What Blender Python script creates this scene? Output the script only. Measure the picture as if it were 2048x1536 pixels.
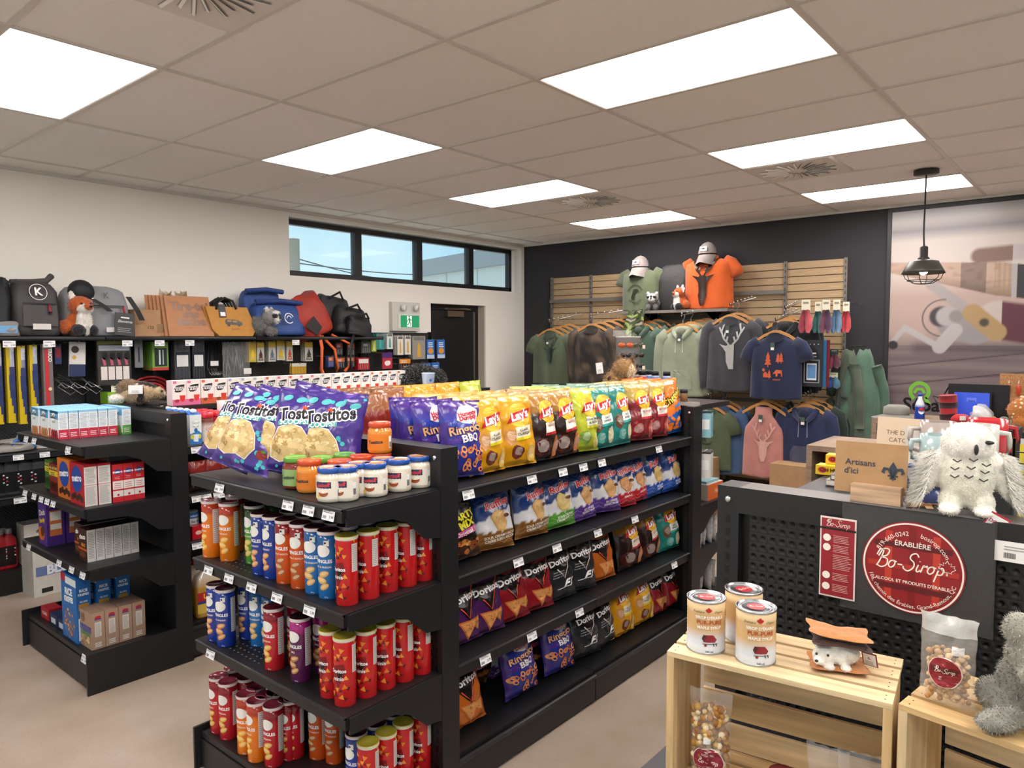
import bpy, bmesh, math, random
from math import sin, cos, pi, radians, sqrt, atan2, hypot
from mathutils import Vector, Matrix, noise as mnoise
from mathutils.geometry import tessellate_polygon
random.seed(7)
SC = bpy.context.scene
COL = SC.collection
for o in list(bpy.data.objects): bpy.data.objects.remove(o)

# ------------------------------------------------------------------ camera, world, exposure
CAMZ = 1.79
YAW, PITCH, FPX = 0.697828, 0.061518, 1465.49
_f = Vector((cos(YAW)*cos(PITCH), sin(YAW)*cos(PITCH), -sin(PITCH)))
_r = Vector((sin(YAW), -cos(YAW), 0.0)); _u = _r.cross(_f)
_ro = -0.00205
_r2 = cos(_ro)*_r + sin(_ro)*_u; _u2 = -sin(_ro)*_r + cos(_ro)*_u
cam_d = bpy.data.cameras.new('camera'); cam = bpy.data.objects.new('camera', cam_d); COL.objects.link(cam)
cam_d.sensor_fit = 'HORIZONTAL'; cam_d.sensor_width = 36.0; cam_d.lens = 36.0*FPX/2048.0
cam_d.clip_start = 0.05; cam_d.clip_end = 300
M3 = Matrix((_r2, _u2, -_f)).transposed()
cam.matrix_world = Matrix.Translation((0, 0, CAMZ)) @ M3.to_4x4()
SC.camera = cam
def bp(x, y, X=None, Y=None, Z=None):
    """photo pixel -> point on a known plane of the room"""
    d = _r2*((x-1024)/FPX) + _u2*((768-y)/FPX) + _f
    t = X/d.x if X is not None else (Y/d.y if Y is not None else (Z-CAMZ)/d.z)
    return Vector((0, 0, CAMZ)) + d*t

vs = SC.view_settings
vs.view_transform = 'Standard'; vs.look = 'None'; vs.gamma = 1.0; vs.use_curve_mapping = False
vs.exposure = 0.62
PANEL_E = 11.0          # ceiling panel emission
world = bpy.data.worlds.new('sky'); SC.world = world; world.use_nodes = True
nt = world.node_tree; nt.nodes.clear()
wo = nt.nodes.new('ShaderNodeOutputWorld'); bg = nt.nodes.new('ShaderNodeBackground')
tc = nt.nodes.new('ShaderNodeTexCoord'); ns = nt.nodes.new('ShaderNodeTexNoise')
ns.inputs['Scale'].default_value = 3.2; ns.inputs['Detail'].default_value = 5
cr = nt.nodes.new('ShaderNodeValToRGB')
cr.color_ramp.elements[0].position = .38; cr.color_ramp.elements[0].color = (.30, .56, .70, 1)
cr.color_ramp.elements[1].position = .62; cr.color_ramp.elements[1].color = (.52, .72, .80, 1)
nt.links.new(tc.outputs['Generated'], ns.inputs['Vector']); nt.links.new(ns.outputs['Fac'], cr.inputs['Fac'])
nt.links.new(cr.outputs['Color'], bg.inputs['Color']); nt.links.new(bg.outputs['Background'], wo.inputs['Surface'])
bg.inputs['Strength'].default_value = 0.95
sun_d = bpy.data.lights.new('sun', 'SUN'); sun_d.energy = 4.5; sun_d.angle = .02; sun_d.color = (1, .95, .88)
sun = bpy.data.objects.new('sun', sun_d); COL.objects.link(sun); sun.rotation_euler = Vector((.28, .42, -1)).to_track_quat('-Z', 'Y').to_euler()

# ------------------------------------------------------------------ colours and materials
def H(h):
    h = h.lstrip('#')
    if len(h) == 3: h = ''.join(c+c for c in h)
    c = [int(h[i:i+2], 16)/255 for i in (0, 2, 4)]
    return tuple(((v/12.92) if v <= .04045 else ((v+.055)/1.055)**2.4) for v in c)
def C(c): return H(c) if isinstance(c, str) else tuple(c)
def mix(a, b, t):
    t = max(0., min(1., t)); return tuple(x*(1-t)+y*t for x, y in zip(a, b))
MATS = {}
def mat(name, rough=.5, metal=0., bump=0., bscale=200., coat=0., sheen=0., var=0., vscale=8., alpha=1., trans=0., ior=1.45, emit=0., stretch=None, color=None, spec=.5):
    if name in MATS: return MATS[name]
    m = bpy.data.materials.new(name); m.use_nodes = True
    nt = m.node_tree; b = nt.nodes['Principled BSDF']
    at = nt.nodes.new('ShaderNodeAttribute'); at.attribute_name = 'Col'
    src = at.outputs['Color']
    if color is not None:
        rgb = nt.nodes.new('ShaderNodeRGB'); rgb.outputs[0].default_value = (*C(color), 1); src = rgb.outputs[0]
    tco = nt.nodes.new('ShaderNodeTexCoord'); vec = tco.outputs['Object']
    if stretch:
        mp = nt.nodes.new('ShaderNodeMapping'); mp.inputs['Scale'].default_value = stretch
        nt.links.new(vec, mp.inputs['Vector']); vec = mp.outputs['Vector']
    if var:
        n = nt.nodes.new('ShaderNodeTexNoise'); n.inputs['Scale'].default_value = vscale; n.inputs['Detail'].default_value = 4
        nt.links.new(vec, n.inputs['Vector'])
        mr = nt.nodes.new('ShaderNodeMapRange'); mr.inputs['From Min'].default_value = .3; mr.inputs['From Max'].default_value = .7
        mr.inputs['To Min'].default_value = 1-var; mr.inputs['To Max'].default_value = 1+var
        nt.links.new(n.outputs['Fac'], mr.inputs['Value'])
        mx = nt.nodes.new('ShaderNodeVectorMath'); mx.operation = 'SCALE'
        nt.links.new(src, mx.inputs[0]); nt.links.new(mr.outputs[0], mx.inputs['Scale']); src = mx.outputs[0]
    nt.links.new(src, b.inputs['Base Color'])
    b.inputs['Roughness'].default_value = rough; b.inputs['Metallic'].default_value = metal
    b.inputs['Coat Weight'].default_value = coat; b.inputs['Coat Roughness'].default_value = .12
    b.inputs['Sheen Weight'].default_value = sheen; b.inputs['Specular IOR Level'].default_value = spec
    b.inputs['Alpha'].default_value = alpha; b.inputs['Transmission Weight'].default_value = trans; b.inputs['IOR'].default_value = ior
    if emit:
        nt.links.new(src, b.inputs['Emission Color']); b.inputs['Emission Strength'].default_value = emit
    if bump:
        n = nt.nodes.new('ShaderNodeTexNoise'); n.inputs['Scale'].default_value = bscale; n.inputs['Detail'].default_value = 3
        nt.links.new(vec, n.inputs['Vector'])
        bu = nt.nodes.new('ShaderNodeBump'); bu.inputs['Strength'].default_value = bump; bu.inputs['Distance'].default_value = .01
        nt.links.new(n.outputs['Fac'], bu.inputs['Height']); nt.links.new(bu.outputs['Normal'], b.inputs['Normal'])
    MATS[name] = m; return m
mat('matte', .8); mat('satin', .45); mat('gloss', .18, coat=.3); mat('carton', .5, var=.04, vscale=30)
mat('foil', .27, bump=.3, bscale=26, coat=.4); mat('print', .32)
mat('fabric', .95, bump=.25, bscale=420, sheen=.25, var=.12, vscale=7)
mat('fur', 1., sheen=.3, var=.15, vscale=60, bump=.3, bscale=250)
mat('metal', .28, metal=1.); mat('blackmetal', .42, var=.1, vscale=6, bump=.04, bscale=500)
mat('jarglass', .06, coat=1.); mat('nylon', .6, bump=.25, bscale=30, var=.1)
mat('paint_wall', .85, bump=.03, bscale=300); mat('tile', .95, bump=.5, bscale=260, var=.03, vscale=300)
mat('softwood', .55, var=.32, vscale=5, stretch=(1, 14, 14), bump=.08, bscale=12)
mat('cardboard', .85, var=.07, vscale=25)
mat('clear', .04, alpha=.02, color='#ffffff'); mat('clearbag', .1, alpha=.12, bump=.6, bscale=35, coat=1., color='#f4f4f4')
mat('frosted', .3, alpha=.2, bump=.3, bscale=30, color='#e4e0d8')
mat('floor', .42, bump=.03, bscale=60)

def pegmat(name, pitch, r, base, hole):
    """perforated steel: staggered dark holes, by position on the panel"""
    m = bpy.data.materials.new(name); m.use_nodes = True; nt = m.node_tree; b = nt.nodes['Principled BSDF']
    tco = nt.nodes.new('ShaderNodeTexCoord'); L = nt.links.new
    def cell(off):
        mp = nt.nodes.new('ShaderNodeVectorMath'); mp.operation = 'MULTIPLY_ADD'
        mp.inputs[1].default_value = (1/pitch,)*3; mp.inputs[2].default_value = (off, off, off)
        L(tco.outputs['Object'], mp.inputs[0])
        fr = nt.nodes.new('ShaderNodeVectorMath'); fr.operation = 'FRACTION'; L(mp.outputs[0], fr.inputs[0])
        su = nt.nodes.new('ShaderNodeVectorMath'); su.operation = 'SUBTRACT'; su.inputs[1].default_value = (.5, .5, .5); L(fr.outputs[0], su.inputs[0])
        ml = nt.nodes.new('ShaderNodeVectorMath'); ml.operation = 'MULTIPLY'; ml.inputs[1].default_value = (1, 0, 1); L(su.outputs[0], ml.inputs[0])
        ln = nt.nodes.new('ShaderNodeVectorMath'); ln.operation = 'LENGTH'; L(ml.outputs[0], ln.inputs[0]); return ln.outputs['Value']
    mn = nt.nodes.new('ShaderNodeMath'); mn.operation = 'MINIMUM'; L(cell(0.), mn.inputs[0]); L(cell(.5), mn.inputs[1])
    rp = nt.nodes.new('ShaderNodeMapRange'); rp.inputs['From Min'].default_value = r*.8; rp.inputs['From Max'].default_value = r*1.2; L(mn.outputs[0], rp.inputs['Value'])
    mx = nt.nodes.new('ShaderNodeMix'); mx.data_type = 'RGBA'; L(rp.outputs[0], mx.inputs['Factor'])
    mx.inputs['A'].default_value = (*C(hole), 1); mx.inputs['B'].default_value = (*C(base), 1)
    L(mx.outputs['Result'], b.inputs['Base Color']); b.inputs['Roughness'].default_value = .45
    bu = nt.nodes.new('ShaderNodeBump'); bu.inputs['Strength'].default_value = .5; bu.inputs['Distance'].default_value = .004
    L(rp.outputs[0], bu.inputs['Height']); L(bu.outputs['Normal'], b.inputs['Normal'])
    MATS[name] = m
pegmat('pegboard', .0254, .22, '#2b2b2e', '#050506')

# ------------------------------------------------------------------ mesh builder
_txt = {}
def text_mesh(s, bold=0., shear=0.):
    k = (s, bold, shear)
    if k in _txt: return _txt[k]
    cu = bpy.data.curves.new('t', 'FONT'); cu.body = s; cu.size = 1; cu.offset = bold; cu.shear = shear
    cu.resolution_u = 3; cu.align_x = 'CENTER'; cu.align_y = 'CENTER'
    o = bpy.data.objects.new('t', cu); me = bpy.data.meshes.new_from_object(o)
    me.calc_loop_triangles()
    r = ([(v.co.x, v.co.y) for v in me.vertices], [tuple(t.vertices) for t in me.loop_triangles])
    bpy.data.objects.remove(o); bpy.data.curves.remove(cu); bpy.data.meshes.remove(me)
    _txt[k] = r; return r

class MB:
    def __init__(s, sub=0.): s.V = []; s.F = []; s.K = []; s.S = []; s.sub = sub
    def add(s, V, F, col, smooth=False):
        b = len(s.V); s.V += [tuple(v) for v in V]
        if isinstance(col, list): s.K += [C(c) for c in col]
        else: s.K += [C(col)]*len(V)
        for f in F: s.F.append(tuple(b+i for i in f)); s.S.append(smooth)
        return s
    def box(s, x0, x1, y0, y1, z0, z1, col, faces=None, M=None):
        c = C(col); P = [(x, y, z) for x in (x0, x1) for y in (y0, y1) for z in (z0, z1)]
        if M is not None: P = [M @ Vector(p) for p in P]
        q = {'-x': (0, 1, 3, 2), '+x': (4, 6, 7, 5), '-y': (0, 4, 5, 1), '+y': (2, 3, 7, 6), '-z': (0, 2, 6, 4), '+z': (1, 5, 7, 3)}
        for k, f in q.items():
            cc = (faces or {}).get(k, c)
            s.add([P[i] for i in f], [(0, 1, 2, 3)], cc)
        return s
    def tube(s, pts, r, col, n=6, cap=True):
        pts = [Vector(p) for p in pts]; V = []; F = []; N = len(pts)
        up = Vector((0, 0, 1))
        for i, p in enumerate(pts):
            d = (pts[min(i+1, N-1)]-pts[max(i-1, 0)]).normalized()
            a = d.cross(up)
            if a.length < .05: a = d.cross(Vector((1, 0, 0)))
            a.normalize(); b = a.cross(d); rr = r[i] if isinstance(r, (list, tuple)) else r
            for k in range(n):
                t = 2*pi*k/n; V.append(p+a*cos(t)*rr+b*sin(t)*rr)
        for i in range(N-1):
            for k in range(n): F.append((i*n+k, i*n+(k+1) % n, (i+1)*n+(k+1) % n, (i+1)*n+k))
        if cap: F.append(tuple(range(n))); F.append(tuple((N-1)*n+k for k in reversed(range(n))))
        return s.add(V, F, col, True)
    def lathe(s, prof, col, n=20, cx=0, cy=0, smooth=True, cap=True):
        V = []; F = []; K = []
        for i, (r, z) in enumerate(prof):
            for k in range(n):
                t = 2*pi*k/n; V.append((cx+r*cos(t), cy+r*sin(t), z))
                if isinstance(col, list): K.append(C(col[i]))
        for i in range(len(prof)-1):
            for k in range(n): F.append((i*n+k, i*n+(k+1) % n, (i+1)*n+(k+1) % n, (i+1)*n+k))
        if cap:
            F.append(tuple(reversed(range(n)))); F.append(tuple((len(prof)-1)*n+k for k in range(n)))
        return s.add(V, F, K if K else col, smooth)
    def ell(s, c, r, col, R=None, nu=16, nv=10):
        V = []; F = []; c = Vector(c)
        for j in range(nv+1):
            th = pi*j/nv
            for i in range(nu):
                ph = 2*pi*i/nu; v = Vector((r[0]*sin(th)*cos(ph), r[1]*sin(th)*sin(ph), r[2]*cos(th)))
                V.append(c+(R @ v if R is not None else v))
        for j in range(nv):
            for i in range(nu): F.append((j*nu+i, (j+1)*nu+i, (j+1)*nu+(i+1) % nu, j*nu+(i+1) % nu))
        return s.add(V, F, col, True)
    def grid(s, fn, nu, nv, colfn, smooth=True, flip=False, a=(0., 1.), b=(0., 1.)):
        V = []; K = []; F = []
        for j in range(nv+1):
            for i in range(nu+1):
                u = a[0]+(a[1]-a[0])*i/nu; v = b[0]+(b[1]-b[0])*j/nv
                V.append(fn(u, v)); K.append(C(colfn(u, v)) if callable(colfn) else C(colfn))
        for j in range(nv):
            for i in range(nu):
                q = (j*(nu+1)+i, j*(nu+1)+i+1, (j+1)*(nu+1)+i+1, (j+1)*(nu+1)+i)
                F.append(q[::-1] if flip else q)
        return s.add(V, F, K, smooth)
    def tris(s, P, T, fn, col):
        """2-D triangles, split until small, carried onto a curved surface"""
        V = []; F = []; st = [tuple(P[i] for i in t) for t in T]; m2 = s.sub*s.sub
        while st:
            a, b, c = st.pop()
            e = [(a[0]-b[0])**2+(a[1]-b[1])**2, (b[0]-c[0])**2+(b[1]-c[1])**2, (c[0]-a[0])**2+(c[1]-a[1])**2]; k = max(range(3), key=lambda i: e[i])
            if s.sub and e[k] > m2:
                q = (a, b, c); a, b, c = q[k], q[(k+1) % 3], q[(k+2) % 3]; m = ((a[0]+b[0])/2, (a[1]+b[1])/2)
                st += [(a, m, c), (m, b, c)]
            else:
                n = len(V); V += [fn(*a), fn(*b), fn(*c)]; F.append((n, n+1, n+2))
        return s.add(V, F, col)
    def poly(s, pts, fn, col):
        """flat print: 2-D outline carried onto a surface by fn"""
        if not s.sub and len(pts) <= 4: return s.add([fn(*p) for p in pts], [tuple(range(len(pts)))], col)
        T = tessellate_polygon([[Vector((p[0], p[1], 0)) for p in pts]])
        if not s.sub: return s.add([fn(*p) for p in pts], [tuple(t) for t in T], col)
        return s.tris(pts, T, fn, col)
    def strip(s, pts, w, fn, col):
        """thick 2-D polyline"""
        V = []; F = []; N = len(pts)
        for i, p in enumerate(pts):
            a = pts[max(i-1, 0)]; b = pts[min(i+1, N-1)]; dx, dy = b[0]-a[0], b[1]-a[1]; L = hypot(dx, dy) or 1
            ww = w[i] if isinstance(w, (list, tuple)) else w
            nx, ny = -dy/L*ww/2, dx/L*ww/2
            V += [(p[0]+nx, p[1]+ny), (p[0]-nx, p[1]-ny)]
        for i in range(N-1): F += [(2*i, 2*i+1, 2*i+3), (2*i, 2*i+3, 2*i+2)]
        return s.tris(V, F, fn, col)
    def disc(s, cx, cy, rx, ry, fn, col, n=20, rot=0.):
        return s.poly([(cx+rx*cos(t)*cos(rot)-ry*sin(t)*sin(rot), cy+rx*cos(t)*sin(rot)+ry*sin(t)*cos(rot)) for t in [2*pi*k/n for k in range(n)]], fn, col)
    def text(s, t, cx, cy, size, fn, col, rot=0., bold=0., shear=0., sx=1., arc=None):
        V, F = text_mesh(t, bold, shear); P = []
        for x, y in V:
            x *= size*sx; y *= size
            if arc:                                   # arc = (radius, +1 over the top / -1 under the bottom)
                R, sg = arc; a = x/R
                if sg > 0: x, y = (R+y)*sin(a), (R+y)*cos(a)
                else: x, y = (R-y)*sin(a), -(R-y)*cos(a)
            P.append((cx+x*cos(rot)-y*sin(rot), cy+x*sin(rot)+y*cos(rot)))
        if s.sub: return s.tris(P, F, fn, col)
        return s.add([fn(*p) for p in P], F, col)
    def loft(s, rings, col, cap=True, smooth=True):
        n = len(rings[0]); V = [p for r in rings for p in r]; F = []
        for i in range(len(rings)-1):
            for k in range(n): F.append((i*n+k, i*n+(k+1) % n, (i+1)*n+(k+1) % n, (i+1)*n+k))
        if cap: F.append(tuple(reversed(range(n)))); F.append(tuple((len(rings)-1)*n+k for k in range(n)))
        return s.add(V, F, col, smooth)
    def xf(s, M): s.V = [tuple(M @ Vector(v)) for v in s.V]; return s
    def mesh(s, name, m):
        me = bpy.data.meshes.new(name); me.from_pydata(s.V, [], s.F); me.update()
        a = me.attributes.new('Col', 'FLOAT_COLOR', 'POINT')
        a.data.foreach_set('color', [x for k in s.K for x in (k[0], k[1], k[2], 1.)])
        me.polygons.foreach_set('use_smooth', s.S); me.materials.append(MATS[m] if isinstance(m, str) else m)
        return me
    def build(s, name, m='matte', parent=None, loc=(0, 0, 0), rz=0., rot=None):
        return link(name, s.mesh(name, m), parent, loc, rz, rot)
def link(name, me, parent=None, loc=(0, 0, 0), rz=0., rot=None):
    o = bpy.data.objects.new(name, me); COL.objects.link(o)
    o.location = loc; o.rotation_euler = rot if rot else (0, 0, rz)
    if parent: o.parent = parent
    return o
def tag(o, label=None, cat=None, group=None, kind=None):
    if label: o['label'] = label
    if cat: o['category'] = cat
    if group: o['group'] = group
    if kind: o['kind'] = kind
    return o
def empty(name, loc=(0, 0, 0), rz=0., rot=None): return link(name, None, None, loc, rz, rot)
def dup(o, loc, rz=None, rot=None, label=None, group=None, scale=None):
    def cp(x, par):
        c = x.copy(); COL.objects.link(c)
        if par: c.parent = par
        for ch in [k for k in KIDS.get(x, x.children)]: cp(ch, c)
        return c
    c = cp(o, None); c.location = loc
    if rot: c.rotation_euler = rot
    elif rz is not None: c.rotation_euler = (0, 0, rz)
    if label: c['label'] = label
    if group: c['group'] = group
    if scale: c.scale = scale
    return c
KIDS = {}
def bev(o, w, n=2):
    m = o.modifiers.new('bevel', 'BEVEL'); m.width = w; m.segments = n; m.limit_method = 'ANGLE'; return o
FX = -pi/2      # faces -X (the camera side of end stands and back wall)
class Kind:
    """one prototype, first call places it, later calls copy it"""
    def __init__(s, maker): s.mk = maker; s.o = None
    def __call__(s, loc, rz=0., rot=None, label=None, group=None, scale=None):
        if s.o is None:
            s.o = s.mk(); o = s.o; o.location = loc; o.rotation_euler = rot if rot else (0, 0, rz)
            if scale: o.scale = scale
            if label: o['label'] = label
            if group: o['group'] = group
            return o
        return dup(s.o, loc, rz, rot, label, group, scale or (1, 1, 1))
# ------------------------------------------------------------------ the room
XB, YL, XF, YR, ZC = 7.65, 6.2, -2.66, -3.88, 3.03
def struct(name, mb, m, parent=None):
    o = mb.build(name, m, parent)
    if not parent: tag(o, kind='structure')
    return o
mb = MB(); mb.box(XF-.2, XB+.2, YR-.2, YL+.3, -.2, 0, '#a8978a'); fl = struct('floor', mb, 'floor')
# speckled polished concrete
m = bpy.data.materials.new('polished_concrete'); m.use_nodes = True; nt = m.node_tree; b = nt.nodes['Principled BSDF']
tco = nt.nodes.new('ShaderNodeTexCoord'); L = nt.links.new
n1 = nt.nodes.new('ShaderNodeTexNoise'); n1.inputs['Scale'].default_value = 2.2; n1.inputs['Detail'].default_value = 6
v1 = nt.nodes.new('ShaderNodeTexVoronoi'); v1.inputs['Scale'].default_value = 55
v2 = nt.nodes.new('ShaderNodeTexNoise'); v2.inputs['Scale'].default_value = 160
for n in (n1, v1, v2): L(tco.outputs['Object'], n.inputs['Vector'])
r1 = nt.nodes.new('ShaderNodeValToRGB'); r1.color_ramp.elements[0].position = .3; r1.color_ramp.elements[1].position = .7
r1.color_ramp.elements[0].color = (*H('#92816f'), 1); r1.color_ramp.elements[1].color = (*H('#a8988c'), 1); L(n1.outputs['Fac'], r1.inputs['Fac'])
sp = nt.nodes.new('ShaderNodeMapRange'); sp.inputs['From Min'].default_value = .07; sp.inputs['From Max'].default_value = .13; L(v1.outputs['Distance'], sp.inputs['Value'])
mx = nt.nodes.new('ShaderNodeMix'); mx.data_type = 'RGBA'; mx.inputs['A'].default_value = (*H('#7d6a5e'), 1); L(sp.outputs[0], mx.inputs['Factor']); L(r1.outputs['Color'], mx.inputs['B'])
m2 = nt.nodes.new('ShaderNodeMix'); m2.data_type = 'RGBA'; m2.blend_type = 'OVERLAY'; m2.inputs['Factor'].default_value = .18
L(mx.outputs['Result'], m2.inputs['A']); L(v2.outputs['Fac'], m2.inputs['B'])
L(m2.outputs['Result'], b.inputs['Base Color']); b.inputs['Roughness'].default_value = .38
fl.data.materials[0] = m

WIN = (4.07, 7.59, 2.405, 2.975); DOOR = (5.93, 6.88, 2.205)
WALLC = '#eae5dd'
mb = MB(); T = .26
for (x0, x1, z0, z1) in [(XF, WIN[0], 0, ZC+.1), (WIN[0], WIN[1], WIN[3], ZC+.1), (WIN[1], XB+.2, 0, ZC+.1), (WIN[0], DOOR[0], 0, WIN[2]), (DOOR[1], WIN[1], 0, WIN[2]), (DOOR[0], DOOR[1], DOOR[2], WIN[2])]:
    mb.box(x0, x1, YL, YL+T, z0, z1, WALLC)
struct('wall_left', mb, 'paint_wall')
mb = MB(); mb.box(XB, XB+.2, YR, YL, 0, ZC+.1, '#2e2c2f'); struct('wall_back', mb, 'paint_wall')
# shop windows of the two street sides (behind and right of the photographer)
def glazed_wall(name, wname, a0, a1, fix, t, spans, z0, z1, along):
    mb = MB(); fr = MB(); gl = []
    def bx(m_, u0, u1, za, zb, col, q0=0., q1=1.):
        p0, p1 = fix-t*(1-q0), fix-t*(1-q1)
        if along == 'x': m_.box(u0, u1, p0, p1, za, zb, col)
        else: m_.box(p0, p1, u0, u1, za, zb, col)
    cur = a0
    for (u0, u1) in spans:
        bx(mb, cur, u0, 0, ZC+.1, WALLC); bx(mb, u0, u1, 0, z0, WALLC); bx(mb, u0, u1, z1, ZC+.1, WALLC); cur = u1
    bx(mb, cur, a1, 0, ZC+.1, WALLC)
    struct(name, mb, 'paint_wall')
    for (u0, u1) in spans:
        fr = MB(); f = .05
        bx(fr, u0, u1, z0, z0+f, '#17171a', .3, .6); bx(fr, u0, u1, z1-f, z1, '#17171a', .3, .6); n = max(1, round((u1-u0)/1.2))
        for k in range(n+1):
            c = u0+(u1-u0)*k/n; bx(fr, max(u0, c-f/2), min(u1, c+f/2), z0, z1, '#17171a', .3, .6)
        w = struct(wname, fr, 'satin')
        g_ = MB(); bx(g_, u0+.03, u1-.03, z0+.03, z1-.03, '#ffffff', .44, .47); g_.build('pane', mat('window_glass', .02, alpha=.08, color='#dff0f2'), w)
glazed_wall('wall_right', 'window_2', XF, XB, YR, .2, [(-1.8, 1.4), (2.2, 5.4)], .35, 2.75, 'x')
glazed_wall('wall_front', 'window_3', YR, YL, XF, .2, [(-3.2, .4), (1.4, 5.2)], .35, 2.75, 'y')
# ceiling: slab, one tile per cell, tee bars with shadow lines put into their colour
gx = lambda r: .61*r+2.828
gy = lambda c: 1.22*c+.998
mb = MB(); mb.box(XF, XB, YR, YL, ZC+.12, ZC+.2, '#8a847e'); ceil_o = struct('ceiling', mb, 'matte')
LIGHTS = [(r, c) for c in (2, 0, -2) for r in (-6, -3, 0, 3, 6)]
VENTS = [(4, .5), (4, 2.), (-3, 1.)]
TILEC = '#f3eee9'
tiles = {}
def tile(x0, x1, y0, y1):
    w, h = round(x1-x0, 3), round(y1-y0, 3)
    if w < .03 or h < .03: return
    if (w, h) not in tiles:
        mb = MB(); mb.box(-w/2+.012, w/2-.012, -h/2+.012, h/2-.012, 0, .015, TILEC); tiles[(w, h)] = mb.mesh('ceiling_tile', 'tile')
    link('ceiling_tile', tiles[(w, h)], ceil_o, ((x0+x1)/2, (y0+y1)/2, ZC+.004))
for r in range(-9, 8):
    for c in range(-4, 5):
        if (r, c) in LIGHTS: continue
        x0, x1, y0, y1 = gx(r), min(gx(r+1), XB), gy(c), min(gy(c+1), YL)
        v = [k for k in VENTS if k[0] == r and int(k[1]) == c]
        if v:
            f = v[0][1]-c
            if f < .25: tile(x0, x1, y0+.61, y1)
            else: tile(x0, x1, y0, y0+.61)
            continue
        tile(x0, x1, y0, y1)
for c in range(-4, 5):
    mb = MB(); y = gy(c); mb.box(XF, XB, y-.012, y+.012, ZC-.004, ZC+.03, '#d3ccc4'); mb.build('ceiling_tee', 'satin', ceil_o)
for r in range(-9, 8):
    mb = MB(); x = gx(r); mb.box(x-.012, x+.012, YR, YL, ZC-.0035, ZC+.03, '#d3ccc4'); mb.build('ceiling_tee', 'satin', ceil_o)
mb = MB()
mb.box(XF, XB, YL-.022, YL, ZC-.022, ZC+.004, '#cfc9c2'); mb.box(XB-.022, XB, YR, YL, ZC-.022, ZC+.004, '#cfc9c2'); mb.build('wall_angle', 'satin', ceil_o)
# light panels
me_f = MB(); W, D = .598, 1.208
for (x0, x1, y0, y1) in [(-W/2, W/2, -D/2, -D/2+.012), (-W/2, W/2, D/2-.012, D/2), (-W/2, -W/2+.012, -D/2, D/2), (W/2-.012, W/2, -D/2, D/2)]:
    me_f.box(x0, x1, y0, y1, -.002, .03, '#e8e2dc')
me_f = me_f.mesh('light_frame', 'satin')
em = bpy.data.materials.new('light_diffuser'); em.use_nodes = True; b = em.node_tree.nodes['Principled BSDF']
b.inputs['Base Color'].default_value = (.9, .88, .86, 1); b.inputs['Emission Color'].default_value = (1, .945, .915, 1); b.inputs['Emission Strength'].default_value = PANEL_E
b.inputs['Roughness'].default_value = .6
me_d = MB(); me_d.box(-W/2+.012, W/2-.012, -D/2+.012, D/2-.012, .002, .012, '#ffffff'); me_d = me_d.mesh('diffuser', em)
def where_light(r, c):
    return {0: 'pendant-lamp row', 2: 'window row', -2: 'checkout row'}[c]
for r, c in LIGHTS:
    o = empty('ceiling_light', (gx(r)+.305, gy(c)+.61, ZC))
    w = where_light(r, c)
    k = {6: 'first', 3: 'second', 0: 'third', -3: 'fourth', -6: 'fifth'}[r]
    tag(o, 'flat lit ceiling panel in the %s, %s from the dark back wall' % (w, k), 'ceiling light', 'LED ceiling panels')
    link('light_frame', me_f, o); link('diffuser', me_d, o)
# swirl diffusers
mb = MB(); mb.box(-.296, .296, -.296, .296, -.006, .02, '#dcd6cf'); vp = mb.mesh('vent_plate', 'satin')
mb = MB(); mb2 = MB(); fn = lambda x, y: (x, y, -.0075)
for k in range(28):
    a = 2*pi*k/28; r0, r1 = (.10, .265) if k % 2 else (.07, .22)
    for s_ in range(1):
        ca, sa = cos(a), sin(a); w = .010
        P = [(r0*ca+w*sa, r0*sa-w*ca), (r1*ca+w*sa, r1*sa-w*ca), (r1*ca-w*sa, r1*sa+w*ca), (r0*ca-w*sa, r0*sa+w*ca)]
        mb.poly(P[::-1], fn, '#a39d97')
    M = Matrix.Translation((0, 0, -.012)) @ Matrix.Rotation(a, 4, 'Z') @ Matrix.Rotation(.6, 4, 'X')
    mb2.box(r0, r1, -.006, .006, -.001, .001, '#e9e5e0', M=M)
vs_ = mb.mesh('vent_slots', 'satin'); vb = mb2.mesh('vent_blades', 'satin')
for r, c in VENTS:
    o = empty('ceiling_vent', (gx(r)+.305, gy(c)+.305, ZC)); link('vent_plate', vp, o); link('vent_slots', vs_, o); link('vent_blades', vb, o)
    tag(o, {.5: 'square swirl air diffuser beside the panel above the checkout', 2.: 'square swirl air diffuser beside the panel near the windows', 1.: 'square swirl air diffuser over the aisle by the milk shelf end'}[c], 'ceiling vent', 'swirl ceiling diffusers')
# ---- window
FB = '#17171a'
mb = MB(); yw = YL+.12; d = .07
x0, x1, z0, z1 = WIN[0]-.0, WIN[1]-.06, WIN[2]+.012, WIN[3]-.01
mb.box(x0, x1, yw, yw+d, z0, z0+.05, FB); mb.box(x0, x1, yw, yw+d, z1-.05, z1, FB)
mb.box(x0, x0+.03, yw, yw+d, z0, z1, FB); mb.box(x1-.05, x1, yw, yw+d, z0, z1, FB)
wf = struct('window_1', mb, 'satin')
mulls = []
for px in (716, 838, 941):
    X = bp(px, 520, Y=yw).x; mulls.append(X)
    mb = MB(); mb.box(X-.042, X+.042, yw-.012, yw+d, z0+.05, z1-.05, FB); mb.build('mullion', 'satin', wf)
xs = [x0+.03]+mulls+[x1-.05]
glass = mat('window_glass', .02, alpha=.08, color='#dff0f2')
for a, b_ in zip(xs, xs[1:]):
    mb = MB(); mb.box(a+.03, b_-.03, yw+.035, yw+.041, z0+.05, z1-.05, '#ffffff'); mb.build('pane', glass, wf)
mb = MB(); mb.box(WIN[1]-.06, WIN[1]-.002, yw, yw+.1, z0, z1, '#e6eae8'); mb.build('jamb_board', 'matte', wf)
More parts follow.
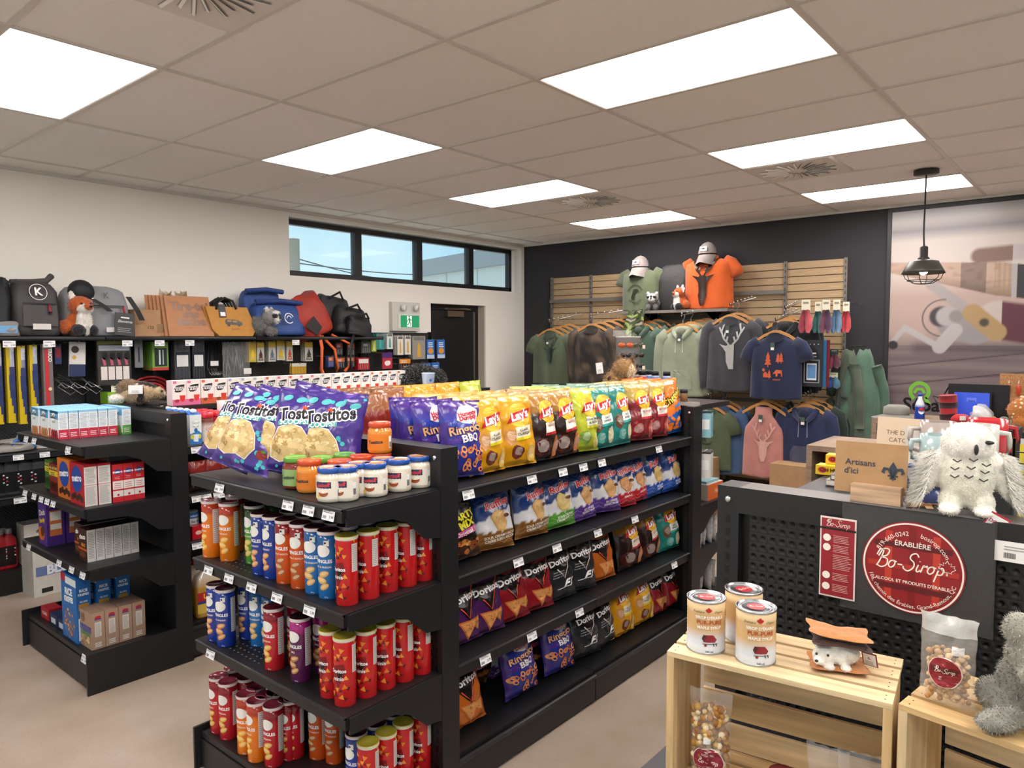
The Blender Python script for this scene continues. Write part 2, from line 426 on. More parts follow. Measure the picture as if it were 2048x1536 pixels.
# ---- door
mb = MB(); yd = YL+.13; x0, x1, z1 = DOOR[0]-.04, DOOR[1]-.02, DOOR[2]-.004
mb.box(x0, x0+.05, yd-.02, yd+.1, 0, z1, FB); mb.box(x1-.05, x1, yd-.02, yd+.1, 0, z1, FB); mb.box(x0+.05, x1-.05, yd-.02, yd+.1, z1-.06, z1, FB)
do = struct('door_1', mb, 'satin')
mb = MB(); mb.box(x0+.052, x1-.052, yd, yd+.045, .01, z1-.062, '#141417'); mb.build('door_leaf', 'satin', do)
mb = MB(); mb.box(x1-.075, x1-.05, yd-.012, yd+.0, .01, z1-.07, '#b9b2a6'); mb.build('edge_strip', 'metal', do)
X = bp(905, 628, Y=yd).x; Zc = bp(905, 628, Y=yd).z
mb = MB(); mb.box(X-.14, X+.14, yd-.06, yd, Zc-.035, Zc+.035, '#9c958d'); cl = mb.build('door_closer', 'metal', do); bev(cl, .008)
mb = MB(); mb.tube([(X-.13, yd-.04, Zc+.05), (X+.1, yd-.10, Zc+.062), (X+.26, yd-.03, Zc+.06)], .009, '#c9c4bc'); mb.box(X-.16, X+.3, yd-.03, yd, Zc+.05, Zc+.07, '#8f8880'); mb.build('closer_arm', 'metal', do)
mb = MB(); mb.box(DOOR[1]-.022, DOOR[1]-.001, YL+.005, YL+.24, 0, DOOR[2]-.005, '#bcb4aa'); mb.build('jamb_lining', 'paint_wall', do)
# ---- outside: neighbouring building, pole and wires
g = MB(); g.box(-60, 80, -60, 120, -.6, -.3, '#a9a8a2'); tag(struct('ground_outside', g, 'matte'), kind='structure')
def far(px, py, dist):
    d = (bp(px, py, Y=10)-Vector((0, 0, CAMZ))).normalized(); return Vector((0, 0, CAMZ))+d*dist
A = far(838, 521, 27); B = far(1060, 487, 21.5); zt = (A.z+B.z)/2
dirv = Vector((B.x-A.x, B.y-A.y, 0)).normalized(); nor = Vector((-dirv.y, dirv.x, 0))
if nor.dot(A) > 0: nor = -nor
Mb = Matrix((dirv, -nor, Vector((0, 0, 1)))).transposed().to_4x4(); Mb.translation = Vector((A.x, A.y, -.3)); Ln = (Vector((B.x, B.y, 0))-Vector((A.x, A.y, 0))).length+12
nb = empty('neighbour_building', Mb.translation); nb.matrix_world = Mb
tag(nb, 'pale flat-roofed neighbouring building with a grey parapet, seen through the high window', 'building')
mb = MB(); mb.box(0, Ln, 0, 8, 0, zt-.1, '#c9d2d2'); mb.build('wall', 'matte', nb)
mb = MB(); mb.box(-.15, Ln, -.15, 8, zt-.25, zt+.3, '#7d8890'); mb.build('parapet', 'satin', nb)
for k in range(1, 9):
    mb = MB(); mb.box(k*1.9, k*1.9+.04, -.02, 0, 0, zt-.25, '#b0bbbc'); mb.build('panel_joint', 'matte', nb)
P = far(588, 520, 23)
mb = MB(); mb.tube([(P.x, P.y, -.3), (P.x, P.y, bp(588, 478, Y=P.y).z)], .17, '#9c9a92', n=12); tag(mb.build('utility_pole', 'matte'), 'weathered grey utility pole outside the high window', 'utility pole')
for (a, b_, g_) in [((585, 510, 24), (850, 562, 40), 'sagging'), ((583, 522, 24), (960, 545, 40), 'level')]:
    a, b_ = far(*a)+Vector((.0, .3, 0)), far(*b_); pts = [a.lerp(b_, t/12)+Vector((0, 0, -.25*sin(pi*t/12))) for t in range(13)]
    mb = MB(); mb.tube(pts, .022, '#3b4146', n=5)
    tag(mb.build('overhead_wire', 'matte'), '%s black overhead wire crossing the sky outside the window' % g_, 'wire')
# ------------------------------------------------------------------ shelving
BK = '#1a1a1c'
_tag = None
def price_tag_mesh():
    global _tag
    if _tag is None:
        mb = MB(); mb.box(-.032, .032, -.0015, 0, -.019, .019, '#e9e9ea'); f = lambda x, y: (x, -.002, y)
        r = random.Random(3)
        for k in range(9): mb.poly([(-.027+k*.0022, -.014), (-.026+k*.0022, -.014), (-.026+k*.0022, -.004), (-.027+k*.0022, -.004)], f, '#222222')
        for k in range(2): mb.poly([(-.027, .006+k*.005), (.02-k*.01, .006+k*.005), (.02-k*.01, .008+k*.005), (-.027, .008+k*.005)], f, '#555555')
        mb.text('5.99', .018, -.007, .013, f, '#222222', bold=.01)
        _tag = mb.mesh('price_tag', 'satin')
    return _tag
def price_tag(parent, loc, rz, tilt=-.3, scale=1.):
    o = link('price_tag', price_tag_mesh(), parent, loc); o.rotation_euler = (tilt, 0, rz); o.scale = (scale,)*3; return o
def shelf_part(parent, x0, x1, y0, y1, z, front, rail=.042, thick=.028):
    """one shelf board; front = side that carries the price rail"""
    mb = MB(); mb.box(x0, x1, y0, y1, z-thick, z, BK); o = mb.build('shelf', 'blackmetal', parent); bev(o, .003)
    r = MB(); e = .012
    if front == '-y': r.box(x0, x1, y0-e, y0, z-rail-.008, z-.001, BK); r.tube([(x0, y0-e, z-.006), (x1, y0-e, z-.006)], .006, '#2a2a2d', n=8)
    if front == '-x': r.box(x0-e, x0, y0, y1, z-rail-.008, z-.001, BK); r.tube([(x0-e, y0, z-.006), (x0-e, y1, z-.006)], .006, '#2a2a2d', n=8)
    if front == '+x': r.box(x1, x1+e, y0, y1, z-rail-.008, z-.001, BK)
    r.build('price_rail', 'blackmetal', o); return o
def bracket_part(parent, x0, x1, y, z, side=.004, d='-x'):
    """side plate under a shelf end, deep at the upright and slim at the front"""
    mb = MB(); a, b_ = (x0, x1) if d == '-x' else (x1, x0)
    P = [(b_, z), (a, z), (a, z-.055), (a+(b_-a)*.45, z-.062), (a+(b_-a)*.62, z-.09), (a+(b_-a)*.82, z-.165), (b_, z-.175)]
    V = [(p[0], y-side, p[1]) for p in P]+[(p[0], y+side, p[1]) for p in P]; n = len(P)
    F = [tuple(range(n)), tuple(reversed(range(n, 2*n)))]+[(i, i+n, (i+1) % n+n, (i+1) % n) for i in range(n)]
    mb.add(V, F, BK); return mb.build('bracket', 'blackmetal', parent)
def upright(parent, x0, x1, y0, y1, z1, slots=None):
    mb = MB(); mb.box(x0, x1, y0, y1, 0, z1, BK); o = mb.build('upright', 'blackmetal', parent); bev(o, .003)
    if slots:
        s_ = MB(); f, u = slots; k = .1
        while k < z1-.08:
            s_.box(f-.0006, f, u-.006, u+.006, k, k+.022, '#050505'); k += .035
        s_.build('slots', 'blackmetal', o)
        b_ = MB(); M = Matrix.Translation((f, u-.001, z1-.035)) @ Matrix.Rotation(pi/2, 4, 'Y')
        b_.lathe([(.0005, -.008), (.006, -.008), (.009, -.004), (.009, 0)], '#d9d9d9', n=10); b_.xf(M); b_.build('bolt', 'metal', o)
    return o
def peg(parent, x0, x1, y0, y1, z0, z1, name='back_panel', axis='y'):
    w, h = (x1-x0, z1-z0)
    mb = MB(); mb.box(x0, x1, y0, y1, z0, z1, BK); return mb.build(name, 'pegboard' if axis == 'y' else 'pegboard_x', parent)
pegmat('pegboard_x', .0254, .22, '#2b2b2e', '#050506')
for n in MATS['pegboard_x'].node_tree.nodes:
    if n.type == 'VECT_MATH' and n.operation == 'MULTIPLY': n.inputs[1].default_value = (0, 1, 1)
def end_stand(g, x0, x1, xp, y0, y1, levels, base, top, tags=()):
    """four-level end stand facing -X: shelves x0..x1, uprights x1..xp"""
    for y in (y0, y1-.06):
        upright(g, x1, xp, y, y+.06, top, (x1, y+.03))
    p = peg(g, x1+.03, x1+.05, y0+.06, y1-.06, .1, top-.06, 'back_panel', 'x')
    mb = MB(); mb.box(x1, xp, y0+.06, y1-.06, top-.06, top, BK); bev(mb.build('top_rail', 'blackmetal', g), .003)
    so = []
    for z in levels:
        s_ = shelf_part(g, x0, x1-.004, y0+.012, y1-.012, z, '-x', rail=.038); so.append(s_)
        for y in (y0+.006, y1-.006): bracket_part(g, x0+.0, x1-.001, y, z-.004, .005)
    mb = MB(); mb.box(x0-.0, x1-.004, y0+.014, y1-.014, base-.05, base-.025, BK); mb.build('base_deck', 'blackmetal', g)
    mb = MB(); mb.box(x0-.005, x0+.01, y0+.016, y1-.016, .01, base-.055, BK); mb.build('kick_plate', 'blackmetal', g)
    for y in (y0, y1-.012):
        mb = MB(); mb.box(x0-.03, x1-.001, y, y+.012, 0, base, BK); bev(mb.build('base_side', 'blackmetal', g), .002)
    for (px, py, lv) in tags:
        z = levels[lv] if lv >= 0 else base
        p = bp(px, py, X=x0-.014); price_tag(so[lv] if lv >= 0 else g, (x0-.016, p.y, z-.025 if lv >= 0 else base-.04), FX, -.25)
    return so

# near snack gondola: end stand + two-sided run
NT = 1.39
ng = empty('snack_gondola', (1.9, 2.4, 0)); ng.location = (0, 0, 0)
tag(ng, 'long black shelving gondola with chip bags along its side and cans on its end', 'shelf unit')
NE_L = [1.243, .898, .553]; NE_B = .18
end_stand(ng, 1.44, 1.86, 1.95, 1.90, 2.92, NE_L, NE_B, NT, [(440, 967, 0), (577, 1000, 0), (618, 1009, 0), (658, 1018, 0), (418, 1130, 1), (459, 1148, 1), (504, 1165, 1), (555, 1182, 1), (620, 1208, 1), (422, 1299, 2)])
pf = MB()
for lv, y0, y1 in ((1, 2.55, 2.8), (2, 2.5, 2.83)):
    for i in range(4):
        for k in range(int((y1-y0)/.03)): pf.disc(1.47+i*.028, y0+k*.03, .004, .004, lambda x, y: (x, y, NE_L[lv]+.0008), '#8f8f93', n=8)
tag(pf.build('perforations', 'satin', ng), kind='stuff')  # pale discs paint the light that shows through the shelf holes
R0, R1, RY0, RYC, RY1 = 1.955, 4.0, 1.955, 2.41, 2.87
CH_L = [1.215, .875, .525]; CH_B = .16
def side_shelves(g, x0, x1, y_front, y_back, levels, base, front='-y', halves=2, deck=True):
    out = []
    xm = [x0+(x1-x0)*k/halves for k in range(halves+1)]
    for z in levels:
        row = []
        for a, b_ in zip(xm, xm[1:]):
            s_ = shelf_part(g, a+.002, b_-.002, y_front, y_back, z, front); row.append(s_)
        out.append(row)
    if deck:
        for a, b_ in zip(xm, xm[1:]):
            mb = MB(); mb.box(a+.002, b_-.002, min(y_front, y_back)-.0, max(y_front, y_back), base-.03, base, BK); o = mb.build('base_deck', 'blackmetal', g); bev(o, .003)
            yk = y_front
            mb = MB(); mb.box(a+.003, b_-.003, yk-.012, yk, .012, base-.035, '#211f1e'); mb.tube([(a, yk-.012, base-.028), (b_, yk-.012, base-.028)], .012, '#2b2a2a', n=8); mb.build('kick_plate', 'blackmetal', g)
    return out
rows = side_shelves(ng, R0, R1-.05, RY0, RYC-.03, CH_L, CH_B)
for px, py, lv in [(936, 992, 0), (1063, 959, 0), (1125, 943, 0), (1166, 934, 0), (1203, 923, 0), (1317, 895, 0), (1036, 1126, 1), (1113, 1096, 1), (1195, 1065, 1), (1269, 1035, 1), (970, 1324, 2), (1063, 1273, 2), (1158, 1224, 2), (1348, 1123, 2)]:
    p = bp(px, py, Y=RY0-.014); s_ = rows[lv][0 if p.x < (R0+R1)/2 else 1]
    price_tag(s_, (p.x, RY0-.016, CH_L[lv]-.027), 0, -.25)
for x in (R0+.93, ):
    upright(ng, x-.02, x+.02, RYC-.03, RYC+.03, NT-.02)
peg(ng, R0, R1-.05, RYC-.012, RYC+.012, .12, NT-.03)
upright(ng, R1-.05, R1+.06, RY0-.03, RY0+.03, NT, (R1-.05, RY0)); upright(ng, R1-.05, R1+.06, RY1-.03, RY1+.03, NT)
mb = MB(); mb.box(R1, R1+.06, RY0+.03, RY1-.03, .1, NT, BK); mb.build('end_panel', 'blackmetal', ng)
side_shelves(ng, R0, R1-.05, RY1-.0, RYC+.03, [1.215], CH_B, '+y')
FE = []
for z in (.775, .50, .2):
    s_ = shelf_part(ng, R1+.06, R1+.55, RY0+.0, RY1, z, '+x'); FE.append(z)
    bracket_part(ng, R1+.06, R1+.55, RY0-.005, z, .005, '+x')

# pantry gondola (left)
lg = empty('pantry_gondola'); tag(lg, 'black metal shelving gondola holding boxed snacks on its end and tea boxes on top', 'shelf unit')
LE_L = [1.26, .945, .635]; LE_B = .21
end_stand(lg, 1.40, 1.825, 1.915, 3.93, 4.90, LE_L, LE_B, NT, [(53, 870, 0), (69, 875, 0), (137, 892, 0), (51, 976, 1), (69, 983, 1), (83, 988, 1), (95, 993, 1), (107, 998, 1), (58, 1085, 2), (119, 1116, 2), (144, 1130, 2), (166, 1142, 2), (169, 1312, -1)])
LR0, LR1, LY0, LYC, LY1 = 1.92, 3.95, 3.965, 4.42, 4.87
LR_L = [1.205, .93, .665]; LR_B = .2
lrows = side_shelves(lg, LR0, LR1, LY0, LYC-.03, LR_L, LR_B)
for px, py, lv in [(393, 896, 0), (394, 985, 1), (411, 980, 1), (437, 975, 1), (395, 1092, 2)]:
    p = bp(px, py, Y=LY0-.014); price_tag(lrows[lv][0], (p.x, LY0-.016, LR_L[lv]-.027), 0, -.25)
side_shelves(lg, LR0, LR1, LY1, LYC+.03, [1.205], LR_B, '+y')
peg(lg, LR0, LR1, LYC-.012, LYC+.012, .12, NT-.03)
mb = MB(); mb.box(LR0, LR1, LYC-.16, LYC+.16, 1.372, 1.40, BK); bev(mb.build('top_shelf', 'blackmetal', lg), .004)
mb = MB(); mb.box(1.93, 2.09, LYC-.05, LYC+.42, 1.402, 1.412, '#232325'); mb.build('cap_shelf', 'blackmetal', lg)
upright(lg, LR1, LR1+.09, LY0, LY0+.06, NT, (LR1, LY0+.03)); upright(lg, LR1, LR1+.09, LY1-.06, LY1, NT)
mb = MB(); mb.box(LR1+.02, LR1+.09, LY0+.06, LY1-.06, .1, NT, BK); mb.build('end_panel', 'blackmetal', lg)
mb = MB(); mb.box(LR1+.09, LR1+.5, LY0, LY1, 1.372, 1.395, BK); mb.build('end_shelf', 'blackmetal', lg)
mb = MB(); mb.box(LR1+.09, LR1+.5, LY0, LY1, .1, .16, BK); mb.build('base_deck', 'blackmetal', lg)

# wall run along the left wall
wg = empty('wall_shelving'); tag(wg, 'black pegboard wall shelving along the pale wall, with bags on its top shelf', 'shelf unit')
WY = 6.15
_j = [bp(px, 672, Y=5.78).x for px in (210, 511)]
secs = [(.1, 1.22), (1.22, _j[0]), (_j[0], _j[1]), (_j[1], 4.86), (4.86, 5.86)]
for i, (a, b_) in enumerate(secs):
    peg(wg, a+.02, b_-.02, WY, WY+.02, .15, 1.86)
    upright(wg, a-.02, a+.02, WY-.035, WY+.035, 1.87)
upright(wg, 5.86, 5.90, WY-.035, WY+.035, 1.87)
for a, b_ in secs[:4]:
    mb = MB(); mb.box(a+.003, b_-.003, 5.78, WY, 1.79, 1.812, BK); o = mb.build('top_shelf', 'blackmetal', wg)
    mb = MB(); mb.tube([(a+.003, 5.78, 1.80), (b_-.003, 5.78, 1.80)], .016, '#242427', n=10); mb.build('front_rail', 'blackmetal', o)
    for k in range(3):
        X = a+.1+k*.24
        if a < 2.4 or k == 1: price_tag(o, (X+.05, 5.765, 1.762), 0, 0, 1.15)
for a, b_ in secs[:3]:
    for z in (1.015, .72):
        o = shelf_part(wg, a+.003, b_-.003, 5.80, WY, z, '-y')
        if z > 1:
            for k in range(6): price_tag(o, (a+.1+k*.16, 5.784, z-.027), 0, -.1, 1.)
        else: price_tag(o, (a+.42, 5.784, z-.027), 0, -.1, 1.2)
    mb = MB(); mb.box(a+.003, b_-.003, 5.965, WY, .13, .165, BK); mb.build('base_deck', 'blackmetal', wg)
    mb = MB(); mb.box(a+.003, b_-.003, 5.955, 5.965, .005, .16, BK); mb.build('kick_plate', 'blackmetal', wg)

# right gondola (artisan shelf): end panel towards the camera
rg = empty('artisan_gondola'); tag(rg, 'black pegboard-ended gondola carrying local artisan goods and a round red plaque', 'shelf unit')
RX, RYa, RYb = 1.885, .845, -.11
for y in (RYa-.06, RYb): upright(rg, RX, RX+.09, y, y+.06, NT, (RX, y+.03))
mb = MB(); mb.box(RX, RX+.09, RYb+.06, RYa-.06, NT-.07, NT, '#5f5854', faces={'-x': H(BK)}); bev(mb.build('top_rail', 'blackmetal', rg), .003)  # black rail; the sheen on its top is put in as a paler colour
# perforated panel with dished holes
mb = MB(); xp = RX+.02; mb.box(xp+.006, xp+.016, RYb+.06, RYa-.06, .1, NT-.07, '#070708')
pitch = .0254
nyy = int((RYa-RYb-.12)/pitch); nzz = int((NT-.07-.62)/pitch)
for i in range(nyy):
    for k in range(nzz):
        y = RYb+.06+(i+.5)*pitch; z = NT-.07-(k+.5)*pitch; h_ = pitch/2
        o8 = [(cos(pi/4*j+pi/8), sin(pi/4*j+pi/8)) for j in range(8)]
        # square cell, raised collar, dished hole
        V = [(xp, y+h_, z+h_), (xp, y-h_, z+h_), (xp, y-h_, z-h_), (xp, y+h_, z-h_)]
        V += [(xp-.0025, y+c*.0088, z+s*.0088) for c, s in o8]+[(xp+.004, y+c*.0048, z+s*.0048) for c, s in o8]
        F = [(0, 5, 4), (0, 1, 6, 5), (1, 7, 6), (1, 2, 8, 7), (2, 9, 8), (2, 3, 10, 9), (3, 11, 10), (3, 0, 4, 11)]
        F += [(4+j, 4+(j+1) % 8, 12+(j+1) % 8, 12+j) for j in range(8)]+[tuple(12+j for j in range(8))]
        mb.add(V, [f[::-1] for f in F], [H('#202022')]*12+[H('#060607')]*8, True)
mb.build('pegboard_panel', 'blackmetal', rg)
mb = MB(); mb.box(xp+.004, xp+.008, RYb+.06, RYa-.06, .1, .63, BK); mb.build('lower_panel', 'blackmetal', rg)
CR_Z = .775
mb = MB(); mb.box(1.36, RX, RYb, RYa, CR_Z-.03, CR_Z, BK); mb.build('end_shelf', 'blackmetal', rg)
for y in (RYb, RYa-.01): bracket_part(rg, 1.37, RX, y+.005, CR_Z-.03, .005)
mb = MB(); mb.box(1.36, RX, RYb, RYa, 0, .16, BK); mb.build('base_deck', 'blackmetal', rg)
RRX1, RRY0, RRYC = 3.74, RYa-.02, .37
peg(rg, RX+.09, RRX1, RRYC-.012, RRYC+.012, .12, NT-.08)
RSZ = 1.285
for z in (RSZ, .9, .5):
    mb = MB(); mb.box(RX+.095, RRX1-.005, RRYC+.02, RRY0, z-.025, z, BK); o = mb.build('shelf', 'blackmetal', rg); bev(o, .003)
    mb = MB(); mb.box(RX+.095, RRX1-.005, RRY0, RRY0+.012, z-.045, z-.001, BK); mb.build('price_rail', 'blackmetal', o)
for z in (RSZ, .9):
    mb = MB(); mb.box(RX+.095, RRX1-.005, RYb+.02, RRYC-.02, z-.025, z, BK); mb.build('shelf', 'blackmetal', rg)
mb = MB(); mb.box(RX+.095, RRX1-.005, RYb+.02, RRY0, .1, .16, BK); mb.build('base_deck', 'blackmetal', rg)
for y in (RYa-.06, RYb): upright(rg, RRX1, RRX1+.09, y, y+.06, NT, (RRX1, y+.03))
mb = MB(); mb.box(RRX1+.01, RRX1+.09, RYb+.06, RYa-.06, .1, NT, BK); mb.build('end_panel', 'blackmetal', rg)
# ------------------------------------------------------------------ packaging prototypes
def cyl_map(r, off=.0009):
    """flat print wrapped on a can; (0, z) faces local -y"""
    return lambda x, z: ((r+off)*sin(x/r), -(r+off)*cos(x/r), z)
def outline_text(mb, t, cx, cy, size, fn0, fn1, c_in, c_out, rot=0., shear=0., sx=1., b0=.06, b1=.015):
    mb.text(t, cx, cy, size, fn0, c_out, rot, b0, shear, sx); mb.text(t, cx, cy, size, fn1, c_in, rot, b1, shear, sx)
CAN_R, CAN_H = .0375, .235
def crisp_can(name, main, top, lid, chip='#d9a24a', text='PRINGLES', ttl='#ffffff', sub='', sticker=False, turn=0.):
    def mk():
        mb = MB(); r = CAN_R
        mb.lathe([(r*.97, 0), (r, .002), (r, .13), (r, .175), (r, .19), (r, CAN_H-.012)], [main, main, main, mix(C(main), C(top), .1), top, top], n=28)
        root = mb.build(name, 'gloss')
        l = MB(); l.lathe([(r*1.02, CAN_H-.013), (r*1.05, CAN_H-.011), (r*1.05, CAN_H-.003), (r*1.0, CAN_H), (r*.93, CAN_H-.001), (r*.9, CAN_H-.003), (.001, CAN_H-.003)], ['#e7dcd8', '#e7dcd8', '#d9c9c6', lid, lid, lid, lid], n=28)
        l.build('lid', 'gloss', root)
        p = MB(.014); f = cyl_map(r); f2 = cyl_map(r, .0016)
        for rep in (0, pi*r):                           # the front panel appears twice round the can
            g = (lambda x, z, rep=rep: f(x+rep, z)); g2 = (lambda x, z, rep=rep: f2(x+rep, z))
            p.disc(0, .168, .026, .021, g, '#f1efe9', n=18)
            p.text(text, 0, .132, .0165, g, ttl, bold=.03, sx=.95)
            if sub: p.text(sub, 0, .112, .0085, g, '#f6ead0', bold=.02)
            p.text('156 g', .012, .008, .006, g, '#ffffff')
            for (cx, cz, a, s_) in ((.004, .088, .3, 1.), (-.006, .066, -.2, 1.1), (.006, .044, .5, .95)):
                p.disc(cx, cz, .019*s_, .011*s_, g, chip, n=12, rot=a); p.disc(cx+.002, cz+.002, .014*s_, .006*s_, g2, mix(C(chip), (1, .9, .6), .4), n=10, rot=a)
        g = lambda x, z: f(x+pi*r*.5, z)
        for rep in (.5, ):
            g = (lambda x, z, rep=rep: f(x+pi*r*rep, z)); g2 = (lambda x, z, rep=rep: f2(x+pi*r*rep, z))
            for c0, c1, z0, z1 in ((-.013, .013, .06, .2),):
                n = 5
                for k in range(n): a = c0+(c1-c0)*k/n; b_ = c0+(c1-c0)*(k+1)/n; p.poly([(a, z0), (b_, z0), (b_, z1), (a, z1)], g, '#d8d6d2')
                for k in range(16): p.poly([(-.011, z0+.006+k*.0085), (.010-(k % 3)*.003, z0+.006+k*.0085), (.010-(k % 3)*.003, z0+.008+k*.0085), (-.011, z0+.008+k*.0085)], g2, '#8d8a88')
        if sticker:
            p.poly([(.006, .186), (.024, .186), (.024, .205), (.006, .205)], f2, '#ece9e2'); p.disc(.011, .197, .004, .004, cyl_map(r, .0022), '#23262b', n=10)
        p.build('printed_wrap', 'print', root)
        return root
    return Kind(mk)
def dorito_can():
    def mk():
        mb = MB(); r = CAN_R; red = '#c81e22'
        mb.lathe([(r*.97, 0), (r, .002), (r, CAN_H-.018), (r, CAN_H-.012)], [red, red, red, '#b3131c'], n=28)
        root = mb.build('tortilla_minis_can', 'gloss')
        l = MB(); l.lathe([(r*1.02, CAN_H-.013), (r*1.05, CAN_H-.011), (r*1.05, CAN_H-.003), (r*1., CAN_H), (r*.93, CAN_H-.001), (.001, CAN_H-.003)], ['#e9e2d0', '#e9e2d0', '#d8d0a8', '#c9b63e', '#c2ae36', '#cdbb48'], n=28)
        l.add([(r*1.0, -.006, CAN_H-.004), (r*1.06, 0, CAN_H-.024), (r*1.0, .006, CAN_H-.004)], [(0, 1, 2), (2, 1, 0)], '#dcc23a'); l.build('lid', 'gloss', root)
        p = MB(.014); f = cyl_map(r); f2 = cyl_map(r, .0015); R = random.Random(5)
        for rep in (0, pi*r*1.02):
            g = (lambda x, z, rep=rep: f(x+rep, z)); g2 = (lambda x, z, rep=rep: f2(x+rep, z)); g3 = (lambda x, z, rep=rep: cyl_map(r, .0021)(x+rep, z))
            p.poly([(-.024, .10), (0, .065), (.026, .12), (.02, .15), (-.02, .14)], g, '#7d1418')
            p.poly([(-.005, .118), (.004, .088), (.02, .128)], g2, '#17090a')
            p.text('Doritos', 0, .124, .0175, g3, '#ffffff', bold=.03, rot=.05); p.text('minis', 0, .098, .019, g3, '#ffffff', bold=.012, rot=.05)
            for (x, z) in ((-.02, .2), (.012, .195), (.024, .17), (-.012, .168), (.002, .178), (.022, .07), (-.004, .062), (-.022, .045), (.012, .035), (.026, .1), (-.026, .085)):
                a = R.uniform(0, 6); s_ = R.uniform(.009, .012)
                p.poly([(x+s_*cos(a+k*2.09), z+s_*sin(a+k*2.09)) for k in range(3)], g2, R.choice(['#e38a2c', '#d8742a', '#e79b3a']))
                if R.random() < .5: p.poly([(x+.012+s_*.8*cos(a+1+k*2.09), z-.006+s_*.7*sin(a+1+k*2.09)) for k in range(3)], g, '#5c1013')
        for c0 in (pi*r*.52,):
            for k in range(4): a = c0-.012+k*.006; p.poly([(a, .115), (a+.006, .115), (a+.006, .21), (a, .21)], f, '#d6d3d0')
            for k in range(14): p.poly([(c0-.010, .12+k*.0063), (c0+.009, .12+k*.0063), (c0+.009, .1215+k*.0063), (c0-.010, .1215+k*.0063)], f2, '#8a8785')
        p.build('printed_wrap', 'print', root)
        return root
    return Kind(mk)
def jar(name, content, lid, front, t='Tostitos', tc='#1d2430'):
    def mk():
        mb = MB(); r = .046
        mb.lathe([(r*.8, 0), (r*.97, .004), (r, .012), (r, .078), (r*.97, .088), (r*.84, .096), (r*.84, .100)], content, n=28); root = mb.build(name, 'jarglass')
        l = MB(); l.lathe([(r*.9, .098), (r*.93, .1), (r*.93, .113), (r*.88, .117), (r*.80, .1165), (r*.78, .1155), (.001, .1155)], [lid[0], lid[0], lid[0], lid[0], lid[0], lid[1], lid[1]], n=28); l.build('lid', 'gloss', root)
        p = MB(.016); f = cyl_map(r); f2 = cyl_map(r, .0016)
        n = 10
        for k in range(n): a = -.05+.1*k/n; p.poly([(a, .014), (a+.1/n, .014), (a+.1/n, .074), (a, .074)], f, front[0])
        if front[1]:
            for k in range(5): a = -.028+.058*k/5; p.poly([(a, .050), (a+.0116, .050), (a+.0116, .072), (a, .072)], cyl_map(r, .0012), front[1])
        p.text(t, -.004, .060 if front[1] else .045, .017, cyl_map(r, .0019), tc, bold=.03, rot=.06)
        if len(front) > 2:
            p.disc(.002, .034, .018, .012, f2, front[2], n=16); p.disc(.002, .040, .017, .006, cyl_map(r, .002), front[3], n=16); p.disc(-.016, .022, .007, .007, cyl_map(r, .0022), '#e5c25f', n=12); p.disc(.022, .066, .005, .005, cyl_map(r, .002), '#c33b43', n=12)
        p.poly([(.05, .02), (.064, .02), (.064, .066), (.05, .066)], f, '#e9e7e3')
        for k in range(8): p.poly([(.052+k*.0014, .024), (.0528+k*.0014, .024), (.0528+k*.0014, .045), (.052+k*.0014, .045)], f2, '#333333')
        p.build('label', 'print', root); return root
    return Kind(mk)

# ---- pillow bags
def bag_fn(w, h, t, seed=0, bulge=.42):
    off = seed*7.3
    def S(s, v, side=-1, o=0.):
        vp = max(0., sin(pi*min(1, max(0, v**.82))))**.5
        sp_ = max(0., 1-abs(s)**2.4)**.62
        pr = vp*sp_
        hw = w/2*(1-.085*vp+.012*sin(v*23+seed))
        n = mnoise.noise(Vector((s*2.2+off, v*5, side*3.)))*.010+mnoise.noise(Vector((s*5+off, v*11, side*5.)))*.0045
        # folds running in from the seals
        fold = .006*(1-vp)*sin(s*11+seed*2)+.004*sin(s*7+v*14+seed)*(vp*(1-vp))*3
        y = (t/2*pr + (n*min(1, pr*2.2)) + o) * side
        y += fold*(1-pr)*.7
        if v > .955 or v < .035: y = fold*.6+.0012*side+o*side
        return (s*hw+n*.15, y, v*h)
    return S
def bag(name, w, h, t, colfn, art, seed=0, m='foil', nu=22, nv=30):
    def mk():
        S = bag_fn(w, h, t, seed); mb = MB()
        mb.grid(lambda u, v: S(u, v, -1), nu, nv, lambda u, v: colfn(u, v), a=(-1, 1))
        mb.grid(lambda u, v: S(u, v, 1), nu, nv, lambda u, v: mix(C(colfn(u, v)), C(colfn(.95, .5)), .7), a=(-1, 1), flip=True)
        root = mb.build(name, m)
        p = MB(.022)
        # print is laid out in metres on the bag front: x from the middle, z from the bottom
        def lay(o): return lambda x, z: S(max(-1, min(1, x/(w/2*.93))), max(0, min(1, z/h)), -1, o)
        art(p, lay(.0016), lay(.0026), lay(.0036), w, h)
        if p.V: p.build('printed_front', 'print', root)
        return root
    return Kind(mk)
def seals(top, bot=None):
    bot = bot or top
    return lambda v: top if v > .955 else (bot if v < .035 else None)
def blob(p, fn, cx, cy, rx, ry, col, n=9, seed=0, rot=0):
    R = random.Random(seed)
    p.poly([(cx+(rx*cos(t)*cos(rot)-ry*sin(t)*sin(rot))*k, cy+(rx*cos(t)*sin(rot)+ry*sin(t)*cos(rot))*k) for t, k in [(2*pi*i/n, R.uniform(.85, 1.1)) for i in range(n)]], fn, col)
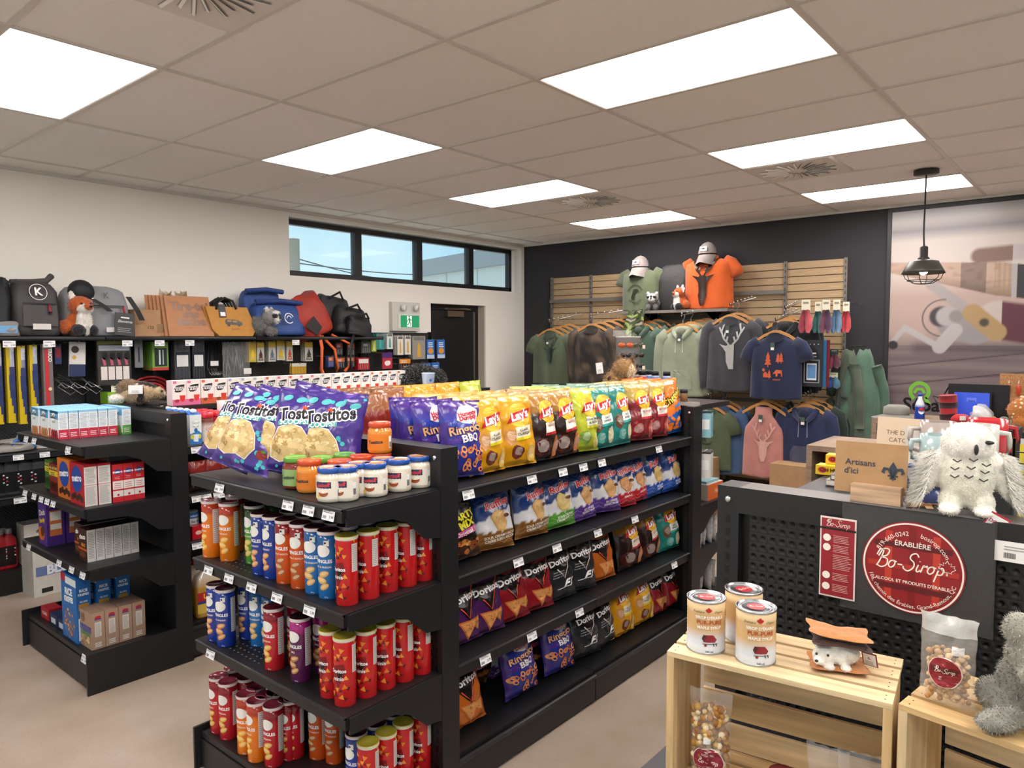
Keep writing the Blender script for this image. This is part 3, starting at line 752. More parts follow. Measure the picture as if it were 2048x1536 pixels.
def lays(name, main, panel, stripe, flav, pics, seed, dark=None):
    main_, st = C(main), C(stripe)
    def colfn(s, v):
        c = main_
        if dark and v < .72: c = mix(main_, C(dark), 1 if v < .66 else (.72-v)/.06)
        if v > .955: c = mix(c, (.9, .8, .5), .25)
        return c
    def art(p, f, f2, f3, w, h):
        cx, cy = .01, h*.70
        p.disc(cx, cy, .058, .058, f, '#f2b62c', n=22)
        p.poly([(cx-.07, cy-.034), (cx+.045, cy-.012), (cx+.072, cy+.034), (cx-.045, cy+.012)], f2, '#c2202b')
        p.text("Lay's", cx, cy+.001, .052, f3, '#ffffff', rot=.2, bold=.035, shear=.2)
        p.poly([(cx-.035, h*.36), (cx+.055, h*.38), (cx+.055, h*.56), (cx-.035, h*.54)], f, panel)
        p.poly([(cx-.035, h*.355), (cx+.055, h*.375), (cx+.055, h*.415), (cx-.035, h*.395)], f2, stripe)
        for i, l in enumerate(flav): p.text(l, cx+.01, h*.50-i*.017, .0155, f3, '#3a3230' if not dark else '#a52b22', rot=.08, bold=.02)
        for (x, y, rx, ry, c, sd) in pics: blob(p, f, x, y*h, rx, ry, c, 14, sd); blob(p, f2, x+.004, y*h+.004, rx*.7, ry*.6, mix(C(c), (1, .95, .85), .22), 12, sd+1)
    return bag(name, .225, .335, .11, colfn, art, seed)
def ruffles(name, bottom, flav, ftc, seed, pic='#d9a452', extra='#f3f0ea'):
    navy, white, bot = H('#1d3a78'), H('#e7e7ea'), C(bottom)
    def colfn(s, v):
        z = abs(((s*2.6) % 1)-.5)*.09
        e1, e2 = .50+z+.12*s, .25+z+.02*s
        c = navy if v > e1+.012 else (white if v > e2 else bot)
        return c
    def art(p, f, f2, f3, w, h):
        for k in range(4):
            z0 = h*(.66+.08*k); pts = [(-w*.42+i*w*.14, z0+(.014 if i % 2 else -.006)) for i in range(7)]
            p.strip(pts, .0016, f, '#6f8fc4')
        for k in range(2):
            z0 = h*(.10+.07*k); pts = [(-w*.42+i*w*.14, z0+(.012 if i % 2 else -.006)) for i in range(7)]
            p.strip(pts, .0014, f, mix(bot, (1, 1, 1), .35))
        outline_text(p, 'Ruffles', .008, h*.70, .050, f2, f3, '#cf2030', '#f3f1ee', rot=.22, shear=.15, b0=.07, b1=.03)
        blob(p, f, .012, h*.44, .042, .056, pic, 16, seed, .3); blob(p, f2, .012, h*.44, .036, .048, mix(C(pic), (1, .9, .6), .25), 16, seed, .3)
        for k in range(6): p.strip([(-.02+k*.012, h*.36+k*.003), (-.008+k*.012, h*.50+k*.003)], .0016, f3, mix(C(pic), (.3, .15, 0), .25))
        p.disc(.052, h*.52, .024, .014, f2, extra, n=14); p.disc(.052, h*.50, .022, .010, f3, '#6a3a22', n=12)
        for i, l in enumerate(flav): p.text(l, .018, h*(.205-.055*i), .0185, f3, ftc, rot=.12, bold=.03, sx=.85)
        p.poly([(-w*.40, h*.86), (-w*.14, h*.88), (-w*.14, h*.94), (-w*.40, h*.92)], f2, '#e8e6e0'); p.disc(-w*.36, h*.90, .008, .008, f3, '#1d2a4a', n=12)
    return bag(name, .225, .325, .105, colfn, art, seed)
def doritos(name, main, seed, f1=False, chip='#c8682a'):
    mc = C(main)
    def colfn(s, v): return mix(mc, (0, 0, 0), .25*(abs(sin(s*3+v*5)) if f1 else 0))
    def art(p, f, f2, f3, w, h):
        cy = h*.62
        p.poly([(-w*.36, cy+.06), (-w*.40, cy-.012), (-.03, cy-.035), (.012, cy-.10), (.055, cy-.012), (w*.42, cy+.06), (.0, cy+.04)], f, '#141011')
        p.strip([(-.025, cy-.03), (.012, cy-.088), (.075, cy+.075)], .006, f2, '#e8ddd6' if f1 else '#e5543a')
        p.text('Doritos', .004, cy+.012, .046, f3, '#f6f4f2', rot=.16, bold=.035)
        if f1:
            for k in range(3): p.text(('Zesty Cheese', 'Limited edition', 'Fromage piquant')[k], -.02, cy-.045-k*.014, .011, f2, '#cfcfd2', rot=.1)
            p.text('F1', .03, h*.26, .055, f3, '#f2f2f2', bold=.05, shear=.5, sx=1.3); p.strip([(-.04, h*.20), (.07, h*.225)], .004, f3, '#f2f2f2')
        else:
            for (x, y, s_, a) in ((.006, .24, .062, .5), (.055, .25, .04, 1.0)):
                c = C(chip); P = [(x+s_*cos(a+k*2.094), h*y+s_*1.05*sin(a+k*2.094)) for k in range(3)]
                p.poly(P, f, c); p.poly([(x+(q[0]-x)*.8, h*y+(q[1]-h*y)*.8) for q in P], f2, mix(c, (1, .75, .3), .3))
                R = random.Random(seed)
                for k in range(16): p.disc(x+R.uniform(-.3, .3)*s_, h*y+R.uniform(-.3, .3)*s_, .003, .003, f3, R.choice(['#a3431c', '#e0a04a']), n=5)
    return bag(name, .225, .335, .105, colfn, art, seed)
def ringolos(seed):
    def colfn(s, v):
        if v > .70-.25*s*0: return mix(H('#2b3f9e'), H('#4b2a86'), (v-.7)/.3*1.4)
        return mix(H('#2d2a7e'), H('#2b3f9e'), v/.7) if abs(s) < .8 else H('#40287c')
    def art(p, f, f2, f3, w, h):
        blob(p, f, .012, h*.80, .058, .042, '#efe9ea', 12, 3); p.text('Humpty', .010, h*.82, .026, f2, '#d2263c', rot=.15, bold=.04); p.text('Dumpty', .014, h*.765, .026, f2, '#d2263c', rot=.15, bold=.04)
        outline_text(p, 'Ringolos', .004, h*.62, .050, f2, f3, '#e9b27c', '#43205e', rot=.16, b0=.07, b1=.02)
        p.poly([(-w*.40, h*.42), (w*.40, h*.50), (w*.40, h*.58), (-w*.40, h*.50)], f, '#4a2a86'); p.text('BBQ', .012, h*.50, .044, f3, '#f5f2f2', rot=.14, bold=.03)
        R = random.Random(seed)
        for k in range(22):
            x, y = R.uniform(-.38, .40)*w, h*R.uniform(.07, .38); a = R.uniform(0, 3); rr = R.uniform(.014, .019)
            c = R.choice(['#e08a52', '#d5733e', '#eaa06a'])
            g = f2 if k % 2 else f3
            for i in range(10):
                t0, t1 = 2*pi*i/10, 2*pi*(i+1)/10
                q = lambda t, r_: (x+r_*cos(t)*cos(a)-r_*.7*sin(t)*sin(a), y+r_*cos(t)*sin(a)+r_*.7*sin(t)*cos(a))
                p.poly([q(t0, rr), q(t1, rr), q(t1, rr*.5), q(t0, rr*.5)], g, c)
    return bag('ring_snack_bag', .215, .33, .10, colfn, art, seed)
def partymix(seed):
    def art(p, f, f2, f3, w, h):
        p.text('PARTY', .02, h*.62, .045, f2, '#f1e32b', rot=.2, bold=.05); p.text('MIX', .03, h*.50, .05, f2, '#f1e32b', rot=.2, bold=.05)
        p.poly([(-w*.4, h*.30), (w*.42, h*.38), (w*.42, h*.46), (-w*.4, h*.38)], f, '#e254a0'); p.text('Original', .01, h*.38, .03, f3, '#ffffff', rot=.15, bold=.02)
        R = random.Random(2)
        for k in range(16): blob(p, f2, R.uniform(-.4, .4)*w, h*R.uniform(.07, .26), .018, .012, R.choice(['#c8773a', '#8a4a22', '#d99a4a']), 8, k)
    return bag('party_mix_bag', .22, .33, .10, lambda s, v: H('#1c1716') if v > .28 else H('#3d2418'), art, seed)
def cheetos(seed):
    def colfn(s, v): return H('#ef7a1e') if v > .36+.1*s else H('#1d5fb4')
    def art(p, f, f2, f3, w, h):
        outline_text(p, 'Cheetos', .012, h*.66, .062, f2, f3, '#f6d43a', '#111111', rot=.5, b0=.1, b1=.02)
        p.text('Puffs', .03, h*.50, .032, f3, '#2f8fd8', rot=.35, bold=.05); p.poly([(-w*.42, h*.88), (w*.2, h*.89), (w*.2, h*.945), (-w*.42, h*.935)], f, '#f0ece4')
        R = random.Random(4)
        for k in range(10): blob(p, f2, R.uniform(-.3, .42)*w, h*R.uniform(.08, .34), .024, .012, R.choice(['#f08a2a', '#e2701c']), 10, k, R.uniform(0, 3))
    return bag('cheese_puff_bag', .225, .345, .11, colfn, art, seed)
def scoops(seed):
    pur = H('#3f2c80')
    def colfn(s, v):
        n = mnoise.noise(Vector((s*2.3+seed, v*3.4, 1.7)))
        return mix(pur, H('#6b4aa0'), .9 if n > .18 else 0)
    def art(p, f, f2, f3, w, h):
        R = random.Random(9)
        for k in range(26):
            x, y = R.uniform(-.44, .44)*w, h*R.uniform(.05, .93)
            p.disc(x, y, *( (R.uniform(.006, .011),)*2 ), f, '#3fb0b8', n=10)
        for k in range(4): p.disc((k-1.4)*.06, h*.87-.004*k, .022, .013, f2, '#58b7bd', n=12, rot=.3); 
        outline_text(p, 'Tostitos', .0, h*.70, .078, f2, f3, '#15131a', '#f0eef2', rot=.2, b0=.10, b1=.03, sx=.82)
        p.disc(.0, h*.765, .012, .009, f3, '#d8542c', n=10)
        p.poly([(-w*.36, h*.525), (w*.13, h*.58), (w*.13, h*.645), (-w*.36, h*.59)], f2, '#3f9d98'); p.text('SCOOPS!', -w*.115, h*.585, .032, f3, '#eaf6f0', rot=.12, bold=.03)
        # clear window with the chips showing
        P = [(-w*.40+.02*sin(k*1.3), 0) for k in range(3)]
        win = [(-w*.38, h*.16), (-w*.22, h*.115), (-.01, h*.15), (w*.12, h*.12), (w*.22, h*.26), (w*.15, h*.42), (w*.02, h*.53), (-w*.16, h*.555), (-w*.34, h*.50), (-w*.41, h*.33)]
        p.poly([(x*1.05, (y-h*.33)*1.05+h*.33) for x, y in win], f, '#e9e2dc'); p.poly(win, f2, '#c9ac74')
        for k in range(24):
            x, y = R.uniform(-.34, .13)*w, h*R.uniform(.18, .50); blob(p, f3, x, y, R.uniform(.014, .03), R.uniform(.01, .022), R.choice(['#d8bd86', '#b8975c', '#e2cb98', '#a98650']), 7, k, R.uniform(0, 3))
        p.disc(w*.34, h*.22, .022, .022, f2, '#8a2a22', n=12); p.disc(w*.36, h*.26, .010, .006, f3, '#3b8a3a', n=8)
    return bag('scoop_chip_bag', .29, .37, .13, colfn, art, seed, nu=28, nv=36)
# ---- cartons
def carton(name, w, d, h, main, art=None, side=None, top=None, sideart=None, m='carton', lid=None):
    """box with its front on local -y, side print on local +x and -x"""
    def mk():
        fc = {}
        if side: fc['+x'] = fc['-x'] = C(side)
        if top: fc['+z'] = C(top)
        mb = MB(); mb.box(-w/2, w/2, -d/2, d/2, 0, h, main, fc); root = mb.build(name, m)
        p = MB()
        if art: art(p, lambda x, z: (x, -d/2-.0008, z), lambda x, z: (x, -d/2-.0014, z), w, h)
        if sideart:
            sideart(p, lambda x, z: (w/2+.0008, x, z), lambda x, z: (w/2+.0014, x, z), d, h)
            sideart(p, lambda x, z: (-w/2-.0008, -x, z), lambda x, z: (-w/2-.0014, -x, z), d, h)
        if p.V: p.build('printed_panel', 'print', root)
        return root
    return Kind(mk)
def rect(p, f, x0, x1, z0, z1, col, n=1):
    for k in range(n): a = x0+(x1-x0)*k/n; b_ = x0+(x1-x0)*(k+1)/n; p.poly([(a, z0), (b_, z0), (b_, z1), (a, z1)], f, col)
def lines(p, f, x0, x1, z0, z1, n, col, t=.35):
    st = (z1-z0)/n; R = random.Random(n)
    for k in range(n): rect(p, f, x0, x1-(x1-x0)*R.uniform(0, .25), z0+k*st, z0+k*st+st*t, col)
def put(kind, pts, rz, label, group, jit=.05, z=None, seed=1):
    R = random.Random(seed)
    for p in pts:
        kind((p[0], p[1], p[2] if z is None else z), rz=rz+R.uniform(-jit, jit), label=label, group=group)
# ------------------------------------------------------------------ plush toys and soft bags
def eul(r): return Matrix.Rotation(r[2], 3, 'Z') @ Matrix.Rotation(r[1], 3, 'Y') @ Matrix.Rotation(r[0], 3, 'X')
def plush_mesh(name, blobs, voxel=.006, fur=.008, nf=2500, seed=1, flat=()):
    """merge ellipsoids (centre, radii, colour[, euler]) into one skin, then add short pile"""
    mb = MB()
    for b in blobs: mb.ell(b[0], b[1], b[2], eul(b[3]) if len(b) > 3 else None, 18, 12)
    me = mb.mesh('tmp', 'fur'); o = bpy.data.objects.new('tmp', me); COL.objects.link(o)
    m = o.modifiers.new('r', 'REMESH'); m.mode = 'VOXEL'; m.voxel_size = voxel
    sm = o.modifiers.new('s', 'SMOOTH'); sm.iterations = 4; sm.factor = .5
    dg = bpy.context.evaluated_depsgraph_get(); ev = o.evaluated_get(dg); e = ev.to_mesh()
    V = [v.co.copy() for v in e.vertices]; N = [v.normal.copy() for v in e.vertices]; F = [tuple(p.vertices) for p in e.polygons]
    ev.to_mesh_clear(); bpy.data.objects.remove(o); bpy.data.meshes.remove(me)
    inv = [((eul(b[3]).transposed() if len(b) > 3 else None), Vector(b[0]), b[1], C(b[2])) for b in blobs]
    def colour(p):
        best = None; bd = 1e9
        for R, c, r, k in inv:
            q = p-c
            if R is not None: q = R @ q
            d = sqrt((q.x/r[0])**2+(q.y/r[1])**2+(q.z/r[2])**2); d = (d-1)*min(r)
            if d < bd: bd = d; best = k
        return best
    K = [colour(p) for p in V]
    out = MB(); out.add(V, F, K, True); R = random.Random(seed)
    if fur and nf:
        for k in range(nf):
            i = R.randrange(len(V)); p, n = V[i], N[i]
            t = Vector((R.uniform(-1, 1), R.uniform(-1, 1), R.uniform(-1, 1))); t = (t-n*t.dot(n)).normalized()
            l = fur*R.uniform(.6, 1.3); w = fur*.12+.0006; c = mix(K[i], (1, 1, 1) if R.random() < .5 else (0, 0, 0), R.uniform(0, .18))
            tip = p+n*l+t*l*.5+Vector((0, 0, -.25*l)); s_ = t.cross(n)*w
            out.add([p+s_, p-s_, tip], [(0, 1, 2)], c)
    return out
def plush(name, label, blobs, loc, rz, eyes=(), nose=None, extra=None, cat='plush toy', voxel=.006, fur=.007, nf=2500, seed=1, group=None, scale=1.):
    o = plush_mesh(name, blobs, voxel, fur, nf, seed).build(name, 'fur', None, loc, rz); o.scale = (scale,)*3
    if eyes:
        for e in eyes:
            b = MB(); b.ell((0, 0, 0), (e[1],)*3, '#0d0b0a', None, 10, 8); b.build('eye', 'gloss', o, e[0])
    if nose:
        b = MB(); b.ell((0, 0, 0), nose[1], '#16110f', None, 12, 8); b.build('nose', 'gloss', o, nose[0])
    if extra: extra(o)
    return tag(o, label, cat, group)
def paper_tag(parent, loc, rot, w=.045, h=.06, edge='#c22c3a', t1='DOUX', back='#f1efec'):
    mb = MB(); f = lambda x, z: (x, -.0006, z); g = lambda x, z: (x, -.0012, z); h2 = lambda x, z: (x, -.0018, z)
    mb.box(-w/2, w/2, -.0004, .0004, -h/2, h/2, edge); rect(mb, g, -w*.42, w*.42, -h*.42, h*.42, back); mb.text(t1, 0, h*.12, w*.26, h2, edge, bold=.03); lines(mb, h2, -w*.3, w*.3, -h*.35, -h*.05, 3, '#777777', .3)
    return link('paper_tag', mb.mesh('paper_tag', 'print'), parent, loc, 0, rot)
def soft_bag(name, w, d, h, col, top=.75, lean=0., seed=1, m='nylon', n=28, slump=.02, exp=.45):
    """stuffed fabric sack: rounded-box rings with creases, closing into a rolled top"""
    mb = MB(); rings = []; K = []; prof = [(.0, .86), (.03, .97), (.12, 1.), (.35, 1.), (.6, .98), (.8, .94), (.9, .88), (.97, .78), (1., .62)]
    for z, k in prof:
        dk = k if z < .6 else k*(1-(z-.6)/.4*(1-top))
        for i in range(n):
            t = 2*pi*i/n; c_, s_ = cos(t), sin(t)
            x = w/2*k*(abs(c_)**exp)*(1 if c_ > 0 else -1); y = d/2*dk*(abs(s_)**exp)*(1 if s_ > 0 else -1)
            q = mnoise.noise(Vector((x*9+seed*3, y*9, z*6+seed)))*slump
            rings.append((x+q, y+q*.8+lean*z*h, z*h+q*.8*z))
    R_ = [rings[i*n:(i+1)*n] for i in range(len(prof))]
    return mb.loft(R_, col)
def front_fn(d, lean, h, off=.004): return lambda x, z: (x, -d/2-off+lean*z, z)
# ------------------------------------------------------------------ crisp cans on the snack end stand
LID_D, LID_R = '#4a1f26', '#8a3040'
K_CHED = crisp_can('crisp_can', '#e87a16', '#b5391c', LID_R, '#f0b23c', sub='CHEDDAR')
K_GREEN = crisp_can('crisp_can', '#4f9a35', '#27421f', LID_D, '#e4c45c', sub='SOUR CREAM')
K_BLUE = crisp_can('crisp_can', '#1d3c9a', '#1a3a92', LID_D, '#d58a4a', sub='ALL DRESSED', sticker=True)
K_BUFF = crisp_can('crisp_can', '#d5551a', '#8a1a1c', LID_D, '#b0602c', sub='BUFFALO RANCH', sticker=True)
K_SKY = crisp_can('crisp_can', '#1f6fb4', '#1b5c98', LID_D, '#d9a85a', sub='SALT & VINEGAR', sticker=True)
K_RED = crisp_can('crisp_can', '#c3202c', '#8a1420', LID_R, '#e0a83e', sub='ORIGINAL')
K_PURP = crisp_can('crisp_can', '#5a1f50', '#a8237a', LID_D, '#b5743a', sub='BBQ')
K_DOR = dorito_can()
CANLAB = {K_CHED: 'orange cheddar', K_GREEN: 'green sour cream', K_BLUE: 'dark blue all-dressed', K_BUFF: 'burnt orange buffalo ranch', K_SKY: 'light blue salt and vinegar', K_RED: 'red original', K_PURP: 'purple barbecue'}
def cans(kind, pts, lv, zt=None, jit=.25, seed=0, base=-1.4):
    where = ['', 'on the shelf below the dip jars', 'on the lower end shelf', 'on the end deck near the floor'][lv]
    if kind is K_DOR: lab, grp = 'red tortilla minis can with yellow lid '+where, 'tortilla minis cans '+where
    else: lab, grp = '%s crisp can %s' % (CANLAB[kind], where), '%s crisp cans %s' % (CANLAB[kind], where)
    z = [0, NE_L[1], NE_L[2], NE_B-.025][lv]; R = random.Random(seed)
    for (px, py) in pts:
        if zt: p = bp(px, py, Z=z+CAN_H)
        else:
            p = bp(px, py-1, Z=z); d = Vector((p.x, p.y, 0)).normalized(); p = p+d*CAN_R
        kind((p.x, p.y, z), rz=base+R.uniform(-jit, jit), label=lab, group=grp)
c2 = lambda l: l
cans(K_CHED, [(425, 1117), (460, 1124)], 1, seed=1)
cans(K_CHED, [(470, 990)], 1, 1, seed=2)
cans(K_GREEN, [(511, 1130)], 1, seed=3)
cans(K_BLUE, [(525, 1152), (548, 1160)], 1, seed=4)
cans(K_BUFF, [(574, 1170), (603, 1180)], 1, seed=5)
cans(K_SKY, [(632, 1190), (659, 1200)], 1, seed=6)
cans(K_DOR, [(695, 1214), (738, 1201), (776, 1187), (814, 1176), (846, 1164)], 1, seed=7, jit=.35)
def behind(kind, px, py, lv, n, dx=.085, dy=.0, seed=0):
    """the file of cans standing behind a front one"""
    z = [0, NE_L[1], NE_L[2], NE_B-.025][lv]; p = bp(px, py-1, Z=z); d = Vector((p.x, p.y, 0)).normalized(); p = p+d*CAN_R
    where = ['', 'on the shelf below the dip jars', 'on the lower end shelf', 'on the end deck near the floor'][lv]
    R = random.Random(seed)
    for k in range(1, n+1):
        x, y = p.x+dx*k, p.y+dy*k
        if x > 1.82: break
        kind((x, y, z), rz=-1.4+R.uniform(-.3, .3), label='%s crisp can %s' % (CANLAB[kind], where), group='%s crisp cans %s' % (CANLAB[kind], where))
behind(K_GREEN, 511, 1130, 1, 2); behind(K_BLUE, 548, 1160, 1, 3, dy=.012); behind(K_BUFF, 574, 1170, 1, 3, dy=.0); behind(K_BUFF, 603, 1180, 1, 3, dy=0.004); behind(K_SKY, 632, 1190, 1, 3, dy=.004); behind(K_SKY, 659, 1200, 1, 3, dy=.006)
# lowest raised shelf
cans(K_BLUE, [(435, 1285), (453, 1296)], 2, seed=8); cans(K_BLUE, [(497, 1281)], 2, seed=9)
cans(K_SKY, [(520, 1295), (544, 1303)], 2, seed=10)
cans(K_RED, [(550, 1343), (596, 1332)], 2, seed=11); cans(K_PURP, [(603, 1367), (648, 1350)], 2, seed=12)
behind(K_PURP, 648, 1350, 2, 1)
cans(K_DOR, [(662, 1399), (691, 1416), (733, 1399), (771, 1382), (808, 1367), (843, 1352)], 2, seed=13, jit=.35)
# deck
cans(K_RED, [(440, 1469), (459, 1482), (549, 1537), (590, 1521)], 3, seed=14)
cans(K_CHED, [(495, 1511), (516, 1527)], 3, seed=15)
cans(K_BUFF, [(638, 1522), (671, 1531)], 3, seed=16)
cans(K_RED, [(466, 1334), (492, 1352), (512, 1372), (530, 1388), (552, 1383), (576, 1396)], 3, 1, seed=17)
cans(K_BLUE, [(712, 1462), (752, 1444), (787, 1424), (815, 1408)], 3, 1, seed=18)
cans(K_DOR, [(736, 1482), (772, 1462), (806, 1442), (842, 1422)], 3, 1, seed=19)
# ---- dip jars
J_SALSA = jar('dip_jar', '#7a2a1c', ('#5f9a3c', '#6fae48'), ('#8fae6a', None), 'Tostitos')
J_QUESO = jar('dip_jar', '#d8872e', ('#c2451f', '#d65a2c'), ('#d97a24', None), 'Tostitos')
J_RANCH = jar('dip_jar', '#ddd3c0', ('#2450a0', '#d79a66'), ('#e6dfd0', '#23304e', '#a3502a', '#efe6d8'), 'Tostitos', '#d8434e')
ZJ = NE_L[0]
def jars(kind, pts, lab, grp, top=False, z=ZJ):
    R = random.Random(3)
    for px, py in pts:
        if top: p = bp(px, py, Z=z+.115)
        else: p = bp(px, py-1, Z=z); p = p+Vector((p.x, p.y, 0)).normalized()*.046
        kind((p.x, p.y, z), rz=-1.15+R.uniform(-.15, .15), label=lab, group=grp)
jars(J_RANCH, [(692, 1006), (750, 997), (798, 987), (838, 979)], 'white ranch dip jar with blue lid on the end shelf', 'ranch dip jars')
jars(J_RANCH, [(660, 934), (718, 925), (766, 916)], 'white ranch dip jar with blue lid on the end shelf', 'ranch dip jars', True)
jars(J_QUESO, [(620, 989)], 'orange queso dip jar with red-orange lid on the end shelf', 'queso dip jars')
jars(J_QUESO, [(679, 920), (722, 911), (760, 906)], 'orange queso dip jar with red-orange lid on the end shelf', 'queso dip jars', True)
jars(J_SALSA, [(592, 981)], 'dark red salsa jar with green lid on the end shelf', 'salsa jars')
jars(J_SALSA, [(642, 914), (689, 907)], 'dark red salsa jar with green lid on the end shelf', 'salsa jars', True)
p = bp(760, 906, Z=ZJ+.115); J_QUESO((p.x, p.y, ZJ+.117), rz=-1.0, label='orange queso jar stacked on top of another queso jar', group='')
bpy.context.view_layer.update()
# ---- scoop bags leaning on each other
K_SC = scoops(1)
def lean(kind, px, py, z, X=None, Y=None, yaw=0., pitch=0., roll=0., label=None, group=None, dz=0.):
    p = bp(px, py, X=X) if X is not None else bp(px, py, Y=Y)
    R = Matrix.Rotation(yaw, 3, 'Z') @ Matrix.Rotation(pitch, 3, 'X') @ Matrix.Rotation(roll, 3, 'Y')
    return kind((p.x, p.y, z+dz), rot=tuple(R.to_euler()), label=label, group=group)
SL, SG = 'purple scoop tortilla chip bag, %s in the leaning row counted towards the dip jars', 'scoop chip bags'
for i, (x, y, yaw, pt, rl) in enumerate([(1.50, 2.80, -1.12, -.44, .30), (1.50, 2.67, -1.02, -.42, .27), (1.57, 2.60, -.95, -.34, .22), (1.63, 2.47, -.9, -.26, .14), (1.70, 2.37, -.95, -.2, .08), (1.74, 2.58, -1.2, -.15, .2)]):
    R = Matrix.Rotation(yaw, 3, 'Z') @ Matrix.Rotation(pt, 3, 'X') @ Matrix.Rotation(rl, 3, 'Y')
    K_SC((x, y, ZJ+.004+.13*abs(sin(rl))), rot=tuple(R.to_euler()), label=SL % ('first', 'second', 'third', 'fourth', 'fifth', 'rearmost')[i], group=SG, scale=(.92, .92, .90))
# ------------------------------------------------------------------ chip bags along the side of the snack gondola
K_LC = lays('potato_chip_bag', '#d99a12', '#efe6cf', '#e9d62f', ['CLASSIC', 'CLASSIQUE'], [(-.05, .42, .03, .04, '#c48a4a', 1), (-.02, .20, .032, .034, '#6b3020', 2), (.06, .16, .03, .05, '#e0b24a', 3)], 1)
K_LB = lays('potato_chip_bag', '#a8762c', '#efe6d8', '#c1272d', ['BAR-B-Q'], [(-.045, .20, .05, .05, '#4a1a12', 4), (.06, .18, .026, .055, '#c27038', 5)], 2, dark='#2a1712')
K_LG = lays('potato_chip_bag', '#b5bd2a', '#eef0d8', '#d8d43a', ['SOUR CREAM', '& ONION'], [(-.03, .22, .04, .04, '#7fa03c', 6), (.05, .16, .03, .045, '#d9c86a', 7)], 3)
K_LT = lays('potato_chip_bag', '#1f8076', '#e8efe8', '#3aa59a', ['SALT &', 'VINEGAR'], [(-.05, .40, .03, .045, '#6b4a34', 8), (.05, .2, .035, .05, '#d7cfa4', 9), (-.03, .18, .03, .03, '#5aa79c', 10)], 4)
K_LK = lays('potato_chip_bag', '#b09242', '#f0e2d6', '#c8303a', ['KETCHUP'], [(-.045, .2, .048, .05, '#8a1420', 11), (.06, .2, .028, .055, '#c2574a', 12)], 5, dark='#7c1a22')
K_RB = ruffles('ridged_chip_bag', '#8a5a1c', ['SOUR CREAM N BACON', 'CREME SURE & BACON'], '#f2e6d2', 1)
K_RG = ruffles('ridged_chip_bag', '#5aa037', ['SOUR CREAM', "CREME SURE N'"], '#eaf6da', 2, '#e0c06a')
K_RP = ruffles('ridged_chip_bag', '#5d3a8e', ['ALL DRESSED', 'ASSAISONNEES'], '#efe6f6', 3, '#d99a4a')
K_RR = ruffles('ridged_chip_bag', '#c02430', ['BAR-B-Q'], '#f8e6e2', 4, '#d98a44')
K_RN = ruffles('ridged_chip_bag', '#2a55ac', ['REGULAR', 'NATURE'], '#dfe8f8', 5, '#dcb25a')
K_DP = doritos('tortilla_chip_bag', '#4a1d56', 1); K_DR = doritos('tortilla_chip_bag', '#8e1a22', 2); K_DB = doritos('tortilla_chip_bag', '#2c2d31', 3, True); K_DO = doritos('tortilla_chip_bag', '#c0641c', 4)
K_RI = ringolos(1); K_PM = partymix(2); K_CH = cheetos(3)
BL = {K_LC: 'golden yellow classic potato chip bag', K_LB: 'black and brown barbecue potato chip bag', K_LG: 'lime green potato chip bag', K_LT: 'teal salt and vinegar chip bag', K_LK: 'burgundy ketchup potato chip bag',
      K_RB: 'ridged chip bag with brown sour cream and bacon base', K_RG: 'ridged chip bag with green base', K_RP: 'ridged chip bag with purple all-dressed base', K_RR: 'ridged chip bag with red barbecue base', K_RN: 'ridged chip bag with plain blue base',
      K_DP: 'purple tortilla chip bag', K_DR: 'red tortilla chip bag', K_DB: 'charcoal tortilla chip bag with racing logo', K_DO: 'orange tortilla chip bag', K_RI: 'blue and purple barbecue ring snack bag', K_PM: 'black party mix bag with yellow lettering', K_CH: 'orange and blue cheese puff bag'}
WH = ['on the top side shelf', 'on the second side shelf', 'on the third side shelf', 'on the bottom side deck']
CHZ = CH_L+[CH_B]
def chip(kind, px, lv, yb=2.05, py=None, pitch=-.14, roll=None, yaw=None, deep=0, back=.1, seed=None, sc=1.):
    R = random.Random(px*7+lv); z = CHZ[lv]
    x = bp(px, py or [930, 1060, 1230, 1340][lv], Y=yb).x
    for k in range(deep+1):
        ya = (yaw if yaw is not None else R.uniform(-.22, .05)); ro = roll if roll is not None else R.uniform(-.05, .05); pt = pitch+R.uniform(-.03, .03)
        M = Matrix.Rotation(ya, 3, 'Z') @ Matrix.Rotation(pt, 3, 'X') @ Matrix.Rotation(ro, 3, 'Y')
        lab = BL[kind]+' '+WH[lv]+(', back of its file' if k == deep and deep > 0 else '')
        kind((x+R.uniform(-.01, .01), yb+back*k+(.03 if k else 0), z+.012+.11*abs(sin(ro))), rot=tuple(M.to_euler()), label=BL[kind]+' '+WH[lv], group=BL[kind]+'s '+WH[lv], scale=(1.04, 1, .94) if lv == 0 else (1.06, 1, .84))
# top shelf
chip(K_RI, 923, 0, py=975, deep=3, back=.085, yaw=-.15)
for k, px, py, dp in [(K_LC, 977, 962, 3), (K_LC, 1033, 952, 3), (K_LB, 1082, 938, 2), (K_LB, 1128, 930, 2), (K_LG, 1165, 918, 3), (K_LT, 1199, 911, 3), (K_LT, 1241, 903, 2), (K_LK, 1277, 894, 2), (K_LK, 1309, 888, 2), (K_CH, 1341, 882, 2)]:
    chip(k, px, 0, py=py, deep=dp, back=.095)
# second shelf
for k, px, py, dp in [(K_PM, 917, 1148, 0), (K_RB, 990, 1125, 1), (K_RB, 1062, 1100, 1), (K_RG, 1115, 1082, 1), (K_RP, 1165, 1068, 1), (K_RP, 1210, 1050, 1), (K_RR, 1243, 1034, 1), (K_RR, 1272, 1022, 1), (K_RN, 1307, 1006, 1), (K_RN, 1343, 1000, 1)]:
    chip(k, px, 1, py=py, deep=dp, back=.13, pitch=-.2)
chip(K_RB, 950, 1, yb=2.17, py=1105)
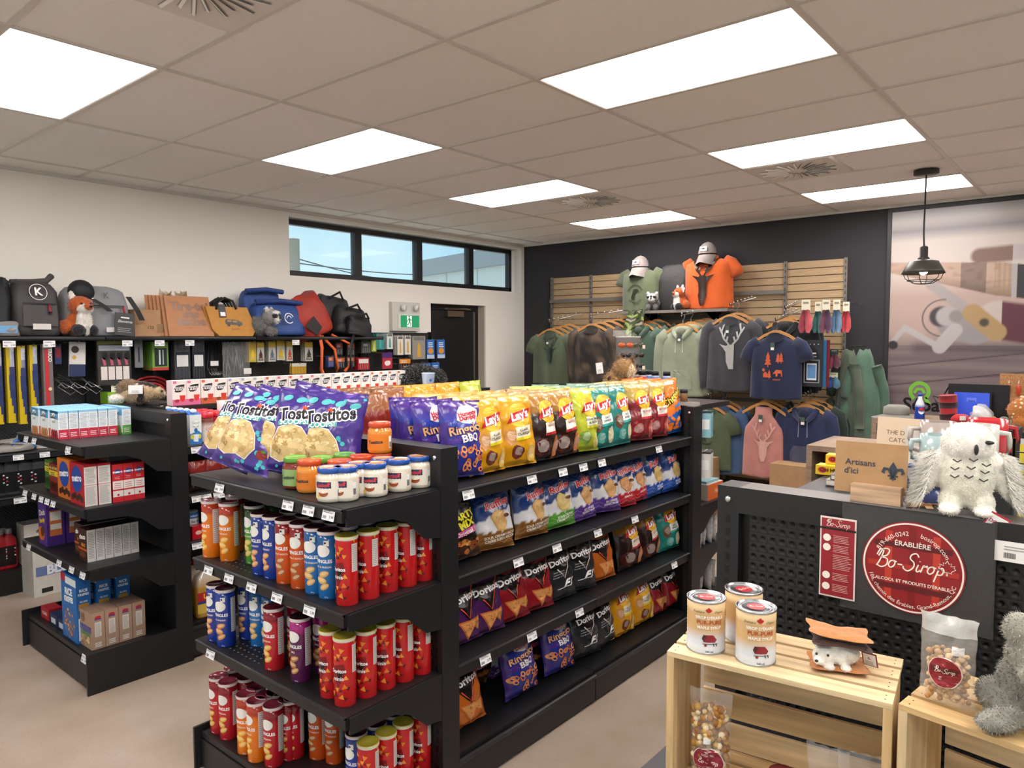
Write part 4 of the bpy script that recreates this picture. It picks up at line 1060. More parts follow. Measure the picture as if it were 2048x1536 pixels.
# third shelf
for k, px, py, dp in [(K_DP, 924, 1327, 0), (K_DP, 972, 1308, 1), (K_DR, 1021, 1272, 1), (K_DR, 1070, 1258, 1), (K_DB, 1117, 1222, 1), (K_DB, 1160, 1212, 0), (K_DO, 1201, 1197, 0), (K_LB, 1258, 1150, 0), (K_LB, 1300, 1134, 0), (K_LT, 1336, 1118, 0)]:
    chip(k, px, 2, py=py, deep=dp, back=.13, pitch=-.2)
chip(K_LB, 1222, 2, yb=2.2, py=1140)
# deck
for k, px, py, dp in [(K_DO, 929, 1500, 0), (K_RI, 1042, 1400, 0), (K_RI, 1122, 1376, 0), (K_DB, 1172, 1341, 0), (K_DB, 1209, 1316, 0), (K_LC, 1247, 1305, 0), (K_LC, 1284, 1272, 0), (K_DR, 1314, 1252, 0), (K_DR, 1342, 1228, 0)]:
    chip(k, px, 3, py=py, deep=dp, back=.13, pitch=-.24, yb=2.06)
chip(K_PM, 955, 3, yb=2.26, py=1390); chip(K_RP, 990, 3, yb=2.26, py=1380); chip(K_PM, 1078, 3, yb=2.22, py=1370)
# red ketchup bags on the far side of the same gondola
for i, (px, Y) in enumerate([(700, 2.78), (735, 2.78), (775, 2.78), (712, 2.64), (748, 2.64), (790, 2.64)]):
    x = bp(px, 860, Y=Y).x; K_LK((x, Y, 1.227), rot=(.12, 0, pi+.1*(i % 3)-.1), label='burgundy ketchup chip bag on the far-side top shelf behind the scoop bags', group='far-side ketchup chip bags')
for i, px in enumerate([830, 862, 905, 950]):
    x = bp(px, 840, Y=2.72).x; (K_LC if i < 3 else K_LG)((x, 2.72, 1.227), rot=(.1, 0, pi+.08*i), label='yellow chip bag on the far-side top shelf of the snack gondola' if i < 3 else 'lime chip bag on the far-side top shelf', group='far-side yellow chip bags' if i < 3 else '')
# ------------------------------------------------------------------ pantry gondola goods
def L3(z): return NE_L
def gogo(base, fruit):
    def art(p, f, f2, w, h):
        rect(p, f, -w/2, w/2, h*.70, h, '#5aa6d8'); rect(p, f, -w/2, w/2, h*.9, h, '#7fc0e6')
        blob(p, f2, -.01, h*.78, .042, .022, '#ffffff', 10, 1); p.text('GoGo', -.01, h*.78, .03, lambda x, z: (f2(x, z)[0], f2(x, z)[1]-.0006, z), '#1d2a3a', bold=.04)
        p.text('squeeZ', -.005, h*.60, .018, f2, '#3f8f3f'); 
        for k in range(3): p.disc(-.035+k*.034, h*.14, .024, .028, f2, fruit, n=12)
        rect(p, f, -w/2, w/2, 0, h*.06, base)
    def sa(p, f, f2, w, h):
        rect(p, f, -w/2, w/2, h*.93, h, '#8cc4e4'); rect(p, f, -w/2, w/2, 0, h*.34, base); lines(p, f2, -w*.38, w*.4, h*.40, h*.9, 10, '#9aa4ae', .3); lines(p, f2, -w*.36, w*.36, h*.08, h*.26, 3, '#f1dcdc', .4)
    return carton('fruit_pouch_box', .14, .046, .15, '#e4e9ec', art, '#e4e9ec', '#8cc0e2', sa)
K_G1, K_G2, K_G3 = gogo('#c32f44', '#a52c38'), gogo('#c9653a', '#c98a5a'), gogo('#5fa04e', '#8cb45a')
z = LE_L[0]
for i in range(6): K_G1((1.445+i*.048, 4.405-.004*i, z), rz=FX-.05+.02*(i % 3), label='blue-topped fruit pouch box with red base on the pantry end', group='red fruit pouch boxes')
for j, y in enumerate((4.555, 4.705)):
    for i in range(6): K_G2((1.445+i*.048, y-.004*i, z), rz=FX-.04+.02*(i % 3), label='blue-topped fruit pouch box with orange base on the pantry end', group='orange fruit pouch boxes')
K_G3((1.755, 4.375, z), rz=FX-.03, label='blue-topped fruit pouch box with green base on the pantry end')
K_G3((1.755, 4.535, z), rz=FX, label='green-based fruit pouch box behind the orange-based ones')
# second shelf
def metro(main, strip):
    def art(p, f, f2, w, h):
        rect(p, f, -w/2, w/2, 0, h, main); p.disc(0, h*.62, w*.36, w*.36, f2, '#274a9c', n=22)
        g = lambda x, zz: (f2(x, zz)[0], f2(x, zz)[1]-.0006, zz); p.text('metro', 0, h*.64, .05, g, '#ffffff', bold=.03, rot=.1)
        for k in range(5): blob(p, f2, -.06+k*.03, h*(.16+.05*(k % 2)), .022, .018, '#4a2c20', 9, k)
    def sa(p, f, f2, w, h):
        lines(p, f, -w*.4, w*.42, h*.56, h*.92, 12, '#8a8584', .35); rect(p, f, -w*.5, w*.5, h*.50, h*.51, main); lines(p, f, -w*.4, w*.42, h*.05, h*.48, 18, '#9b9694', .4)
        rect(p, f, -w*.5, w*.5, h*.95, h, main)
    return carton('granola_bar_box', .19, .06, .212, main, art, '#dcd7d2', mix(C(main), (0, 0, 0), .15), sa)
K_MO, K_MR = metro('#d2722a', 0), metro('#b3222c', 0)
z = LE_L[1]
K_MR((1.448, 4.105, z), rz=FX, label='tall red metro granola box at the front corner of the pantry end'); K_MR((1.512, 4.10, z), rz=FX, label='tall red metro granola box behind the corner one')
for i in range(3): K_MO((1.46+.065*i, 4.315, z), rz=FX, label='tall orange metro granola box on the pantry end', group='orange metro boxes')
def small_metro():
    def sa(p, f, f2, w, h):
        rect(p, f, -w/2, w/2, h*.34, h*.56, '#e8e0da'); rect(p, f, -w/2, w/2, h*.14, h*.30, '#e2d8d2'); p.disc(0, h*.80, w*.36, .014, f, '#2a3f8c', n=16); p.text('metro', 0, h*.80, .019, f2, '#ffffff', bold=.03)
        lines(p, f2, -w*.35, w*.35, h*.38, h*.54, 3, '#c04a50', .25); p.disc(0, h*.19, .006, .006, f2, '#b3382f', n=10); lines(p, f2, -w*.3, w*.3, h*.62, h*.7, 2, '#f0c4c0', .25)
    return carton('sugar_box', .12, .052, .198, '#c52630', None, '#c52630', '#b01d28', sa)
K_SM = small_metro()
for i in range(3): K_SM((1.575+.054*i, 4.06, z), rz=FX, label='small red metro box with white label on the pantry end', group='small red metro boxes')
def dutch(main, mid, sd):
    def art(p, f, f2, w, h):
        rect(p, f, -w/2, w/2, h*.6, h*.78, '#d8c23a'); p.text('VAL NATURE', 0, h*.86, .02, f2, '#ded06a', bold=.03); lines(p, f2, -w*.3, w*.3, h*.63, h*.75, 2, '#3a3a1a', .4)
        for k in range(4): blob(p, f2, -.04+k*.028, h*.25, .022, .03, mid, 9, k)
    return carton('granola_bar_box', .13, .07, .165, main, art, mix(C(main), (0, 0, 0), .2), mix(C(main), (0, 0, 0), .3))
K_D1, K_D2 = dutch('#3f6a2c', '#2f4a1e', 1), dutch('#7c2420', '#4a1a14', 2)
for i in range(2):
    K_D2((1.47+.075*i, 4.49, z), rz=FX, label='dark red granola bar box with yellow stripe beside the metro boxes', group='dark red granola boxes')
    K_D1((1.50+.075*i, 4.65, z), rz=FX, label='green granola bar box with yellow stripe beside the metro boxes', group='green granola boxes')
# third shelf
def cookie():
    def art(p, f, f2, w, h):
        p.disc(-.02, h*.25, .05, .04, f, '#c9652c', n=16); blob(p, f2, .0, h*.3, .03, .03, '#5a3422', 10, 1); outline_text(p, 'Dads', 0, h*.72, .045, f, f2, '#e8e0da', '#2c1640', rot=.2); p.text('family', 0, h*.55, .035, f2, '#d8b93a', rot=.2, bold=.04)
    def sa(p, f, f2, w, h):
        rect(p, f, -w*.34, w*.34, h*.22, h*.78, '#c9703e'); rect(p, f2, -w*.3, w*.3, h*.56, h*.75, '#ddd6cf'); rect(p, f2, -w*.3, w*.3, h*.36, h*.48, '#ddd6cf'); rect(p, f, -w*.34, w*.36, h*.86, h*.94, '#c9a23c')
    return carton('cookie_box', .13, .09, .255, '#4a2a78', art, '#46287a', '#3a2064', sa)
K_CK = cookie(); z = LE_L[2]
for i in range(3): K_CK((1.465+.098*i, 4.645, z), rz=FX, label='tall purple cookie box on the pantry end', group='purple cookie boxes')
def choco():
    def art(p, f, f2, w, h):
        p.text('choco', 0, h*.75, .034, f2, '#f2ece6', bold=.05, rot=.1); p.text('MAX', .01, h*.5, .026, f2, '#e08a2a', bold=.04); blob(p, f, -.01, h*.2, .04, .02, '#6b3a20', 10, 2); rect(p, f, -w/2, w/2, h*.33, h*.40, '#c9602a')
    def sa(p, f, f2, w, h): lines(p, f, -w*.36, w*.38, h*.12, h*.95, 16, '#8f8b88', .4)
    return carton('chocolate_bar_box', .12, .041, .168, '#3a1d18', art, '#cfcbc6', '#2a1512', sa)
K_CO = choco()
for i in range(6):
    K_CO((1.47+.0435*i, 4.15, z), rz=FX-.02, label='slim dark choco bar box with pale side, pantry end', group='choco bar boxes')
for i in range(5): K_CO((1.50+.0435*i, 4.285, z), rz=FX+.02, label='slim dark choco bar box with pale side, pantry end', group='choco bar boxes')
# base deck
z = LE_B-.025
def krispies():
    def art(p, f, f2, w, h):
        rect(p, f, -w/2, -w*.2, h*.88, h, '#b3202e'); rect(p, f, -w*.2, w/2, h*.86, h*.97, '#dfe6e2'); p.text('RICE', 0, h*.74, .05, f2, '#f2f6fa', bold=.05, rot=.06); p.text('KRISPIES', 0, h*.62, .04, f2, '#f2f6fa', bold=.05, rot=.06, sx=.85)
        p.disc(0, h*.25, w*.38, .085, f, '#3a5f9a', n=20); R = random.Random(1)
        for k in range(30): a, r_ = R.uniform(0, 6.3), R.uniform(0, 1)**.5; blob(p, f2, w*.34*r_*cos(a), h*.25+.075*r_*sin(a), .012, .008, R.choice(['#c9905a', '#dcb083', '#a86a3c']), 7, k)
    def sa(p, f, f2, w, h):
        p.text('RICE', 0, h*.80, .020, f, '#e8f0f8', bold=.04); p.text('KRISPIES', 0, h*.74, .017, f, '#e8f0f8', bold=.04, sx=.85); rect(p, f, -w*.36, w*.36, h*.50, h*.60, '#b58a3a'); p.text('SCAN', 0, h*.63, .014, f, '#dfe6ee', bold=.03); rect(p, f, -w*.4, w*.4, h*.04, h*.38, '#d7dce0'); lines(p, f2, -w*.34, w*.36, h*.06, h*.36, 12, '#8f959c', .4)
    return carton('cereal_box', .21, .07, .35, '#1f66ac', art, '#1f66ac', '#2a74ba', sa)
K_RK = krispies()
for i in range(3): K_RK((1.455+.1*i, 4.29, z), rz=FX, label='tall blue puffed rice cereal box on the pantry end deck', group='blue cereal boxes')
def tan_box():
    def art(p, f, f2, w, h):
        rect(p, f, -w/2, w/2, h*.45, h*.62, '#4a4a86'); p.disc(-.02, h*.8, .024, .024, f, '#8a5a3a', n=14); rect(p, f2, -w*.3, w*.4, h*.34, h*.44, '#4a7a4e'); R = random.Random(2)
        for k in range(14): blob(p, f2, R.uniform(-.3, .3)*w, h*R.uniform(.06, .3), .016, .01, R.choice(['#d8b47a', '#e5c994', '#a87c4a']), 7, k)
    def sa(p, f, f2, w, h):
        rect(p, f, -w*.24, w*.24, h*.34, h*.74, '#d9d4cd'); lines(p, f2, -w*.2, w*.22, h*.36, h*.72, 12, '#9a948c', .4); p.disc(0, h*.86, w*.24, .010, f, '#b32c3a', n=12); rect(p, f, -w*.24, w*.24, h*.80, h*.83, '#3a4a96'); lines(p, f, -w*.26, w*.28, h*.06, h*.2, 3, '#d9d4cd', .6)
    def mk_top(p): pass
    return carton('oatmeal_box', .17, .066, .192, '#a58670', art, '#a98a74', '#9a7c68', sa)
K_TN = tan_box()
for i in range(4): K_TN((1.468+.0685*i, 4.125, z), rz=FX, label='tan oatmeal box at the front of the pantry end deck', group='tan oatmeal boxes')
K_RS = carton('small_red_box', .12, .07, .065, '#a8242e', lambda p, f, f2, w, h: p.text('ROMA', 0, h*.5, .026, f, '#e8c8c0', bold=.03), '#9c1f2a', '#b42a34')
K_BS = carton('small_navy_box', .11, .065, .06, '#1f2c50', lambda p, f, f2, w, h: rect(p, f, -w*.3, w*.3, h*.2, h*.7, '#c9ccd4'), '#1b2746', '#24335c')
K_RS((1.47, 4.72, z), rz=FX, label='small red box lying at the left corner of the pantry end deck'); K_RS((1.60, 4.66, z), rz=FX, label='lower small red box behind the corner one'); K_RS((1.60, 4.66, z+.066), rz=FX+.05, label='small red box stacked on another small red box')
K_BS((1.465, 4.575, z), rz=FX, label='small navy box between the red and blue cereal boxes', group='small navy boxes'); K_BS((1.54, 4.55, z), rz=FX, label='small navy box between the red and blue cereal boxes', group='small navy boxes'); K_BS((1.465, 4.455, z), rz=FX, label='small navy box tucked against the front cereal box')
# ---- tea boxes on top
def tea(base, acc):
    def art(p, f, f2, w, h):
        rect(p, f, -w/2, w/2, 0, h*.24, base); P = [(-w*.40, h*.60)]
        leaf = [(-w*.40, h*.70), (-w*.38, h*.60), (-w*.25, h*.53), (0, h*.53), (w*.2, h*.58), (w*.33, h*.70), (w*.38, h*.84), (w*.1, h*.83), (-w*.2, h*.80)]
        p.poly(leaf, f, '#222223'); p.text('HIGGINS', -w*.06, h*.71, .0155, f2, '#ffffff', bold=.02); p.text('& BURKE', -w*.06, h*.625, .0155, f2, '#ffffff', bold=.02)
        p.poly([(w*.0, h*.40), (w*.42, h*.40), (w*.38, h*.24), (w*.28, h*.15), (w*.12, h*.15), (w*.02, h*.24)], f2, '#cf3a30'); blob(p, f2, -w*.18, h*.18, .016, .010, acc, 9, 1); rect(p, f, -w*.44, -w*.2, h*.88, h*.98, base)
    return carton('tea_box', .084, .075, .147, '#e6e0da', art, mix(C('#e0d8d4'), C(base), .25), '#e4ded8')
TK = [tea('#d86c98', '#a8323c'), tea('#d0603e', '#7a4a2a'), tea('#9aa8bc', '#e0a83e'), tea('#dc5a48', '#c9a45a')]
TL = ['pink-based', 'orange-based', 'blue-grey-based', 'coral-based']
for i, k in enumerate([0, 0, 1, 1, 2, 2, 2, 1, 0, 3, 0, 0, 2, 2, 2, 1, 1, 1, 1, 1, 1]):
    TK[k]((2.055+i*.0868, 4.335, 1.40), rz=random.uniform(-.03, .03), label='white tea box with black leaf, %s, in the row atop the pantry gondola' % TL[k], group=TL[k]+' tea boxes')
# ---- cartons, creamers, bags and boxes on the side shelf
def milk():
    def art(p, f, f2, w, h):
        rect(p, f, -w/2, w/2, 0, h*.36, '#3a78be'); p.poly([(-w/2, h*.36), (w/2, h*.36), (w*.2, h*.46), (-w*.2, h*.40)], f, '#2f86b4'); p.disc(0, h*.72, w*.3, .022, f2, '#b8d4cc', n=16); p.disc(0, h*.72, w*.28, .020, lambda x, zz: (f2(x, zz)[0], f2(x, zz)[1]-.0005, zz), '#f2f4f2', n=16)
        p.text('Good', 0, h*.73, .017, lambda x, zz: (f2(x, zz)[0], f2(x, zz)[1]-.001, zz), '#6b8a8a'); p.text('1% LAIT', 0, h*.6, .010, f2, '#4a5a74', bold=.02); p.disc(0, h*.48, .010, .012, f2, '#2f6aae', n=12)
        p.poly([(-.014, h*.10), (.012, h*.08), (.016, h*.34), (-.017, h*.34)], f2, '#dfe8ee'); p.disc(-.022, h*.26, .01, .014, f2, '#d8d24a', n=10); p.disc(.022, h*.26, .008, .014, f2, '#d8d24a', n=10)
    k = carton('milk_carton', .066, .066, .165, '#e9edee', art, '#dfe6ea', '#2f66b0')
    mk0 = k.mk
    def mk():
        o = mk0(); c = MB()
        c.add([(-.033, -.033, .165), (.033, -.033, .165), (.033, .033, .165), (-.033, .033, .165), (-.030, .033, .188), (.030, .033, .188)], [(0, 1, 5, 4), (1, 2, 5), (2, 3, 4, 5), (3, 0, 4)], '#2f66b0'); c.build('gable_top', 'carton', o)
        d = MB(); M = Matrix.Translation((0, -.006, .178)) @ Matrix.Rotation(radians(20), 4, 'X'); d.lathe([(.017, 0), (.017, .012), (.015, .015), (.001, .015)], '#eef0f2', n=16); d.xf(M); d.build('screw_cap', 'gloss', o); return o
    k.mk = mk; return k
K_MK = milk()
for i in range(6): K_MK((1.985-.004*i, 4.005+.066*i, 1.205), label='white and blue milk carton in the file beside the pantry end', group='milk cartons')
def creamer(main):
    def mk():
        mb = MB(); w, d, h = .038, .03, .15
        ring = lambda k, z_: [(w*k*cos(t)*(abs(cos(t))**-.35 if abs(cos(t)) > .01 else 1)*.92, d*k*sin(t), z_) for t in [2*pi*i/20 for i in range(20)]]
        mb.loft([ring(.95, 0), ring(1, .01), ring(1, h*.6), ring(.92, h*.8), ring(.95, h*.95)], [C(c) for c in ('#e6ddd6',)*20+('#e6ddd6',)*20+('#ddd0c8',)*20+(main,)*20+(main,)*20]); o = mb.build('creamer_tub', 'satin')
        l = MB(); l.loft([ring(1.0, h*.93), ring(1.03, h*.96), ring(1.03, h*1.10), ring(.9, h*1.14)], '#c8283a'); l.build('lid', 'gloss', o)
        p = MB(); f = lambda x, zz: (x, -d*1.02-.001+abs(x)*.12, zz); p.text('Coffee', .004, h*.55, .022, f, '#c02c3c', shear=.3, rot=.15); p.text('Mate', .008, h*.42, .022, f, '#c02c3c', shear=.3, rot=.15); blob(p, f, .006, h*.18, .016, .016, '#7a3c24', 10, 1); p.build('label', 'print', o); return o
    return Kind(mk)
K_CM, K_CM2 = creamer('#7a3a2a'), creamer('#c8323c')
for i in range(4): K_CM((2.07, 4.01+.068*i, 1.205), label='brown-shouldered coffee creamer tub with red lid by the milk cartons', group='brown creamer tubs')
for i in range(4): K_CM2((2.155, 4.03+.068*i, 1.205), label='red-shouldered coffee creamer tub with red lid by the milk cartons', group='red creamer tubs')
def sugar_art(p, f, f2, f3, w, h): p.text('Redpath', 0, h*.6, .024, f2, '#c0405a', bold=.02); rect(p, f, -w*.3, w*.3, h*.1, h*.2, '#e0b040')
K_SG = bag('sugar_bag', .13, .22, .075, lambda s, v: H('#e4d4cf') if v > .25 else H('#2f55a0'), sugar_art, 3, 'satin', 14, 16)
for i in range(3):
    for j in range(2): K_SG((2.265+.13*i, 4.05+.09*j, 1.207), label='pale pink paper sugar bag on the pantry side shelf', group='sugar bags')
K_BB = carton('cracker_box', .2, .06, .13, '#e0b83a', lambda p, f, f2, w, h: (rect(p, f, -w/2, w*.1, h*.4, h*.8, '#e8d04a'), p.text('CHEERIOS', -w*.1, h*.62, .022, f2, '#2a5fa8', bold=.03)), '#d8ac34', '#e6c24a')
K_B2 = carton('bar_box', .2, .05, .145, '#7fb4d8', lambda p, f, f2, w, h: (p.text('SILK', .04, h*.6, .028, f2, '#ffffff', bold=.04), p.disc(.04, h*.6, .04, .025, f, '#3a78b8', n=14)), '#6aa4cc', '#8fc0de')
x0 = bp(650, 800, Y=4.05).x
K_BB((2.70, 4.03, 1.205), label='yellow cereal box on the pantry side shelf'); K_B2((2.90, 4.02, 1.205), label='light blue bar box on the pantry side shelf')
def baby(col, word):
    def art(p, f, f2, w, h):
        blob(p, f, 0, h*.62, w*.36, h*.24, col, 14, 3); p.text(word, 0, h*.68, .036, f2, '#f6f4f0', bold=.05); p.text('Mum-Mum', 0, h*.52, .020, f2, '#f6f4f0', bold=.04); R = random.Random(1)
        for k in range(7): p.disc(-w*.34+k*w*.11, h*.12, .014, .014, f, R.choice(['#d8a83a', '#c94a4a', '#7fae4a', '#e2c27a']), n=10)
        p.disc(w*.4, h*.18, .01, .01, f2, col, n=10)
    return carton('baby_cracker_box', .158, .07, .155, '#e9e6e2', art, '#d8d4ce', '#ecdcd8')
BB = [(baby('#b8303a', 'Toddler'), 'red Toddler', 3.20), (baby('#d8982c', 'Baby'), 'orange Baby', 3.36), (baby('#2f9ab4', 'Baby'), 'teal Baby', 3.525), (baby('#3a4a86', 'Baby'), 'navy Baby', 3.69)]
for k, n, x in BB:
    for j in range(3): k((x, 4.025+.075*j, 1.207), label='white cracker box with %s badge on the pantry side shelf' % n, group=n+' cracker boxes')
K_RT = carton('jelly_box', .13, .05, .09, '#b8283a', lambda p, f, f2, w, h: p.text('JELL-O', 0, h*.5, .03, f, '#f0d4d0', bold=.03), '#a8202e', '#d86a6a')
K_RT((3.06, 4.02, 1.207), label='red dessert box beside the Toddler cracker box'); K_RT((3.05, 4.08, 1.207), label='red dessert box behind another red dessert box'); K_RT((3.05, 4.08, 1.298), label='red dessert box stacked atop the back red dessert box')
# lower side shelves, seen between the two gondolas
def salt():
    def mk():
        mb = MB(); mb.lathe([(.04, 0), (.041, .003), (.041, .10), (.041, .105), (.041, .135), (.04, .138)], ['#e2e2e0', '#e2e2e0', '#e2e2e0', '#2a78b8', '#2a78b8', '#2a78b8'], n=22); o = mb.build('salt_canister', 'satin')
        p = MB(.015); f = cyl_map(.041); p.text('windsor', 0, .118, .018, f, '#ffffff', bold=.02); p.text('Sea Salt', 0, .085, .017, f, '#2a3a5a', bold=.02); p.text('Sel de mer', 0, .067, .014, f, '#2a3a5a'); p.disc(0, .04, .018, .012, f, '#d88a6a', n=12)
        for k in range(3): p.disc(-.02+k*.02, .015, .007, .007, f, '#23427a', n=10)
        p.build('label', 'print', o); l = MB(); l.lathe([(.040, .138), (.040, .142), (.034, .143), (.001, .143)], '#cfd4d8', n=22); l.build('lid', 'satin', o); return o
    return Kind(mk)
K_SA = salt(); K_SA((2.075, 4.02, .666), label='white and blue sea salt canister on the pantry side shelf', rz=-.2); K_SA((2.0, 4.09, .666), label='sea salt canister behind and left of another one', rz=.2)
K_PK = carton('spice_tin', .07, .05, .075, '#b8202c', lambda p, f, f2, w, h: p.disc(0, h*.5, .018, .012, f, '#e8b89a', n=12), '#a01824', '#c02a34', m='gloss')
K_PK((1.985, 4.0, .666), label='small red spice tin beside the salt canisters')
def jug():
    def mk():
        mb = MB(); w, d = .075, .05
        rr = lambda k, z_, kx=1.: [(w*k*kx*max(-1, min(1, cos(t)*1.25)), d*k*max(-1, min(1, sin(t)*1.25)), z_) for t in [2*pi*i/24 for i in range(24)]]
        oil = C('#c49238'); clr = C('#cfc2b0')
        mb.loft([rr(.95, 0), rr(1, .012), rr(1, .17), rr(.98, .19), rr(.8, .235), rr(.3, .262), rr(.26, .275)], [oil]*24*3+[mix(oil, clr, .4)]*24+[clr]*24*3); o = mb.build('oil_jug', 'jarglass')
        h_ = MB(); h_.tube([(.02, 0, .25), (.045, 0, .285), (.075, 0, .28), (.078, 0, .24), (.072, 0, .19)], .011, '#cfc2b0', n=8); h_.build('handle', 'jarglass', o)
        c = MB(); c.lathe([(.024, .272), (.024, .295), (.02, .3), (.001, .3)], '#b8222c', n=18); c.build('cap', 'satin', o)
        p = MB(); f = lambda x, z_: (x, -d*1.003-.0012, z_); rect(p, f, -w*.95, w*.95, .09, .15, '#b3242a'); rect(p, f, -w*.95, w*.95, .03, .09, '#d8b84a'); f2 = lambda x, z_: (x, -d*1.003-.002, z_); p.text('Unico', .01, .125, .04, f2, '#e8d04a', bold=.04); rect(p, f2, -w*.95, w*.95, .085, .1, '#2f3f8a')
        for k in range(6): blob(p, f2, .0+k*.012, .055, .012, .012, '#5a6a2a', 8, k)
        p.build('label', 'print', o); return o
    return Kind(mk)
K_JG = jug(); K_JG((2.05, 4.03, .2), rz=-.1, label='clear jug of golden cooking oil with red cap on the bottom pantry shelf'); K_JG((2.03, 4.17, .2), rz=-.1, label='cooking oil jug standing behind another oil jug')
K_PC = bag('snack_pouch', .12, .17, .05, lambda s, v: H('#24130f') if v < .6 else H('#8a2420'), lambda p, f, f2, f3, w, h: blob(p, f, 0, h*.3, .03, .02, '#c98a5a', 9, 1), 2, 'foil', 10, 12)
for i in range(3): K_PC((2.01+.1*i, 4.02+.01*i, .932), label='dark brown and red snack pouch on the pantry side shelf', group='dark snack pouches')
# ceramic travel cup on the far end of the pantry gondola
mb = MB(); mb.lathe([(.03, 0), (.032, .003), (.042, .11), (.044, .115), (.04, .115), (.03, .02)], '#b8c8de', n=22, cap=True); p = bp(857, 803, Y=4.05); cup = mb.build('travel_cup', 'gloss', None, (p.x, 4.05, 1.396)); cup.scale = (1.2, 1.2, 1.2)
d = MB(); f = cyl_map(.0385)
for (x, z_) in ((-.015, .07), (.012, .05), (.0, .085), (-.01, .035)): d.disc(x, z_, .009, .009, lambda a, b: f(a, b), '#3f66b0', n=10)
d.build('printed_dots', 'print', cup); tag(cup, 'pale blue patterned cup on the far end of the pantry gondola', 'cup')
CATS = {'can': 'can', 'jar': 'jar', 'bag': 'bag', 'box': 'box', 'carton': 'carton', 'tub': 'tub', 'canister': 'canister', 'tin': 'tin', 'jug': 'jug', 'pouch': 'pouch'}
for o in bpy.data.objects:
    if not o.parent and 'label' in o and 'category' not in o: o['category'] = CATS.get(o.name.split('.')[0].split('_')[-1], o.name.split('.')[0].split('_')[-1])
# ------------------------------------------------------------------ goods on the left wall shelving
ZT = 1.813
def prect(x0, y0, x1, y1, Y):
    a, b = bp(x0, y0, Y=Y), bp(x1, y1, Y=Y); return a.x, b.x, b.z, a.z        # X0, X1, Z0, Z1
def bagf(d, lean, h, top=.8, o=.016):
    def f(x, z):
        t = z/h; k = 1-max(0, t-.6)/.4*(1-top)-(.06*max(0, t-.6)/.3); return (x, -d/2*k-o+lean*z, z)
    return f
# big roll-top backpack, dark grey
X0, X1, Z0, Z1 = prect(27, 560, 128, 667, 5.82); w = X1-X0; h = Z1-ZT
o = soft_bag('roll_top_backpack', w, .26, h, '#3c3a3a', .8, .06, 1).build('roll_top_backpack', 'nylon', None, ((X0+X1)/2, 5.95, ZT+.004), .03)
p = MB(.03); f = bagf(.26, .06, h)
ring = [(.055*cos(2*pi*k/24), h*.80+.055*sin(2*pi*k/24)) for k in range(25)]; p.strip(ring, .004, f, '#e8e4e0'); p.text('K', 0, h*.80, .075, f, '#efece8', bold=.03)
p.build('logo', 'print', o)
p = MB(.03); rect(p, f, -w*.36, w*.36, h*.575, h*.60, '#1c1b1c'); rect(p, f, -w*.36, w*.36, h*.18, h*.56, '#454241'); p.build('front_pocket', 'nylon', o)
p = MB(); p.tube([(w*.18, -.145, h*.57), (w*.19, -.15, h*.44)], .008, '#9c2c38', n=8); p.tube([(w*.19, -.15, h*.44), (w*.2, -.15, h*.40)], .012, '#1a1a1a', n=8); p.build('zip_pull', 'satin', o)
p = MB(); rect(p, lambda x, z: (x, -.146, z), -w*.18, w*.2, .045, .085, '#cfc9c2', 4); p.build('reflective_strip', 'satin', o)
p = MB(); p.add([(-w*.45, -.02, h*.95), (w*.30, -.03, h*.96), (w*.47, .02, h*1.14), (w*.44, .06, h*1.1), (-.1, .06, h*1.0), (-w*.45, .04, h*1.0)], [(0, 1, 2, 3, 4, 5)], '#3f3d3d', True); p.tube([(-w*.45, 0, h*.97), (0, .0, h*.99), (w*.3, 0, h*1.02), (w*.46, .03, h*1.13)], .022, '#434141', n=8); p.build('rolled_top', 'nylon', o)
tag(o, 'big charcoal roll-top backpack with a white K badge on the wall shelf', 'backpack')
# black duffel at the left edge
X0, X1, Z0, Z1 = prect(-40, 552, 28, 650, 5.85)
o = soft_bag('black_duffel', X1-X0, .26, Z1-ZT, '#131519', .85, .05, 3, slump=.05).build('black_duffel', 'nylon', None, ((X0+X1)/2, 5.96, ZT+.004)); tag(o, 'crumpled black duffel bag at the window-less end of the wall shelf', 'bag')
# shrink-wrapped package in front of it
X0, X1, Z0, Z1 = prect(-20, 643, 38, 667, 5.80)
o = soft_bag('wrapped_package', X1-X0, .07, Z1-ZT, '#7d7a78', .8, 0, 5).build('wrapped_package', 'foil', None, ((X0+X1)/2, 5.795, ZT+.003)); p = MB(); rect(p, front_fn(.07, 0, .1, .006), -.12, .06, .02, .07, '#6a9ac4'); p.build('label', 'print', o); tag(o, 'clear-wrapped package with a blue label in front of the black duffel', 'package')
# light grey backpack
X0, X1, Z0, Z1 = prect(132, 570, 268, 667, 5.82); w = X1-X0; h = Z1-ZT
o = soft_bag('roll_top_backpack', w, .24, h, '#7f8084', .8, .05, 7).build('roll_top_backpack', 'nylon', None, ((X0+X1)/2, 5.96, ZT+.004), -.04)
p = MB(.03); f = bagf(.24, .05, h); p.text('K', w*.12, h*.82, .06, f, '#2a2a2c', bold=.02); p.build('logo', 'print', o)
p = MB(.03); rect(p, f, -w*.2, w*.38, h*.60, h*.625, '#2a2a2d'); p.build('zip', 'nylon', o)
p = MB(); p.tube([(w*.36, -.125, h*.6), (w*.37, -.135, h*.48)], .008, '#9c2c38', n=8); p.build('zip_pull', 'satin', o)
p = MB(); rect(p, lambda x, z: (x, -.136, z), .04, w*.42, .03, .065, '#cfcac6', 4); p.build('reflective_strip', 'satin', o)
p = MB(); p.ell((-w*.22, -.06, h*.88), (.09, .08, .09), '#16181b'); p.build('side_roll', 'nylon', o)
